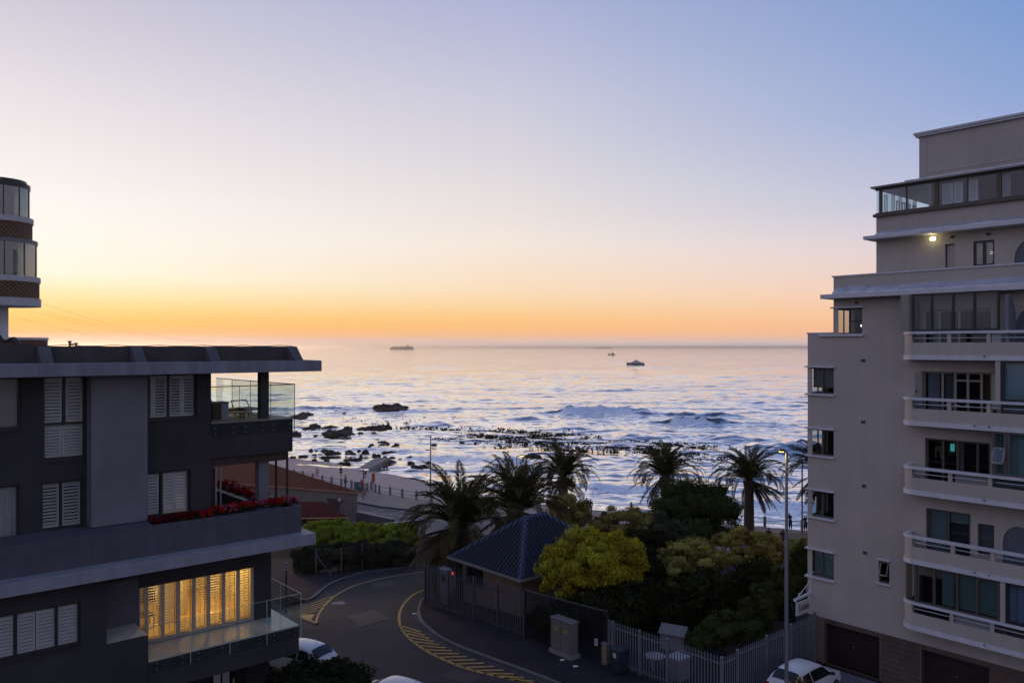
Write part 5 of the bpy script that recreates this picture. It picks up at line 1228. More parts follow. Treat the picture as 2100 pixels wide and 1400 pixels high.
palisade('palisade_fence', 'short dark palisade return running back from the bend behind the kiosk', g0, W(33.5, 40.7), 30, 2.4, m_pal, (1,))
c1_, c2_, c3_ = Vector((4.67,38.9,0)), Vector((8.93,34.2,0)), Vector((14.7,39.1,0))
palisade('palisade_fence', 'pale galvanised palisade fence beside the wheeled bins and garden hut', c1_, c2_, 40, 2.12, m_palw, (.0,.04,.3,.55,1))
f0 = c2_.lerp(c3_, 0); f1_ = c2_.lerp(c3_, .21); f2_ = c2_.lerp(c3_, .62)
tz = thing('palisade_fence', 'pale galvanised palisade fence stepping up behind the parked hatchback to the beige block', 'fence', Vector((c2_.x,c2_.y,h(0))), math.atan2((c3_-c2_).y,(c3_-c2_).x)); Ln = (c3_-c2_).length
mb = MB(); steps = [(0,.15,2.2),(.15,.45,2.3),(.45,.72,2.36),(.72,1,2.42)]
for (s0, s1, hh) in steps:
    n = int((s1-s0)*Ln/.145)
    for k in range(n):
        s = s0*Ln+(k+.5)*(s1-s0)*Ln/n; mb.box(s-.026,s+.026,-.012,.012,.15,hh-.06); i = mb.V((s-.026,-.012,hh-.06),(s+.026,-.012,hh-.06),(s+.026,.012,hh-.06),(s-.026,.012,hh-.06),(s,0,hh+.05))
        for f_ in ((0,1,4),(1,2,4),(2,3,4),(3,0,4)): mb.f.append(tuple(i+j for j in f_)); mb.m.append(0)
mb.build('pales', m_palw, tz)
for (s0, s1, hh) in steps:
    for zr in (.3, hh-.25): MB().beam((s0*Ln,.03,zr),(s1*Ln,.03,zr),.03,.05).build('rail', m_palw, tz)
    MB().box(s1*Ln-.06,s1*Ln+.04,-.06,.05,-.05,hh+.1).build('post', m_palw, tz)
# dark mesh fence behind the cabinet
gm0, gm1 = Vector((.7,42.3,0)), Vector((4.6,38.9,0)); t = thing('mesh_fence', 'black mesh fence screening the dark shrubs behind the electrical cabinet', 'fence', Vector((gm0.x,gm0.y,h(42))), math.atan2((gm1-gm0).y,(gm1-gm0).x)); Ln = (gm1-gm0).length
mb = MB()
for k in range(70): mb.box(k*Ln/70-.006,k*Ln/70+.006,-.006,.006,.1,2.6)
for k in range(22): mb.box(0,Ln,-.005,.005,.15+k*.113,.16+k*.113)
mb.build('mesh', m_blk, t); MB().box(0,Ln,-.03,.03,2.6,2.66).build('rail', M('fence_rail', (.05,.05,.055), .6, .1), t)
for s in (0,.33,.66,1): MB().box(s*Ln-.04,s*Ln+.04,-.04,.04,-.1,2.7).build('post', m_blk, t)
MB().box(Ln*.86,Ln*.86+.2,-.05,-.03,.85,1.2).build('notice', m_wht, t)
# wire fence on the far side of the bend
ws = [G(648,1181),G(700,1178),G(743,1168),G(800,1150),G(862,1142)]
t = thing('wire_fence', 'sagging wire fence on thin posts in front of the bright green hedge', 'fence', ws[0], 0)
mb = MB()
for p in ws: MB().bar(p-ws[0], p-ws[0]+Vector((0,0,2.0)), .045, 7).build('post', M('fence_post', (.14,.14,.15), .7, .15), t)
for z in (.4,.8,1.2,1.6,1.9):
    for p, q in zip(ws[:-1], ws[1:]): mb.bar(p-ws[0]+Vector((0,0,z)), q-ws[0]+Vector((0,0,z)), .008, 4)
mb.build('wire', m_pal, t)
MB().bar(Vector((.05,0,1.5)), Vector((1.3,-.4,.05)), .03, 6).build('brace', M('fence_post', (.14,.14,.15)), t)
# ------------------------------------------------------------------ street furniture
zk = h(39.3)+.13
t = thing('electrical_cabinet', 'grey two door electrical cabinet with yellow warning stickers on a concrete plinth', 'cabinet', W(27.8, 27.9, zk), TH)
m_cab = M('cabinet_grp', (.155,.148,.14), .6, .1, 2, streak=.12)
MB().box(-.06,.58,-.08,1.52,0,.22).build('plinth', m_conc, t, bevel=.02)
MB().box(0,.5,0,1.44,.221,1.72).build('body', m_cab, t, bevel=.015)
MB().box(-.05,.55,-.05,1.49,1.721,1.80).build('lid', m_cab, t, bevel=.02)
for y in (.04,.735):
    d = MB().box(-.02,-.001,y,y+.665,.26,1.68).build('door', m_cab, t, bevel=.006)
    MB().box(-.026,-.0205,y+.16,y+.5,.36,.52).build('vent', M('cab_vent', (.18,.175,.17), .7, .2, 30), d)
    MB().box(-.026,-.0205,y+.2,y+.46,1.22,1.4).build('sticker', M('warning_yellow', (.30,.27,.03), .6, .3, 20), d)
MB().box(-.035,-.021,.69,.73,.85,1.05).build('handle', m_steel, t)
t = thing('utility_pillar', 'slim beige utility pillar standing left of the dark wheeled bin', 'pillar', G(1243,1366,.13), TH)
MB().box(-.16,.16,-.16,.16,0,.98).build('body', M('pillar_beige', (.26,.21,.15), .75, .12, 2, streak=.15), t, bevel=.015)
MB().box(-.18,.18,-.18,.18,.981,1.03).build('cap', M('pillar_cap', (.22,.19,.15), .75, .1), t, bevel=.01)
t = thing('wheelie_bin', 'dark blue wheeled bin with a white sticker against the pale palisade', 'bin', G(1270,1384,.13), TH)
m_bin = M('bin_plastic', (.022,.028,.048), .5, .12, 2)
mb = MB(); i = mb.V((-.27,-.26,.06),(.27,-.26,.06),(.27,.26,.06),(-.27,.26,.06),(-.34,-.32,1.1),(.34,-.32,1.1),(.34,.32,1.1),(-.34,.32,1.1))
for f_ in ((0,3,2,1),(4,5,6,7),(0,1,5,4),(1,2,6,5),(2,3,7,6),(3,0,4,7)): mb.f.append(tuple(i+j for j in f_)); mb.m.append(0)
mb.build('body', m_bin, t, bevel=.02)
MB().box(-.37,.38,-.35,.35,1.101,1.18).build('lid', m_bin, t, bevel=.03); MB().box(-.352,-.33,-.1,.08,.78,1.0).build('sticker', M('sticker_white', (.55,.55,.55), .6, .2, 12), t)
for y in (-.3,.3): MB().bar((.27,y-.03,.1),(.27,y+.03,.1),.1,14).build('wheel', m_blk, t)
MB().bar((.4,-.28,1.08),(.4,.28,1.08),.02,6).build('handle', m_bin, t)
hb = P(1376,1350,41); hb.z = h(41)+.05
t = thing('garden_hut', 'small pale gabled hut behind the galvanised palisade', 'hut', hb, TH+.35); t.scale = (.72,.8,.52); t.location.x += .3
m_hut = M('hut_board', (.24,.235,.235), .8, .12, 2)
mb = MB(); pr = [(-.75,0),(.75,0),(.75,1.75),(0,2.3),(-.75,1.75)]
i = mb.V(*[(x,-.6,z) for x,z in pr],*[(x,.9,z) for x,z in pr]); mb.f += [tuple(i+k for k in range(5)), tuple(i+5+k for k in reversed(range(5)))]; mb.m += [0,0]
for k in range(5): mb.f.append((i+k,i+(k+1)%5,i+5+(k+1)%5,i+5+k)); mb.m.append(0)
mb.build('wall', m_hut, t)
mb = MB()
for s in (-1,1): mb.face((s*.88,-.72,1.67),(0,-.72,2.35),(0,1.0,2.35),(s*.88,1.0,1.67)); mb.face((s*.88,-.72,1.63),(0,-.72,2.31),(0,-.72,2.35),(s*.88,-.72,1.67))
mb.build('roof', M('hut_roof', (.20,.195,.19), .7, .15), t); MB().box(-.28,.28,-.62,-.602,0,1.5).build('door', M('hut_door', (.06,.058,.06), .7, .15), t)
gt = G(1336,1395,.05); t = thing('garden_table', 'round white garden table behind the galvanised palisade', 'table', gt+Vector((.35,1.0,0)), 0)
MB().prism([(.48*math.cos(k*PI/12),.48*math.sin(k*PI/12)) for k in range(24)],.70,.74).build('table_top', M('garden_white', (.34,.34,.36), .6, .1), t)
for k in range(3): a = k*2.1; MB().bar((.32*math.cos(a),.32*math.sin(a),0),(.28*math.cos(a),.28*math.sin(a),.7),.025,6).build('leg', M('garden_white', (.34,.34,.36)), t)
t = thing('storage_box', 'pale lidded storage box behind the palisade below the hut gable', 'box', GZ(1400,1412,-15.35)+Vector((0,1.0,0)), TH)
MB().box(-.4,.4,-.35,.35,0,1.0).build('body', m_hut, t, bevel=.02); MB().box(-.45,.45,-.4,.4,1.001,1.12).build('lid', M('box_lid', (.33,.33,.36), .6, .1), t, bevel=.02)
t = thing('meter_box', 'pale meter box standing behind the dark palisade beside the kiosk end', 'box', W(28.9, 39.9, h(49)+.1), TH)
MB().box(0,.5,-.1,.75,.5,2.1).build('body', M('meter_grey', (.22,.23,.27), .6, .1), t, bevel=.02); MB().box(-.02,-.001,-.02,.3,1.35,1.75).build('door', m_blk, t); MB().box(.05,.4,.0,.5,0,.5).build('stand', m_conc, t)
def lamp(name, label, base, H, r0, r1, arm, head, lit, group='street lamps'):
    t = thing(name, label, 'street lamp', base, 0, group)
    m_p = M('lamp_pole_paint', (.20,.21,.25), .5, .1, 1.5, metal=.3)
    MB().bar((0,0,0),(0,0,H),r0,12,r1).build('pole', m_p, t)
    if r0 > .06: MB().bar((0,0,0),(0,0,1.2),r0*1.3,12).build('pole_base', m_p, t)
    if arm:
        a = Vector(arm); MB().bar((0,0,H-.05),a*.55+Vector((0,0,H+.02)),.035,8).build('arm', m_p, t)
        x0, x1 = sorted((a.x*.35, a.x)); hd = MB().box(x0,x1,-.13,.13,H-.02,H+.08).build('lamp_head', m_blk if lit else m_p, t, bevel=.02)
        if lit: MB().box(x0+.04,x1-.04,-.10,.10,H-.045,H-.021).build('lamp_lens', M('sodium_glow', (1,.85,.3), .5, 0, emit=(1,.78,.18,4.5)), hd)
    return t
b1_ = P(1613,1500,33); b1_.z = h(33)+.1
lamp('street_lamp', 'tall street lamp glowing yellow in front of the garage of the beige block', b1_, (HY-924)/F*33-b1_.z, .085, .055, (-.32,0,0), None, True)
l = bpy.data.lights.new('lamp_light', 'SPOT'); l.energy = 60; l.color = (1,.72,.15); l.spot_size = 2.6; l.spot_blend = .8; l.shadow_soft_size = .1
lo = bpy.data.objects.new('lamp_light', l); COL.objects.link(lo); lo.location = (b1_.x-.22, b1_.y, (HY-924)/F*33-.06); lo.rotation_euler = (0, math.radians(-12), 0)
b2_ = P(1645,1110,80); b2_.z = h(80)+.14
t = lamp('street_lamp', 'slender promenade lamp with a round cap just left of the beige block', b2_, (HY-950)/F*80-b2_.z, .09, .07, None, None, False)
Hh = (HY-950)/F*80-b2_.z; mb = MB(); mb.bar((0,0,Hh),(0,0,Hh+.12),.12,12,.5); mb.bar((0,0,Hh+.12),(0,0,Hh+.22),.5,12,.15); hd = mb.build('lamp_head', m_blk, t); MB().bar((0,0,Hh+.02),(0,0,Hh+.115),.13,12,.42).build('lamp_lens', M('sodium_dim', (1,.85,.3), .5, 0, emit=(1,.78,.18,.8)), hd)
b3_ = P(883,1030,97); b3_.z = -18.7
lamp('street_lamp', 'bare grey mast rising from the promenade left of the big palm', b3_, (HY-893)/F*97-b3_.z, .10, .06, None, None, False)
b4_ = P(1060,1000,85); b4_.z = -18.7
lamp('street_lamp', 'promenade lamp with a short lit arm behind the middle palm', b4_, (HY-934)/F*85-b4_.z, .09, .06, (.85,0,0), None, True)
l2 = bpy.data.lights.new('lamp_light', 'SPOT'); l2.energy = 60; l2.color = (1,.8,.2); l2.spot_size = 2.6; l2.spot_blend = .8; lo = bpy.data.objects.new('lamp_light', l2); COL.objects.link(lo); lo.location = (b4_.x+.5, b4_.y-.02, (HY-934)/F*85-.08)
bs = P(587,1240,46.5); bs.z = h(46.5)+.13
t = thing('street_post', 'dark blue street post with pale reflective rings beside the lower balcony', 'post', bs, 0)
hs_ = (HY-1152)/F*46.5-bs.z; MB().bar((0,0,0),(0,0,hs_),.055,10).build('post', M('post_blue', (.035,.04,.07), .5, .1), t)
for k in range(3): MB().bar((0,0,hs_-.12-k*.16),(0,0,hs_-.06-k*.16),.075,10).build('ring', M('reflective_ring', (.38,.42,.50), .4, .1), t)
mc = G(694,1237,.006); o = MB().prism([(.42*math.cos(k*PI/12),.42*math.sin(k*PI/12)) for k in range(24)],0,.012).build('manhole_cover', M('cast_iron', (.13,.125,.13), .55, .3, 12, metal=.2)); o.location = mc; tag(o, 'round iron manhole cover in the road by the yellow island', 'manhole cover')
for px_, py_, off, nm in ((1153,1358,.135,'white paper scrap on the pavement nearest the cabinet plinth'),(1180,1371,.135,'white paper scrap on the pavement farther from the cabinet, nearer the bin'),(850,1258,.012,'white paper scrap lying in the gutter of the bend')):
    g = G(px_,py_,off); mb = MB(); mb.face((-.13,-.09,0),(.12,-.1,.015),(.14,.08,.0),(-.1,.1,.02)); o = mb.build('paper_scrap', M('litter_white', (.72,.74,.8), .7, .05)); o.location = g; o.rotation_euler = (0,0,.4); tag(o, nm, 'litter', 'paper litter')
# ------------------------------------------------------------------ red roofed building by the beach
m_rwall = M('mauve_plaster', (.20,.165,.15), .85, .1, .6, streak=.1); m_red = M('red_roof', (.070,.014,.013), 1.0, .15, .6, spec=.05); m_rust2 = M('copper_gutter', (.40,.20,.11), .6, .15)
C1 = Vector((-16.85,87.7,0)); dW = Vector((-.93,.37,0)).normalized(); dB = Vector((-S,C,0)); dB = Vector((-.60,.80,0)).normalized()
rb_ = Vector((C1.x,C1.y,-18.6)); RR_ = thing('beach_pavilion', 'long low pavilion with dull red roofs and mauve walls beside the beach', 'building', rb_, 0)
ro = tuple(rb_); V1 = C1+dW*34; V2 = C1+dB*36
def rmb2(): return MB(ro)
mb = rmb2(); mb.prism([(C1.x,C1.y),(V2.x,V2.y),(V1.x,V1.y)], -19.2, -15.86); mb.build('wall', m_rwall, RR_)
mb = rmb2(); E = Vector((.35,-.35,0)); mb.prism([((C1+E).x,(C1+E).y),((V2+E*.3).x,(V2+E*.3).y),((V1+E).x,(V1+E).y)], -15.86, -15.72); mb.build('roof', m_red, RR_)
mb = rmb2(); p, q = C1+E*1.1, V1+E*1.1; mb.beam((p.x,p.y,-15.82),(q.x,q.y,-15.82),.12,.14); mb.build('gutter', m_rust2, RR_)
tp, l1_, l2_, l3_ = Vector((-16.3,80.6,-17.0)), Vector((-27,80.0,-17.0)), Vector((-28,85.5,-16.25)), Vector((-20.2,86.2,-16.55))
mb = rmb2(); mb.face(tp,l1_,l2_,l3_); mb.face(*[v-Vector((0,0,.12)) for v in (tp,l3_,l2_,l1_)]); mb.face(tp,tp-Vector((0,0,.12)),l1_-Vector((0,0,.12)),l1_); mb.build('roof', m_red, RR_)
mb = rmb2(); mb.beam(tp-Vector((0,.06,.06)), l1_-Vector((0,.06,.06)), .1, .12); mb.build('gutter', m_rust2, RR_)
mb = rmb2(); mb.prism([(tp.x-.4,tp.y+.5),(l3_.x,l3_.y),(l2_.x,l2_.y),(l1_.x,l1_.y+.5)], -19.2, -17.13); mb.build('wall', M('plum_wall', (.085,.06,.055), .85, .15), RR_)
dp = C1+dW*2.4; mb = rmb2(); a = dp+Vector((-.03,-.06,0)); b = C1+dW*3.8+Vector((-.03,-.06,0)); mb.beam((a.x,a.y,-17.6),(b.x,b.y,-17.6),.08,1.9); mb.build('door', M('brown_door', (.075,.045,.035), .7, .15), RR_)
bm = bmesh.new(); bmesh.ops.create_uvsphere(bm, u_segments=14, v_segments=10, radius=.22); me = bpy.data.meshes.new('wall_lamp'); bm.to_mesh(me); bm.free(); me.materials.append(M('opal_globe', (.45,.42,.40), .3, .05)); o = bpy.data.objects.new('wall_lamp', me); COL.objects.link(o); o.parent = RR_; o.location = C1+dW*2.1+Vector((-.1,-.25,-16.75))-rb_
def lowwall(label, p, q, z0, z1, w_):
    t = thing('low_wall', label, 'wall', Vector((p.x,p.y,z0)), math.atan2((q-p).y,(q-p).x)); Ln = (q-p).length
    MB().box(0,Ln,-w_/2,w_/2,0,z1-z0).build('wall', M('plum_render', (.10,.08,.085), .85, .15, .7), t); MB().box(-.03,Ln+.03,-w_/2-.03,w_/2+.03,z1-z0+.001,z1-z0+.07).build('coping', M('coping_pale', (.33,.31,.32), .8, .1), t); return t
lowwall('long plum coloured low wall with a pale coping beside the sea front road', Vector((-16.6,86.2,0)), Vector((-12.2,82.6,0)), -18.9, -17.62, .3)
lowwall('short plum coloured low wall with a pale coping running towards the big palm', Vector((-13.3,79.9,0)), Vector((-9.6,82.3,0)), -18.8, -17.66, .3)
# ------------------------------------------------------------------ promenade posts and rails
m_post = M('promenade_post', (.20,.20,.22), .8, .15, 3)
pp = [(602.6,978),(621,981.4),(641,986.4),(661,990.7),(680,993.6),(700,997),(721,1001),(753.6,1007.4)]
pq = [(778,1012),(800,1015.7),(825,1019.7),(854,1024),(885,1030),(918,1034),(955,1038)]
def railing(label, pts, n=None):
    pts = [Vector(p) for p in pts]; t = thing('promenade_railing', label, 'railing', pts[0], 0); o = pts[0]
    proto = None
    for p in pts:
        if proto is None:
            mb = MB(); mb.bar((0,0,-.3),(0,0,1.02),.16,10,.15); mb.bar((0,0,1.02),(0,0,1.16),.15,10,.06); proto = mb.build('post', m_post, t); c = proto
        else: c = proto.copy(); COL.objects.link(c); c.parent = t
        c.location = p-o
    for z in (.45,.88):
        mb = MB()
        for p, q in zip(pts[:-1], pts[1:]): mb.bar(p-o+Vector((0,0,z)), q-o+Vector((0,0,z)), .03, 6)
        mb.build('rail', m_pal, t)
    return t
L0 = [GZ(*p,-18.66) for p in pp]; ex = L0[0]-L0[1]
railing('promenade railing of stubby posts between the red roofed pavilion and the sand', [L0[0]+ex*k for k in range(6,0,-1)]+L0)
railing('promenade railing of stubby posts running behind the big palm', [GZ(*p,-18.66) for p in pq])
railing('two short railing posts beside the beach steps', [GZ(761.4,1003.9,-18.66), GZ(770,1009,-18.66)])
rr = [Vector((x,y,-18.66)) for x,y in ((13.5,91.2),(16.5,89.6),(19.8,87.6),(23.0,85.6),(26.3,83.7),(29.6,82.1),(33,80.7),(37,79),(41,77.4))]
railing('promenade railing beside the lone palm near the beige block', rr)
t = thing('sign_post', 'rust red sign post with small blue plates near the beach steps', 'sign', GZ(745,1024,-18.66), 0)
MB().bar((0,0,0),(0,0,3.7),.07,8).build('post', M('post_rust', (.20,.065,.045), .7, .15), t)
MB().box(.1,.42,-.02,.02,3.0,3.5).build('plate', M('plate_blue', (.10,.16,.30), .6, .15), t); MB().box(.1,.3,-.02,.02,2.65,2.9).build('plate', M('plate_dark', (.07,.08,.12), .6, .15), t)
t = thing('lifebuoy_stand', 'orange lifebuoy board on a pale post by the beach steps', 'lifebuoy stand', GZ(765.5,1008,-18.66), 0)
MB().bar((0,0,0),(0,0,1.6),.05,8).build('post', m_post, t); MB().box(-.2,.2,-.05,.05,1.2,2.4).build('board', M('orange_board', (.45,.10,.035), .6, .12), t)
t = thing('litter_bin', 'blue grey litter bin on the promenade left of the people', 'bin', GZ(731,1008,-18.66), 0)
MB().bar((0,0,.25),(0,0,1.3),.3,12,.34).build('body', M('bin_bluegrey', (.10,.14,.19), .6, .12), t); MB().bar((0,0,0),(0,0,.25),.06,8).build('post', m_post, t)
# concrete slipway and outfall
t = thing('slipway', 'pale concrete slipway running down from the sand to a rounded dark rock', 'slipway', GZ(744,961,-20.0), 0)
o_ = GZ(744,961,-20.0); e_ = GZ(785,946,-20.2); d_ = e_-o_; sd_ = Vector((-d_.y,d_.x,0)).normalized()
mb = MB(); a0 = -sd_*1.0; mb.face(a0, sd_*1.0, d_+sd_*1.3+Vector((0,0,.7)), d_-sd_*1.3+Vector((0,0,.7))); mb.face(a0, d_-sd_*1.3+Vector((0,0,.7)), d_-sd_*1.3+Vector((0,0,-1)), a0+Vector((0,0,-1))); mb.build('ramp', M('wet_concrete', (.22,.20,.19), .7, .2), t)
# ------------------------------------------------------------------ foliage
def leaves(blobs, n, size, seed, elong=2.2, up=.35, clumps=26, spread=.34):
    """blobs (cx,cy,cz,rx,ry,rz): many small diamond leaves in clumps over and inside each blob"""
    rng = np.random.default_rng(seed); vol = np.array([b[3]*b[4]+b[3]*b[5] for b in blobs]); cnt = (n*vol/vol.sum()).astype(int)
    Ps, Ns, Ts = [], [], []
    for b, m in zip(blobs, cnt):
        c = np.array(b[:3]); r = np.array(b[3:])
        nc = max(5, int(clumps)); d = rng.normal(size=(nc, 3)); d /= np.linalg.norm(d, axis=1)[:, None]; d[:, 2] = np.where(d[:, 2] < -.35, -d[:, 2]*.6, d[:, 2])
        rad = rng.uniform(.55, 1.0, nc)[:, None]; cen = d*rad; tint = rng.uniform(.2, .8, nc)
        k = rng.integers(0, nc, m); q = rng.normal(size=(m, 3)); q /= np.linalg.norm(q, axis=1)[:, None]; q *= (rng.uniform(0, 1, m)**.45)[:, None]*spread*rng.uniform(.7, 1.25, nc)[k][:, None]
        p = (cen[k]+q); Ps.append(c+p*r); nn = q/spread*1.2+p*.8+rng.normal(size=(m, 3))*.55; nn[:, 2] += up; Ns.append(nn); Ts.append(np.clip(tint[k]+rng.normal(size=m)*.18, 0, 1))
    Pp = np.concatenate(Ps); Nn = np.concatenate(Ns); T = np.concatenate(Ts); Nn /= np.linalg.norm(Nn, axis=1)[:, None]+1e-9
    m = len(Pp); a = rng.normal(size=(m, 3)); u = np.cross(Nn, a); u /= np.linalg.norm(u, axis=1)[:, None]+1e-9; v = np.cross(Nn, u)
    s = (size*rng.uniform(.6, 1.35, m))[:, None]; L_ = s*elong/2; Wd = s/2
    V = np.stack([Pp-u*L_, Pp+v*Wd*.8+Nn*s*.1, Pp+u*L_, Pp-v*Wd*.8+Nn*s*.1], 1).reshape(-1, 3); Fc = np.arange(4*m).reshape(-1, 4)
    return V, Fc, np.repeat(T, 4)
m_bark = M('bark', (.055,.045,.038), .9, .3, 3, bump=.5)
def tree(name, label, base, blobs, n, size, mat, seed, cat='tree', trunk_r=.14, group=None, fork=3, elong=2.2, clumps=26, spread=.34, up=.35):
    """blobs are world coordinates"""
    base = Vector(base); t = thing(name, label, cat, base, 0, group)
    rng = random.Random(seed); loc = [tuple(Vector(b[:3])-base)+tuple(b[3:]) for b in blobs]
    mb = MB(); main = loc[0]; top = Vector((main[0], main[1], main[2]-main[5]*.5)); mid = Vector((0,0,0)).lerp(top, .45)+Vector((rng.uniform(-.2,.2), rng.uniform(-.2,.2), 0))
    mb.bar((0,0,-.3), mid, trunk_r*1.3, 9, trunk_r)
    for b in loc:
        for k in range(fork):
            e = Vector((b[0]+rng.uniform(-.6,.6)*b[3], b[1]+rng.uniform(-.6,.6)*b[4], b[2]+rng.uniform(-.3,.5)*b[5])); m_ = mid.lerp(e, .5)+Vector((rng.uniform(-.15,.15), rng.uniform(-.15,.15), -.1)); mb.bar(mid, m_, trunk_r*.6, 7, trunk_r*.4); mb.bar(m_, e, trunk_r*.4, 6, trunk_r*.12)
    mb.build('trunk', m_bark, t)
    V, Fc, T = leaves(loc, n, size, seed, elong, up, clumps, spread); rawmesh('crown', V, Fc, mat, t, attrs={'tint': T}); return t
def blob(px, py, Y, rpx_, rpy, ry=None):
    p = P(px, py, Y); return (p.x, p.y, p.z, rpx_/F*Y, ry if ry else rpx_/F*Y*.85, rpy/F*Y)
def gb(px, Y): x = (px-CX)/F*Y; return (x, Y, h(Y)+.05)
l_yel = leafmat('golden_leaf', (.37,.33,.032), .5, .3, .03); l_ol = leafmat('olive_leaf', (.33,.30,.085), .55, .3, .03); l_ol2 = leafmat('bronze_leaf', (.29,.25,.075), .55, .3, .03)
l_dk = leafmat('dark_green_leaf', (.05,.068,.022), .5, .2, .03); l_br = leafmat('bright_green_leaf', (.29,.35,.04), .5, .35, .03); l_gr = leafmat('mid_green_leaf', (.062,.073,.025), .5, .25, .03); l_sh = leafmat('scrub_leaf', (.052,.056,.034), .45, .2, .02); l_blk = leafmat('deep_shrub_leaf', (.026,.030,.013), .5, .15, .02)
tree('golden_tree', 'golden yellow rounded tree beside the blue roofed kiosk', gb(1215,44.5), [blob(1205,1150,44.5,92,66), blob(1260,1130,44.5,58,42), blob(1300,1158,45,34,42), blob(1150,1165,44.2,50,52), blob(1215,1108,44.8,48,26), blob(1215,1195,44,70,45), blob(1150,1195,44,42,40), blob(1275,1190,44.4,46,42), blob(1205,1225,43.8,50,30)], 62000, .085, l_yel, 11, clumps=44, spread=.24)
tree('olive_tree', 'broad olive coloured tree right of the golden tree', gb(1415,48), [blob(1412,1150,48,72,44), blob(1370,1165,47.6,40,40), blob(1455,1165,47.8,42,42), blob(1415,1122,48.3,48,22), blob(1400,1195,47.5,50,30)], 40000, .08, l_ol, 12, clumps=30, spread=.22)
tree('bronze_tree', 'bronze tinged tree under the lone palm, left of the street lamp', gb(1535,50), [blob(1530,1115,50,50,30), blob(1575,1130,49.6,36,34), blob(1485,1112,50.4,26,20), blob(1545,1150,49.4,56,36)], 30000, .08, l_ol2, 13, clumps=32, spread=.26)
tree('dome_tree', 'large dark green dome shaped tree in front of the sea', gb(1425,66), [blob(1420,1050,66,92,58), blob(1375,1065,65,48,48), blob(1475,1065,66,50,52), blob(1400,1010,66,48,26), blob(1460,1018,66.5,40,28), blob(1420,1100,65,95,36)], 50000, .13, l_dk, 14, trunk_r=.25, clumps=32, spread=.3)
tree('olive_bush', 'low olive bush left of the dark dome tree', gb(1275,64), [blob(1280,1065,64,50,26), blob(1240,1078,63.6,34,26), blob(1320,1075,63.8,30,28), blob(1275,1095,63,56,24)], 20000, .10, l_ol2, 15, cat='bush', clumps=28, spread=.28)
tree('olive_bush', 'olive bush rising behind the ridge of the blue kiosk roof', gb(1168,66), [blob(1160,1045,66,46,34), blob(1195,1065,65.6,28,28), blob(1150,1080,65,46,30)], 17000, .10, l_ol2, 16, cat='bush', clumps=28, spread=.28)
tree('silver_bush', 'grey green spiky bush below the dark dome tree', gb(1362,59), [blob(1362,1088,59,36,30), blob(1345,1115,58.5,45,26), blob(1395,1110,58.5,30,24)], 10000, .12, leafmat('silver_leaf', (.075,.088,.052), .45, .25, .02), 17, cat='bush', elong=4)
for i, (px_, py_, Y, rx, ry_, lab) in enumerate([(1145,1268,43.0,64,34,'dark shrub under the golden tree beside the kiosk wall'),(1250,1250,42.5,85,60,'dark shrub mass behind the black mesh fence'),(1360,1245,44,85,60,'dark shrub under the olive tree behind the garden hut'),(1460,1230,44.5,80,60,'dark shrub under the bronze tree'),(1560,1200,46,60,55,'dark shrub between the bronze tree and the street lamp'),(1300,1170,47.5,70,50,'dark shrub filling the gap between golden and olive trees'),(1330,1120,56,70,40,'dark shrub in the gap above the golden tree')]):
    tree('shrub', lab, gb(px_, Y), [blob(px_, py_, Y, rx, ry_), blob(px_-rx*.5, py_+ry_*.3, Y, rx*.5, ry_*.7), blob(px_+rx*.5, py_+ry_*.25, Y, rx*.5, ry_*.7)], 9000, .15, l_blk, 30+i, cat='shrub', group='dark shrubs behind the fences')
tree('shrub', 'rounded dark green shrub behind the stepping palisade', gb(1500,39.2), [blob(1490,1292,39.4,58,34), blob(1450,1315,39.2,40,30), blob(1530,1290,39.8,50,34)], 12000, .10, l_gr, 41, cat='shrub', elong=3)
tree('shrub', 'mid green shrub against the lower corner of the beige block', gb(1630,43.5), [blob(1618,1215,42.5,46,60), blob(1575,1255,41.5,50,50), blob(1640,1160,44.5,30,46)], 14000, .10, l_gr, 42, cat='shrub', elong=3)
tree('shrub', 'small yellow green shrub by the promenade lamp at the beige block', gb(1630,60), [blob(1630,1125,60,44,16), blob(1655,1118,60,18,14)], 4000, .12, l_ol, 43, cat='shrub')
for i, (px_, py_, Y, rx, ry_, lab) in enumerate([(655,1098,71,40,30,'leftmost bright green hedge bush beside the white slab edge'),(700,1094,71,30,30,'bright green hedge bush left of the gap before the low walls'),(748,1098,70,36,28,'bright green hedge bush right of the gap before the low walls'),(795,1097,70,32,24,'bright green hedge bush in front of the low walls'),(835,1096,70,26,26,'rightmost bright green hedge bush beside the big palm')]):
    tree('hedge_bush', lab, gb(px_, Y), [blob(px_, py_, Y, rx, ry_), blob(px_-rx*.4, py_-ry_*.45, Y, rx*.45, ry_*.5), blob(px_+rx*.35, py_-ry_*.4, Y, rx*.5, ry_*.5), blob(px_, py_+ry_*.6, Y, rx*1.05, ry_*.8)], 14000, .10, l_br, 50+i, cat='bush', group='bright green hedge bushes', clumps=30, spread=.3)
for i, (px_, py_, Y, rx, ry_, lab) in enumerate([(640,1150,60,40,30,'grey green scrub bush behind the left fence posts'),(690,1142,61,46,28,'grey green scrub bush in the middle of the wire fence'),(742,1138,62,36,26,'grey green scrub bush right of the leaning fence brace'),(800,1135,63,50,20,'low dark scrub bush left of the hanging palm fronds')]):
    tree('scrub_bush', lab, gb(px_, Y), [blob(px_, py_, Y, rx, ry_), blob(px_-rx*.4, py_+ry_*.5, Y-.5, rx*.6, ry_*.6), blob(px_+rx*.5, py_+ry_*.4, Y-.5, rx*.5, ry_*.6)], 7000, .13, l_sh, 60+i, cat='bush', group='scrub bushes along the wire fence', elong=3.5)
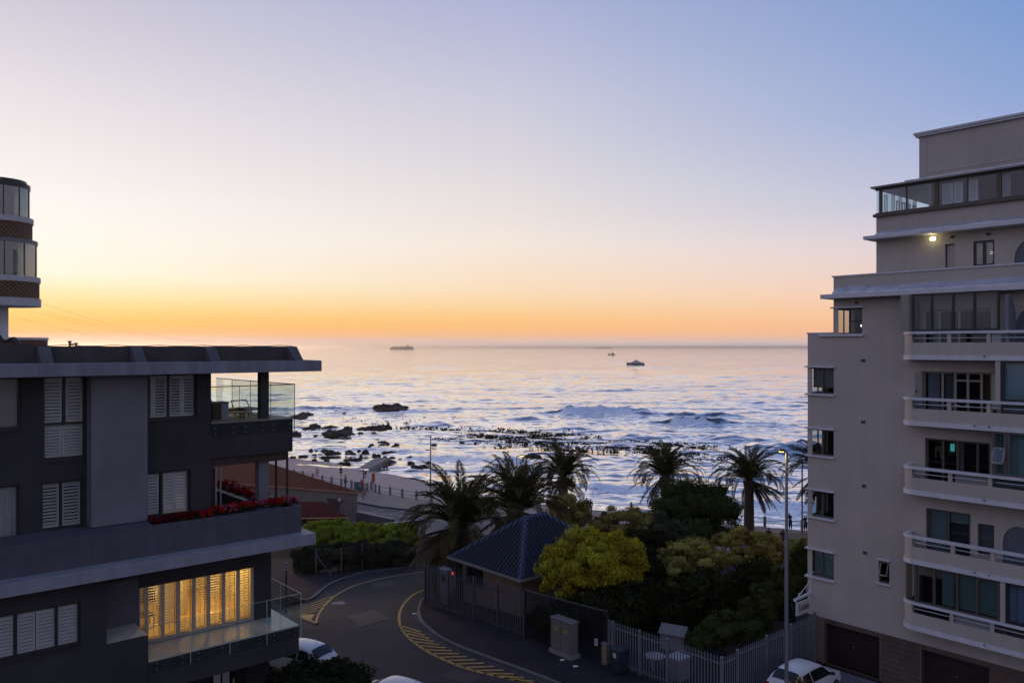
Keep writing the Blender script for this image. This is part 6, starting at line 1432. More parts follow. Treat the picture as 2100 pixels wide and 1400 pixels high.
tree('street_tree', 'dark leafy tree top at the bottom edge covering the white hatchback', gb(660,27), [blob(665,1422,27,92,72), blob(598,1412,26.6,50,54), blob(725,1410,27,42,44), blob(690,1375,27.2,40,22)], 20000, .075, leafmat('evergreen_leaf', (.026,.034,.016), .5, .2, .03), 70, clumps=40, spread=.28)
# stones edging the scrub
for i, (px_, py_) in enumerate([(648,1172),(660,1176),(668,1171),(678,1175),(690,1172),(640,1168)]):
    bm = bmesh.new(); bmesh.ops.create_icosphere(bm, subdivisions=2, radius=.42)
    for v in bm.verts: v.co *= 1+.35*mnoise.noise(v.co*1.6+Vector((i*7,0,0)))
    bmesh.ops.scale(bm, vec=(1.2,1,.8), verts=bm.verts); me = bpy.data.meshes.new('boulder'); bm.to_mesh(me); bm.free(); me.materials.append(M('boulder_stone', (.12,.11,.095), .9, .2, 2, bump=.5)); o = bpy.data.objects.new('boulder', me); COL.objects.link(o); o.location = G(px_,py_,.25); tag(o, 'rough boulder edging the scrub bed by the left fence posts', 'boulder', 'boulders edging the scrub bed')
# ------------------------------------------------------------------ palms
l_palm = leafmat('palm_leaf', (.085,.082,.036), .4, .15, .02); l_palmd = leafmat('dry_palm_leaf', (.100,.075,.050), .4, .15, .02)
m_ptr = M('palm_trunk', (.060,.044,.034), .95, .3, 6, bump=.8, bscale=14)
def palm(label, px, py, Y, base_z, frond, n, seed, trunk_r=.36, lean=0, droop=1.0, dry=.28, up=1.0, flop=None):
    rng = np.random.default_rng(seed); top = P(px, py, Y); base = Vector((top.x-lean, Y, base_z)); t = thing('date_palm', label, 'palm tree', base, 0, 'date palms along the promenade'); Hh = top.z-base_z
    mb = MB(); k = 16; rings = []
    for i in range(k+1):
        f = i/k; r = trunk_r*(1.15-.2*f+(.35 if f > .86 else 0)*min((f-.86)/.1, 1)); c = Vector((lean*f, 0, Hh*f)); rings.append((c, r))
    for (c0, r0_), (c1, r1_) in zip(rings[:-1], rings[1:]):
        mb.bar(c0, c1, r0_*1.05, 12, r1_*.95)
    mb.build('trunk', m_ptr, t)
    for kind in ('green', 'dry'):
        V, Fc, T = [], [], []
        m = int(n*(1-dry)) if kind == 'green' else int(n*dry)
        for j in range(m):
            phi = j*2.39996+rng.normal()*.4; u = (j+.5)/m
            e0 = math.radians((86-62*u**1.1)*up) if kind == 'green' else math.radians(rng.uniform(-58, -8))
            L_ = frond*rng.uniform(.75, 1.1)*(1 if kind == 'green' else .85)
            bend = (1.15+.75*u)*droop*rng.uniform(.75, 1.3) if kind == 'green' else rng.uniform(.35, .8)
            if flop and kind == 'dry': phi = flop[0]+rng.normal()*flop[1]
            p = np.array([lean, 0, Hh])+np.array([math.cos(phi), math.sin(phi), 0])*trunk_r*.5; ns = 15; pts = [p]; dirs = []
            for s in range(ns):
                f = s/ns; e = e0-bend*f**1.5
                d = np.array([math.cos(phi)*math.cos(e), math.sin(phi)*math.cos(e), math.sin(e)]); dirs.append(d); p = p+d*L_/ns; pts.append(p)
            side0 = np.array([-math.sin(phi), math.cos(phi), 0]); tint = rng.uniform(.2, .8)
            for s in range(ns):                                  # rachis
                w_ = .035*(1-s/ns)+.008; a, b = pts[s], pts[s+1]; i = len(V); V += [a-side0*w_, a+side0*w_, b+side0*w_*.8, b-side0*w_*.8]; Fc.append((i, i+1, i+2, i+3)); T += [.7]*4
            nl = 66
            for q in range(nl):
                f = .10+.9*(q+.5)/nl; s = min(int(f*ns), ns-1); a = pts[s]+(pts[s+1]-pts[s])*(f*ns-s); d = dirs[s]; upv = np.cross(side0, d); upv = upv if upv[2] > 0 else -upv
                ll = frond*.125*(math.sin(PI*min(f*.9+.12, 1))**.6)*rng.uniform(.85, 1.15)+.05
                for sg in (-1, 1):
                    dd = d*.85+side0*sg*.75+upv*(.28 if kind == 'green' else -.2)+rng.normal(size=3)*.1; dd /= np.linalg.norm(dd); wv = np.cross(dd, upv); wv /= np.linalg.norm(wv)+1e-9; wv *= .020*frond/3.4+.006; i = len(V)
                    mid_ = a+dd*ll*.5; tip = a+dd*ll+np.array([0, 0, -.12*ll]); V += [a-wv*.6, mid_-wv, tip, mid_+wv]; Fc.append((i, i+1, i+2, i+3)); T += [np.clip(tint+rng.normal()*.12, 0, 1)]*4
        rawmesh('crown' if kind == 'green' else 'dry_fronds', np.array(V), np.array(Fc), l_palm if kind == 'green' else l_palmd, t, attrs={'tint': T})
    return t
palm('biggest date palm, its shaggy fronds hanging over the kiosk roof and the bend', 948, 1082, 55, h(55), 5.3, 110, 1, .45, droop=1.15, dry=.4, flop=(PI*1.05, .9))
palm('date palm standing just behind the biggest one, left of the kiosk ridge', 1062, 1050, 62, h(62), 5.4, 92, 2, .42, droop=1.05, dry=.2)
palm('free standing date palm in front of the surf, third from the left', 1155, 978, 80, -18.7, 4.4, 74, 3, .48, droop=1.25, dry=.16)
palm('date palm rising behind the dark dome tree', 1364, 978, 80, -18.7, 4.4, 78, 4, .45, droop=1.15, dry=.16)
palm('lone date palm with a thick bare trunk right of the dark dome tree', 1536, 985, 80.5, -18.7, 4.7, 80, 5, .46, droop=1.2, dry=.22, flop=(.0, .7))
palm('date palm mostly hidden by the corner of the beige block', 1684, 972, 80, -18.7, 4.8, 70, 6, .45, droop=1.2, dry=.2)
t = thing('dry_palm', 'dried brown tufted palm top in front of the white hatchback at the bottom edge', 'palm tree', Vector(((1642-CX)/F*29, 29, -15.3)), 0)
mb = MB(); tz_ = (HY-1408)/F*29+15.3; mb.bar((0,0,-.1),(0,0,tz_),.13,10,.1); mb.build('trunk', m_ptr, t)
rng = np.random.default_rng(8); V, Fc, T = [], [], []
for j in range(150):
    phi = rng.uniform(0, 6.28); e = math.radians(rng.uniform(-70, 85)); L_ = rng.uniform(.45, .8); p = np.array([0,0,tz_]); sd_ = np.array([-math.sin(phi), math.cos(phi), 0])*.03; pr = p
    for s in range(5):
        ee = e-.28*s; q = pr+np.array([math.cos(phi)*math.cos(ee), math.sin(phi)*math.cos(ee), math.sin(ee)])*L_/5; w0, w1 = 1-s/5, 1-(s+1)/5+.02; i = len(V); V += [pr-sd_*w0, pr+sd_*w0, q+sd_*w1, q-sd_*w1]; Fc.append((i,i+1,i+2,i+3)); T += [rng.uniform(0,1)]*4; pr = q
rawmesh('crown', np.array(V), np.array(Fc), leafmat('straw_leaf', (.17,.115,.05), .5, .2, .03), t, attrs={'tint': T})
# ------------------------------------------------------------------ balcony flowers
l_fgr = leafmat('geranium_leaf', (.030,.042,.018), .5, .2, .03)
def flowers(label, x, y, z, seed, wid, cols, grp):
    rng = np.random.default_rng(seed); t = thing('flowering_plant', label, 'flowers', W(x, y, z), TH, grp)
    V, Fc, T = leaves([(0,0,.13,wid,.17,.17)], 420, .06, seed, 1.5, clumps=14); rawmesh('leaves', V, Fc, l_fgr, t, attrs={'tint': T})
    n = 46; Vs, Fs, Ts = [], [], []
    for k in range(n):
        c = np.array([rng.uniform(-wid,wid), rng.uniform(-.16,.16), .2+rng.uniform(-.05,.17)])
        for q in range(7):
            a = rng.normal(size=3); a /= np.linalg.norm(a); a[2] = abs(a[2]); b = np.cross(a, [.3,.5,.8]); b /= np.linalg.norm(b)+1e-9; d = np.cross(a, b); cc = c+a*.035; i = len(Vs); s = .034; Vs += [cc-b*s, cc-d*s, cc+b*s, cc+d*s]; Fs.append((i,i+1,i+2,i+3)); Ts += [rng.uniform(0,1)]*4
    rawmesh('blossom', np.array(Vs), np.array(Fs), leafmat(cols[0], cols[1], .35, .3, .015), t, attrs={'tint': Ts})
RED = ('red_petal', (.42,.012,.022)); PINK = ('pink_petal', (.45,.09,.16)); DKR = ('dark_red_petal', (.14,.01,.014))
a0_, a1_ = la(310,26.65), la(606,26.65); nF = 13
for k in range(nF):
    x = a0_+(a1_-a0_)*(k+.5)/nF; c = DKR if k < 4 else (PINK if k in (6,9,12) else RED); w_ = (a1_-a0_)/nF*.62  # leftmost plants get the darker red petals
    lab = {'dark_red_petal':'dark red geranium in the left part of the grey planter','red_petal':'bright red geranium in the right part of the grey planter','pink_petal':'pink and red geranium clump among the red ones in the grey planter'}[c[0]]
    flowers(lab, x, 26.62+.05*math.sin(k*2), zP-.22 if k < 5 else zP-.12, 100+k, w_, c, 'geraniums along the front planter')
for k in range(6):
    flowers('red geranium in the inner planter along the side of the open terrace', aP-.55, 28.2+k*.78, zP-.18, 130+k, .34, RED if k % 3 else PINK, 'geraniums in the side planter')
# ------------------------------------------------------------------ cars
m_car = M('white_car_paint', (.66,.67,.69), .22, .03, 1); m_carg = M('car_glass', (.008,.009,.012), .06, .05, 1); m_tyre = M('tyre_rubber', (.02,.02,.021), .85, .1); m_rim = M('alloy', (.35,.35,.36), .35, .05, metal=.7); m_blkp = M('black_plastic', (.02,.02,.02), .6, .1)
# side stations: x (m from the tail, forward positive), half width low, half width belt, half width roof, z belt, z roof
ST = [(0.00,.66,.70,.55,.78,.80),(.06,.80,.79,.60,.90,.94),(.22,.83,.81,.585,.96,1.20),(.55,.84,.825,.575,.96,1.42),(.95,.845,.83,.575,.955,1.475),(1.5,.845,.83,.575,.945,1.50),(2.05,.845,.83,.57,.93,1.48),(2.45,.845,.825,.57,.92,1.40),(2.95,.84,.82,.60,.915,1.10),(3.15,.84,.815,.62,.91,.955),(3.55,.83,.79,.60,.83,.87),(3.85,.78,.72,.52,.72,.76),(3.98,.66,.60,.40,.58,.62)]
def car(label, loc, heading, extra=None, antenna=True):
    t = thing('parked_car', label, 'car', loc, heading, 'parked white cars')
    nx = len(ST); prof = []
    for (x, wl, wb_, wr, zb_, zr_) in ST:
        half = [(0,.22),(wl*.9,.22),(wl,.36),(wl*1.0,.62),(wb_,zb_),(wr+(wb_-wr)*.12,zb_+(zr_-zb_)*.86),(wr*.82,zr_-.012*(zr_>1)),(0,zr_+(.022 if zr_ > 1 else .012))]
        prof.append([(x-1.99,y,z) for y,z in half])
    V, Fs, glassF = [], [], []
    npf = len(prof[0])
    for sgn in (1,-1):
        base = len(V)
        for p in prof: V += [(x, y*sgn, z) for x,y,z in p]
        for i in range(nx-1):
            for j in range(npf-1):
                a, b, c, d = base+i*npf+j, base+(i+1)*npf+j, base+(i+1)*npf+j+1, base+i*npf+j+1; Fs.append((a,b,c,d) if sgn > 0 else (d,c,b,a))
        Fs.append(tuple(base+j for j in range(npf)) if sgn < 0 else tuple(base+j for j in reversed(range(npf)))); e = base+(nx-1)*npf; Fs.append(tuple(e+j for j in range(npf)) if sgn > 0 else tuple(e+j for j in reversed(range(npf))))
    me = bpy.data.meshes.new('body'); me.from_pydata(V, [], Fs); me.materials.append(m_car); bm = bmesh.new(); bm.from_mesh(me); bmesh.ops.remove_doubles(bm, verts=bm.verts, dist=1e-4); bmesh.ops.recalc_face_normals(bm, faces=bm.faces); bm.to_mesh(me); bm.free()
    me.polygons.foreach_set('use_smooth', [True]*len(me.polygons)); o = bpy.data.objects.new('body', me); COL.objects.link(o); o.parent = t; s = o.modifiers.new('sub', 'SUBSURF'); s.levels = 1; s.render_levels = 2
    def prof_at(x):
        for A0, B0 in zip(ST[:-1], ST[1:]):
            if A0[0] <= x <= B0[0]: f = (x-A0[0])/(B0[0]-A0[0]); return [a+(b-a)*f for a,b in zip(A0,B0)]
    def side(x, u, sgn, out=.018):               # point on the side glass: u 0 belt, 1 roof edge
        _, wl, wb_, wr, zb_, zr_ = prof_at(x); yy = wb_+(wr+(wb_-wr)*.12-wb_)*u; return (x-1.99, (yy+out)*sgn, zb_+(zr_-zb_)*.86*u)
    for sgn in (1,-1):
        for (xa, xb, xc, xd) in ((.42,1.18,1.18,.66),(1.26,2.95,2.42,1.26)):
            mb = MB(); n = 6; pr = None
            for k in range(n+1):
                f = k/n; lo_ = side(xa+(xb-xa)*f, .10, sgn); hi_ = side(xd+(xc-xd)*f, .93, sgn); md = side((xa+(xb-xa)*f+xd+(xc-xd)*f)/2, .52, sgn, .022)
                if pr: mb.face(pr[0], lo_, md, pr[1]); mb.face(pr[1], md, hi_, pr[2])
                pr = (lo_, md, hi_)
            mb.build('side_window', m_carg, t, smooth=True)
    def across(x, u, v, out):                     # rear/front screen point
        _, wl, wb_, wr, zb_, zr_ = prof_at(x); hw = wr*.90; return (x-1.99, hw*v, zr_+out)
    for nm, xs, out in (('rear_window',(.17,.30,.43,.56),.03),('windscreen',(3.02,2.82,2.64,2.47),.03)):
        mb = MB()
        for k in range(3):
            for j in range(6):
                v0, v1 = -1+j/3, -1+(j+1)/3; e = lambda v: .03*v*v
                q = [across(xs[k],0,v0,out-e(v0)), across(xs[k],0,v1,out-e(v1)), across(xs[k+1],0,v1,out-e(v1)), across(xs[k+1],0,v0,out-e(v0))]; mb.face(*q)
        mb.build(nm, m_carg, t, smooth=True)
    for x in (.72, 3.18):
        for sgn in (1,-1):
            w_ = MB().bar((x-1.99,sgn*.66,.30),(x-1.99,sgn*.86,.30),.30,20).build('wheel', m_tyre, t); MB().bar((x-1.99,sgn*.855,.30),(x-1.99,sgn*.872,.30),.19,16).build('rim', m_rim, w_)
    for sgn in (1,-1):
        MB().box(-2.0,-1.90,sgn*.60,sgn*.80,.72,.92).build('tail_lamp', M('tail_red', (.16,.01,.01), .25, .1), t, bevel=.02); MB().box(1.70,1.93,sgn*.48,sgn*.70,.60,.74).build('headlight', M('lamp_clear', (.45,.47,.5), .15, .05), t, bevel=.03)
        mb = MB(); mb.box(.72,.86,sgn*.84,sgn*1.0,.93,1.06); mb.build('mirror', m_blkp, t, bevel=.03)
        MB().box(-1.99+1.55,-1.99+1.7,sgn*.845,sgn*.862,.80,.83).build('door_handle', m_car, t)
    MB().box(-2.04,-1.93,-.62,.62,.30,.50).build('bumper', m_car, t, bevel=.04); MB().box(-2.02,-1.985,-.26,.26,.62,.73).build('number_plate', M('plate_white', (.5,.5,.5), .5, .05), t)
    if antenna: MB().bar((-1.99+.82,0,1.48),(-1.99+.55,0,1.82),.008,5,.004).build('aerial', m_blkp, t)
    if extra: extra(t)
    return t
c = P(640,1324,38.2); car('white hatchback parked nose left, half hidden by the dark tree top', Vector((c.x-.75,c.y+.1,h(38))), math.atan2(.50,-.87))
c = P(798,1384,34.6); car('white car at the bottom edge, only its roof showing, right of the dark tree', Vector((c.x+.25,c.y-.75,h(34))), math.atan2(.55,-.83))
c = P(1650,1362,35.6); car('white hatchback parked nose in by the garage in front of the stepping palisade', Vector((c.x,c.y,h(35)+.06)), TH+.02)
def sunroof(t): MB().box(-.55,.05,-.36,.36,1.535,1.55).build('sunroof', m_carg, t)
c = P(1296,1386,33.2); car('white car with a dark sunroof at the bottom edge beside the wheeled bins', Vector((c.x,c.y-.25,h(33))), TH+PI/2+.1, sunroof, False)
# ------------------------------------------------------------------ people
def skin(name, joints, bones, mat, parent, root=0, sub=2):
    me = bpy.data.meshes.new(name); me.from_pydata([j[0] for j in joints], bones, []); me.materials.append(mat); o = bpy.data.objects.new(name, me); COL.objects.link(o); o.parent = parent
    sm = o.modifiers.new('skin', 'SKIN'); sm.use_smooth_shade = True
    for v, j in zip(me.skin_vertices[0].data, joints): r = j[1]; v.radius = r if isinstance(r, tuple) else (r, r)
    me.skin_vertices[0].data[root].use_root = True
    s = o.modifiers.new('sub', 'SUBSURF'); s.levels = 1; s.render_levels = sub; return o
def person(label, loc, facing, H, top, bottom, hair, skinc, stride=.25, arms=(.1,-.1), short=True, sleeves=False, longhair=False, group=None, kid=False, bend=0.0):
    t = thing('person', label, 'person', loc, facing, group); k = H/1.75; s = stride
    m_sk = M('skin_%d' % int(skinc*100), (skinc, skinc*.62, skinc*.46), .6, .06, 3)
    hipz = .92
    def J(x, y, z, r): return ((x*k, y*k, z*k), r*k if not isinstance(r, tuple) else (r[0]*k, r[1]*k))
    hx = bend
    # x forward, y to the left
    j = [J(0,0,hipz,.135), J(.02+hx*.3,0,1.15,.125), J(.03+hx*.7,0,1.36,.15), J(.02+hx,0,1.48,.06), J(.04+hx*1.2,0,1.56,.085), J(.05+hx*1.25,0,1.66,.098),     # 0-5 pelvis..head
         J(0,.10,.86,.095), J(s*.55+.03,.10,.48,.062), J(s*.9-.03,.10,.09,.042), J(s*.9+.12,.10,.04,.034),                           # left leg
         J(0,-.10,.86,.095), J(-s*.35+.05,-.10,.48,.062), J(-s*.9-.02,-.10,.09+abs(s)*.1,.042), J(-s*.9+.11,-.10,.04,.034),
         J(.02+hx*.8,.19,1.40,.062), J(arms[0]*.5+hx*.8,.25,1.12,.046), J(arms[0]+.06+hx*.8,.24,.88,.034), J(arms[0]+.10+hx*.8,.235,.80,.030),
         J(.02+hx*.8,-.19,1.40,.062), J(arms[1]*.5+hx*.8,-.25,1.12,.046), J(arms[1]+.06+hx*.8,-.24,.88,.034), J(arms[1]+.10+hx*.8,-.235,.80,.030)]
    bones = [(0,1),(1,2),(2,3),(3,4),(4,5),(0,6),(6,7),(7,8),(8,9),(0,10),(10,11),(11,12),(12,13),(2,14),(14,15),(15,16),(16,17),(2,18),(18,19),(19,20),(20,21)]
    fingers = []
    n0 = len(j)
    for b, sg in ((17,1),(21,-1)):                # five short fingers on each hand
        bx, by, bz = [q/k for q in j[b][0]]
        for f_ in range(5):
            off = (f_-1.5)*.018; L_ = (.075,.085,.08,.065)[f_] if f_ < 4 else .05
            if f_ == 4: e = (bx+.05, by, bz-.02)
            else: e = (bx+off+.012, by+sg*.004, bz-L_)
            j.append(J(*e, .009)); bones.append((b, len(j)-1))
    skin('body', j, bones, m_sk, t)
    if top:
        q = [J(0,0,hipz+.02,.15), J(.02+hx*.3,0,1.15,.142), J(.03+hx*.7,0,1.36,.165), J(.02+hx,0,1.46,.075), J(.02+hx*.8,.195,1.40,.078), J(arms[0]*.4+hx*.8,.245,1.2,.064), J(.02+hx*.8,-.195,1.40,.078), J(arms[1]*.4+hx*.8,-.245,1.2,.064)]
        bn = [(0,1),(1,2),(2,3),(2,4),(4,5),(2,6),(6,7)]
        if sleeves: q += [J(arms[0]+.04+hx*.8,.245,.93,.048), J(arms[1]+.04+hx*.8,-.245,.93,.048)]; bn += [(5,8),(7,9)]
        skin('shirt', q, bn, M(top[0], top[1], .85, .12, 4), t)
    if bottom:
        zk = .50 if short else .14
        q = [J(0,0,hipz+.06,.152), J(0,.10,.86,.115), J(s*.50+.03,.10,.54 if short else .5,.09), J(0,-.10,.86,.115), J(-s*.30+.04,-.10,.54 if short else .5,.09)]; bn = [(0,1),(1,2),(0,3),(3,4)]
        if not short: q += [J(s*.88-.03,.10,.15,.065), J(-s*.85-.02,-.10,.17,.065)]; bn += [(2,5),(4,6)]
        skin('trousers' if not short else 'shorts', q, bn, M(bottom[0], bottom[1], .85, .12, 4), t)
    q = [J(.01+hx*1.25,0,1.70,.105), J(-.03+hx*1.2,0,1.63,.095)]; bn = [(0,1)]
    if longhair: q.append(J(-.08+hx,0,1.42,.075)); bn.append((1,2))
    skin('hair', q, bn, M(*hair), t)
    hd = (.05+hx*1.25)*k
    mb = MB(); mb.box(hd+.085*k,hd+.102*k,-.045*k,-.02*k,1.655*k,1.668*k); mb.box(hd+.085*k,hd+.102*k,.02*k,.045*k,1.655*k,1.668*k); mb.box(hd+.08*k,hd+.096*k,-.025*k,.025*k,1.592*k,1.602*k); mb.build('face', M('face_dark', (.05,.025,.02), .6, .1), t)
    mb = MB(); mb.bar((hd+.085*k,0,1.65*k),(hd+.115*k,0,1.62*k),.012*k,6,.016*k); [mb.bar((hd-.005*k,y*k,1.66*k),(hd-.005*k,y*k,1.60*k),.018*k,6) for y in (-.1,.1)]; mb.build('nose_and_ears', m_sk, t)
    return t
BLK = ('black_hair', (.012,.011,.011), .6, .1); BRN = ('brown_hair', (.05,.032,.02), .6, .1)
def bz(px, py): # beach point: z from the beach slope, roughly
    return GZ(px, py, -19.75)
person('person in a pale top and light shorts walking along the sand behind the railing', bz(650.5,980), 2.4, 1.7, ('cream_top', (.55,.50,.40)), ('straw_shorts', (.35,.29,.18)), BRN, .30, .3, (.2,-.2))
person('person in black standing on the sand with arms folded close, behind the railing', bz(699,977), -1.2, 1.62, ('black_top', (.015,.014,.016)), ('black_shorts', (.015,.015,.018)), BLK, .22, .08, (.12,.10), longhair=True)
person('person in an orange shirt and dark trousers leaning at the promenade railing', GZ(708,1001,-18.66), .6, 1.85, ('orange_shirt', (.48,.12,.045)), ('navy_trousers', (.022,.024,.04)), BLK, .12, .10, (.28,.05), short=False)
person('person in a blue shirt and dark shorts walking past the sign post', GZ(737.5,1017.5,-18.66), -.6, 1.8, ('blue_shirt', (.13,.22,.31)), ('slate_shorts', (.04,.05,.07)), BLK, .12, .22, (-.25,.25))
person('person in a bright red orange shirt standing beyond the one in blue', GZ(741.5,1009,-18.66), 1.2, 1.75, ('red_shirt', (.55,.11,.05)), ('grey_trousers', (.09,.09,.10)), BLK, .10, .12, (.1,-.05), short=False)
person('slim person with long dark hair in a white dress beside the rust red post', GZ(749,1016.5,-18.66), -1.7, 1.62, ('white_dress', (.55,.52,.48)), ('white_skirt', (.5,.47,.44)), BLK, .16, .15, (.05,-.08), longhair=True)
person('bather with bare tanned back at the water edge, left of a pair', GZ(787.5,967,-20.3), 1.2, 1.8, None, ('tan_trunks', (.10,.06,.045)), BRN, .20, .14, (.1,-.1))
person('bather with bare tanned back at the water edge, right of a pair', GZ(793,966,-20.3), 1.4, 1.72, None, ('brown_trunks', (.06,.035,.03)), BLK, .17, .12, (-.1,.12))
person('dark silhouetted person at the sea wall behind the bushes, left and taller of two', Vector(((1203.5-CX)/F*90,90,-18.66)), 1.5, 1.9, ('dark_jacket', (.05,.05,.055)), ('dark_jeans', (.03,.03,.035)), BLK, .12, .1, (.08,.08), short=False, sleeves=True)
person('dark silhouetted person at the sea wall behind the bushes, right and shorter of two', Vector(((1211-CX)/F*90,90,-18.66)), 1.5, 1.72, ('grey_jacket', (.07,.065,.065)), ('dark_jeans', (.03,.03,.035)), BLK, .12, .1, (.08,.08), short=False, sleeves=True)
person('person in a black and white top walking on the brown path by the lone palm', GZ(1577,1119,-18.45), -2.2, 1.72, ('black_jacket', (.02,.02,.022)), ('dark_jeans', (.03,.03,.035)), BLK, .14, .2, (.15,-.1), short=False, sleeves=True)
person('person in dark clothes on the brown path just left of the tall street lamp', GZ(1606,1122,-18.45), 1.0, 1.78, ('charcoal_top', (.025,.024,.028)), ('dark_jeans', (.03,.03,.035)), BLK, .12, .22, (.15,-.15), short=False, sleeves=True)
person('dark silhouetted person leaning on the promenade railing right of the tall street lamp', Vector(((1619-CX)/F*82.3,82.0,-18.6)), 2.0, 1.75, ('dark_jacket', (.05,.05,.055)), ('dark_jeans', (.03,.03,.035)), BLK, .12, .06, (.15,.15), short=False, sleeves=True, bend=.12)
person('dark silhouetted person leaning on the promenade railing beside the round capped lamp', Vector(((1651-CX)/F*81.3,81.1,-18.6)), 2.0, 1.70, ('grey_jacket', (.07,.065,.065)), ('dark_jeans', (.03,.03,.035)), BLK, .12, .06, (.15,.15), short=False, sleeves=True, bend=.1)
# ------------------------------------------------------------------ boats
def hull(mb, L_, B, D, sheer=.3, n=14, flare=1.0, bow=.35):
    rows = []
    for i in range(n+1):
        f = i/n; x = -L_/2+L_*f; w_ = B/2*(min(1, (1-f)/bow)**.6 if f > 1-bow else 1)*(.92 if f < .06 else 1); zt = D+sheer*max(0, (f-.5)*2)**2
        rows.append([(x,0,-.4),(x,w_*.75,-.2),(x,w_*flare,zt),(x,0,zt+.02)])
    for r0_, r1_ in zip(rows[:-1], rows[1:]):
        for k in range(3):
            mb.face(r0_[k], r1_[k], r1_[k+1], r0_[k+1]); mb.face(*[(x,-y,z) for x,y,z in (r0_[k+1], r1_[k+1], r1_[k], r0_[k])])
    r = rows[0]; mb.face(*r, *[(x,-y,z) for x,y,z in reversed(r[1:3])])
fer = GZ(1303,747.5,SEA)
t = thing('tour_boat', 'white two deck tour boat heading left across the bay', 'boat', fer, PI)
m_bw = M('boat_white', (.75,.78,.82), .5, .06, .5); m_bd = M('boat_window', (.03,.04,.06), .2, .1); m_bh = M('boat_hull_dark', (.05,.06,.085), .5, .1)
mb = MB(); hull(mb, 21, 6, 1.3, .9); mb.build('hull', m_bh, t); mb = MB(); hull(mb, 20.4, 6.1, 2.0, .8); mb.v = [(x,y,max(z,1.0)) for x,y,z in mb.v]; mb.build('bulwark', m_bw, t)
mb = MB(); i = mb.V((-6,-2.5,2),(6,-2.5,2),(6,2.5,2),(-6,2.5,2),(-6,-2.4,3.7),(4.2,-2.4,3.7),(4.2,2.4,3.7),(-6,2.4,3.7)); [ (mb.f.append(tuple(i+k for k in q)), mb.m.append(0)) for q in ((4,5,6,7),(0,1,5,4),(1,2,6,5),(2,3,7,6),(3,0,4,7))]; mb.build('cabin', m_bw, t)
MB().box(-5.6,4.4,-2.53,2.53,2.5,3.2).build('window', m_bd, t); MB().box(-3.2,1.6,-1.8,1.8,3.7,5.2).build('wheelhouse', m_bw, t); MB().box(-2.9,1.7,-1.84,1.84,4.2,4.8).build('window', m_bd, t)
mb = MB(); mb.bar((.0,0,5.2),(-1.2,0,7.0),.1,6); mb.box(-1.8,-.6,-.3,.3,6.9,7.3); mb.build('mast', m_bh, t); mb = MB(); [mb.bar((-9+k*.9,1.6*(-1)**k,2.0),(-9+k*.9,1.6*(-1)**k,3.6),.22,6) for k in range(4)]; mb.build('passengers', m_bh, t)
fb = GZ(1254,727.5,SEA); t = thing('fishing_boat', 'small dark fishing boat nearer the horizon, left of the tour boat', 'boat', fb, PI)
mb = MB(); hull(mb, 20, 6, 1.8, 1.6); mb.build('hull', M('boat_dark', (.05,.045,.05), .6, .1), t); MB().box(-6,-1,-2,2,1.8,5.5).build('wheelhouse', M('boat_dark', (.05,.045,.05)), t); mb = MB(); mb.bar((-3,0,5.4),(-3,0,9),.25,6); mb.bar((5,0,2),(5,0,6.5),.25,6); mb.bar((-3,0,8.5),(5,0,4),.12,6); mb.build('mast', M('boat_dark', (.05,.045,.05)), t)
Yc = 7200; t = thing('container_ship', 'long hazy container ship on the horizon left of centre', 'ship', Vector(((824-CX)/F*Yc, Yc, SEA)), PI)
m_ship = M('ship_steel', (.07,.055,.07), .8, .1, .01)
mb = MB(); hull(mb, 215, 34, 16, 4, bow=.14); mb.build('hull', m_ship, t)
mb = MB()
for k in range(13): mb.box(-100+k*14.2,-87.5+k*14.2,-15,15,16,26+2.4*((k*7) % 3)*.5)
mb.build('container_stack', M('ship_containers', (.075,.055,.06), .85, .25, .05), t); MB().box(-60,-44,-15,15,26,39).build('bridge', M('ship_bridge', (.16,.13,.12), .8, .1), t); MB().box(-57,-50,-4,4,39,44).build('funnel', m_ship, t)
Yd = 15000; t = thing('container_ship', 'very faint distant ship almost lost in the haze right of centre', 'ship', Vector(((1237-CX)/F*Yd, Yd, SEA)), PI)
mb = MB(); hull(mb, 320, 40, 14, 4, bow=.14); mb.build('hull', m_ship, t); mb = MB(); [mb.box(-140+k*40,-112+k*40,-15,15,14,19) for k in range(6)]; mb.build('deck_cargo', m_ship, t); MB().box(-130,-112,-15,15,19,34).build('bridge', m_ship, t)
# ------------------------------------------------------------------ rocks
m_rock = M('wet_rock', (.032,.026,.024), .65, .4, .8, bump=.8, bscale=3)
protos = []
for s in range(7):
    bm = bmesh.new(); bmesh.ops.create_icosphere(bm, subdivisions=4, radius=1)
    for v in bm.verts:
        p = v.co.normalized(); n1 = mnoise.noise(p*1.4+Vector((s*9.1,2,1))); n2 = mnoise.noise(p*3.4+Vector((s*5,7,3))); n3 = abs(mnoise.noise(p*7+Vector((s,1,8)))); v.co = p*(1+.45*n1+.22*n2+.26*n3+.12*mnoise.noise(p*14+Vector((s,4,2)))); v.co.z = v.co.z*.75+.75*max(0, mnoise.noise(Vector((p.x*2.6+s*3, p.y*2.6, s))))*(1-p.x*p.x-p.y*p.y*.5) if v.co.z > 0 else v.co.z*.4
    me = bpy.data.meshes.new('sea_rock'); bm.to_mesh(me); bm.free(); me.materials.append(m_rock); protos.append(me)
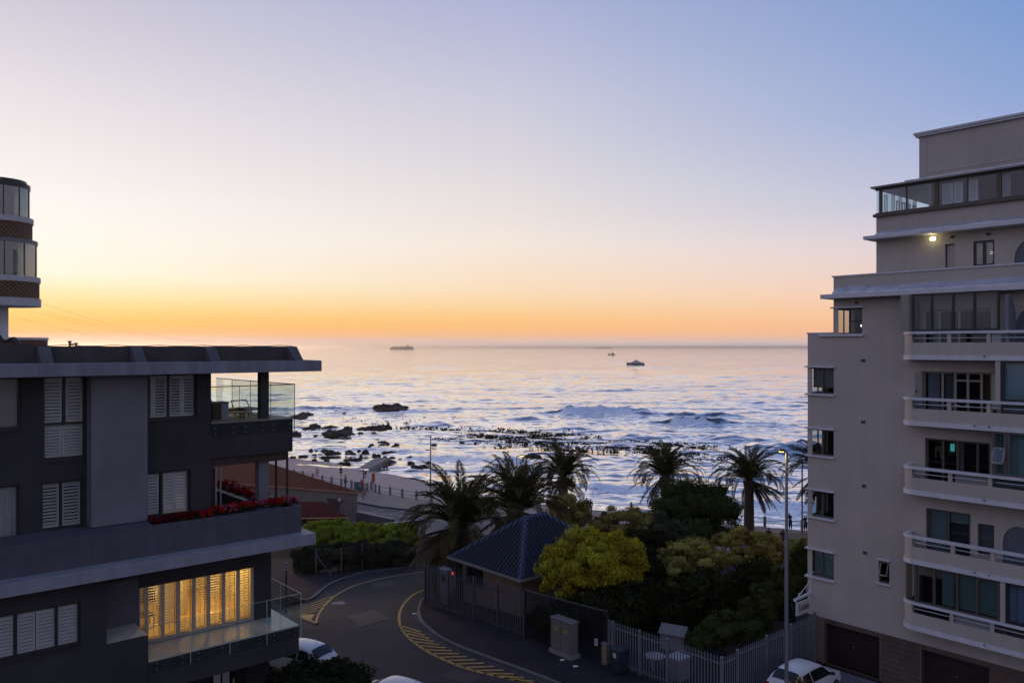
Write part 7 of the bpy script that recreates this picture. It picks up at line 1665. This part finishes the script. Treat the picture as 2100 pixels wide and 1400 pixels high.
ROCKS = [(803,842,76,20),(790,845,40,14),(825,843,34,9),(612,858,44,14),(628,851,30,11),(690,845,14,6),(706,848,9,3),(604,893,26,16),(628,880,18,8),(645,878,26,16),(678,878,36,9),(694,893,56,22),(712,884,26,18),(745,882,40,10),(772,882,46,18),(790,877,26,12),(739,890,14,7),(767,891,16,9),(647,893,10,3),(712,899,18,4),(784,908,24,7),(796,911,10,4),(805,918,10,8),(813,913,13,7),(637,926,11,10),(649,925,7,4),(665,926,18,9),(677,931,28,14),(690,931,20,9),(703,920,16,6),(725,921,11,5),(716,927,16,7),(724,932,13,8),(712,932,14,5),(749,930,15,15),(757,921,22,11),(773,921,20,9),(736,926,9,7),(740,934,8,4),(768,935,10,10),(776,936,11,9),(788,930,13,8),(800,928,26,5),(645,933,10,4),(663,938,12,5),(656,932,8,3),(622,936,20,5),(600,940,14,8),(645,946,16,9),(670,943,14,4),(724,945,44,9),(706,950,26,5),(740,938,9,5),(765,939,9,3),(789,938,10,5),(804,939,13,5),(841,938,14,5),(820,942,10,3),(855,938,10,4),(798,950,30,13),(843,951,18,9),(852,960,40,9),(878,950,12,8),(868,956,18,6),(840,921,14,5),(876,924,12,4),(1094,937,34,13),(940,945,18,6),(1082,938,16,9),(762,912,10,4),(775,902,10,3),(1230,932,10,3),(870,938,16,5),(890,912,14,4),(948,908,12,5)]
for i, (px_, py_, w_, hh) in enumerate(ROCKS):
    z = SEA; p = GZ(px_, py_, z); r = w_/2/F*p.y*(1.0 if w_ > 50 else .9); o = bpy.data.objects.new('sea_rock', protos[i % 7]); COL.objects.link(o); o.location = (p.x, p.y+r*.3, z+.0)
    o.scale = (r, r*(.7 if w_ < 40 else .5), hh/F*p.y*(.72 if i == 0 else .55)+.03); o.rotation_euler = (0,0,(i*1.3) % 1.2-.6)
    big = {0:'big craggy dark rock standing alone in the surf, highest in the picture', 11:'long sloping dark rock at the near side of the left cluster', 14:'humped dark rock at the right end of the left cluster', 3:'broad dark rock just right of the roof terrace glass', 60:'rounded dark rock at the foot of the slipway' , 66:'lone dark rock left of the third palm'}
    tag(o, big.get(i) or ('dark wet boulder among the shallows near the sand' if py_ > 915 else 'dark wet rock breaking the surface in the left surf'), 'rock', 'wet rocks in the surf')
# ------------------------------------------------------------------ kelp: uncountable dark blades breaking the surface
def kelp():
    rng = np.random.default_rng(21); V, Fc, T = [], [], []
    cl = [(880,880,30,9,70),(905,886,40,8,110),(950,890,45,7,130),(1000,888,50,8,150),(1050,893,50,9,190),(1105,899,50,9,420),(1140,900,34,8,260),(1010,900,50,7,130),(960,898,40,6,70),(1080,910,60,8,150),(1170,875,40,4,60),(1200,878,26,4,90),(1220,906,50,8,110),(1280,905,60,7,190),(1330,912,70,9,300),(1390,915,60,9,260),(1300,922,70,8,150),(1430,925,60,10,140),(1370,928,50,8,80),(1240,915,40,6,60),(1460,940,60,14,50),(870,868,40,8,40),(760,868,30,5,30),(1470,955,30,6,22),(840,878,24,6,30),(1150,890,60,8,50),(1500,930,40,10,30),(750,862,60,5,16),(1110,920,50,5,60)]
    for cx, cy, sx, sy, n in cl:
        for _ in range(int(n*1.1)):
            px_, py_ = rng.normal(cx, sx*.85), rng.normal(cy, sy*.75)
            p = GZ(px_, max(py_, 830), SEA); s = rng.uniform(.12, .36)*p.y/160; th = rng.uniform(0, PI); d = np.array([math.cos(th), math.sin(th), 0]); c0 = np.array([p.x, p.y, SEA-.1])
            for b in range(rng.integers(2, 4)):
                lean = rng.normal(size=2)*.9; i = len(V); w_ = s*rng.uniform(.7, 1.5); up = np.array([lean[0]*s, lean[1]*s, s*rng.uniform(.2, .6)+.13]); o_ = d*rng.normal()*s
                V += [c0+o_-d*w_*.5, c0+o_+d*w_*.5, c0+o_+up+d*w_*.35, c0+o_+up*1.0-d*w_*.45]; Fc.append((i,i+1,i+2,i+3)); tt = rng.uniform(0,1); T += [tt]*4
    o = rawmesh('kelp', np.array(V), np.array(Fc), leafmat('kelp_blade', (.042,.030,.018), .4, .1, .02), attrs={'tint': T}); tag(o, kind='stuff')
kelp()
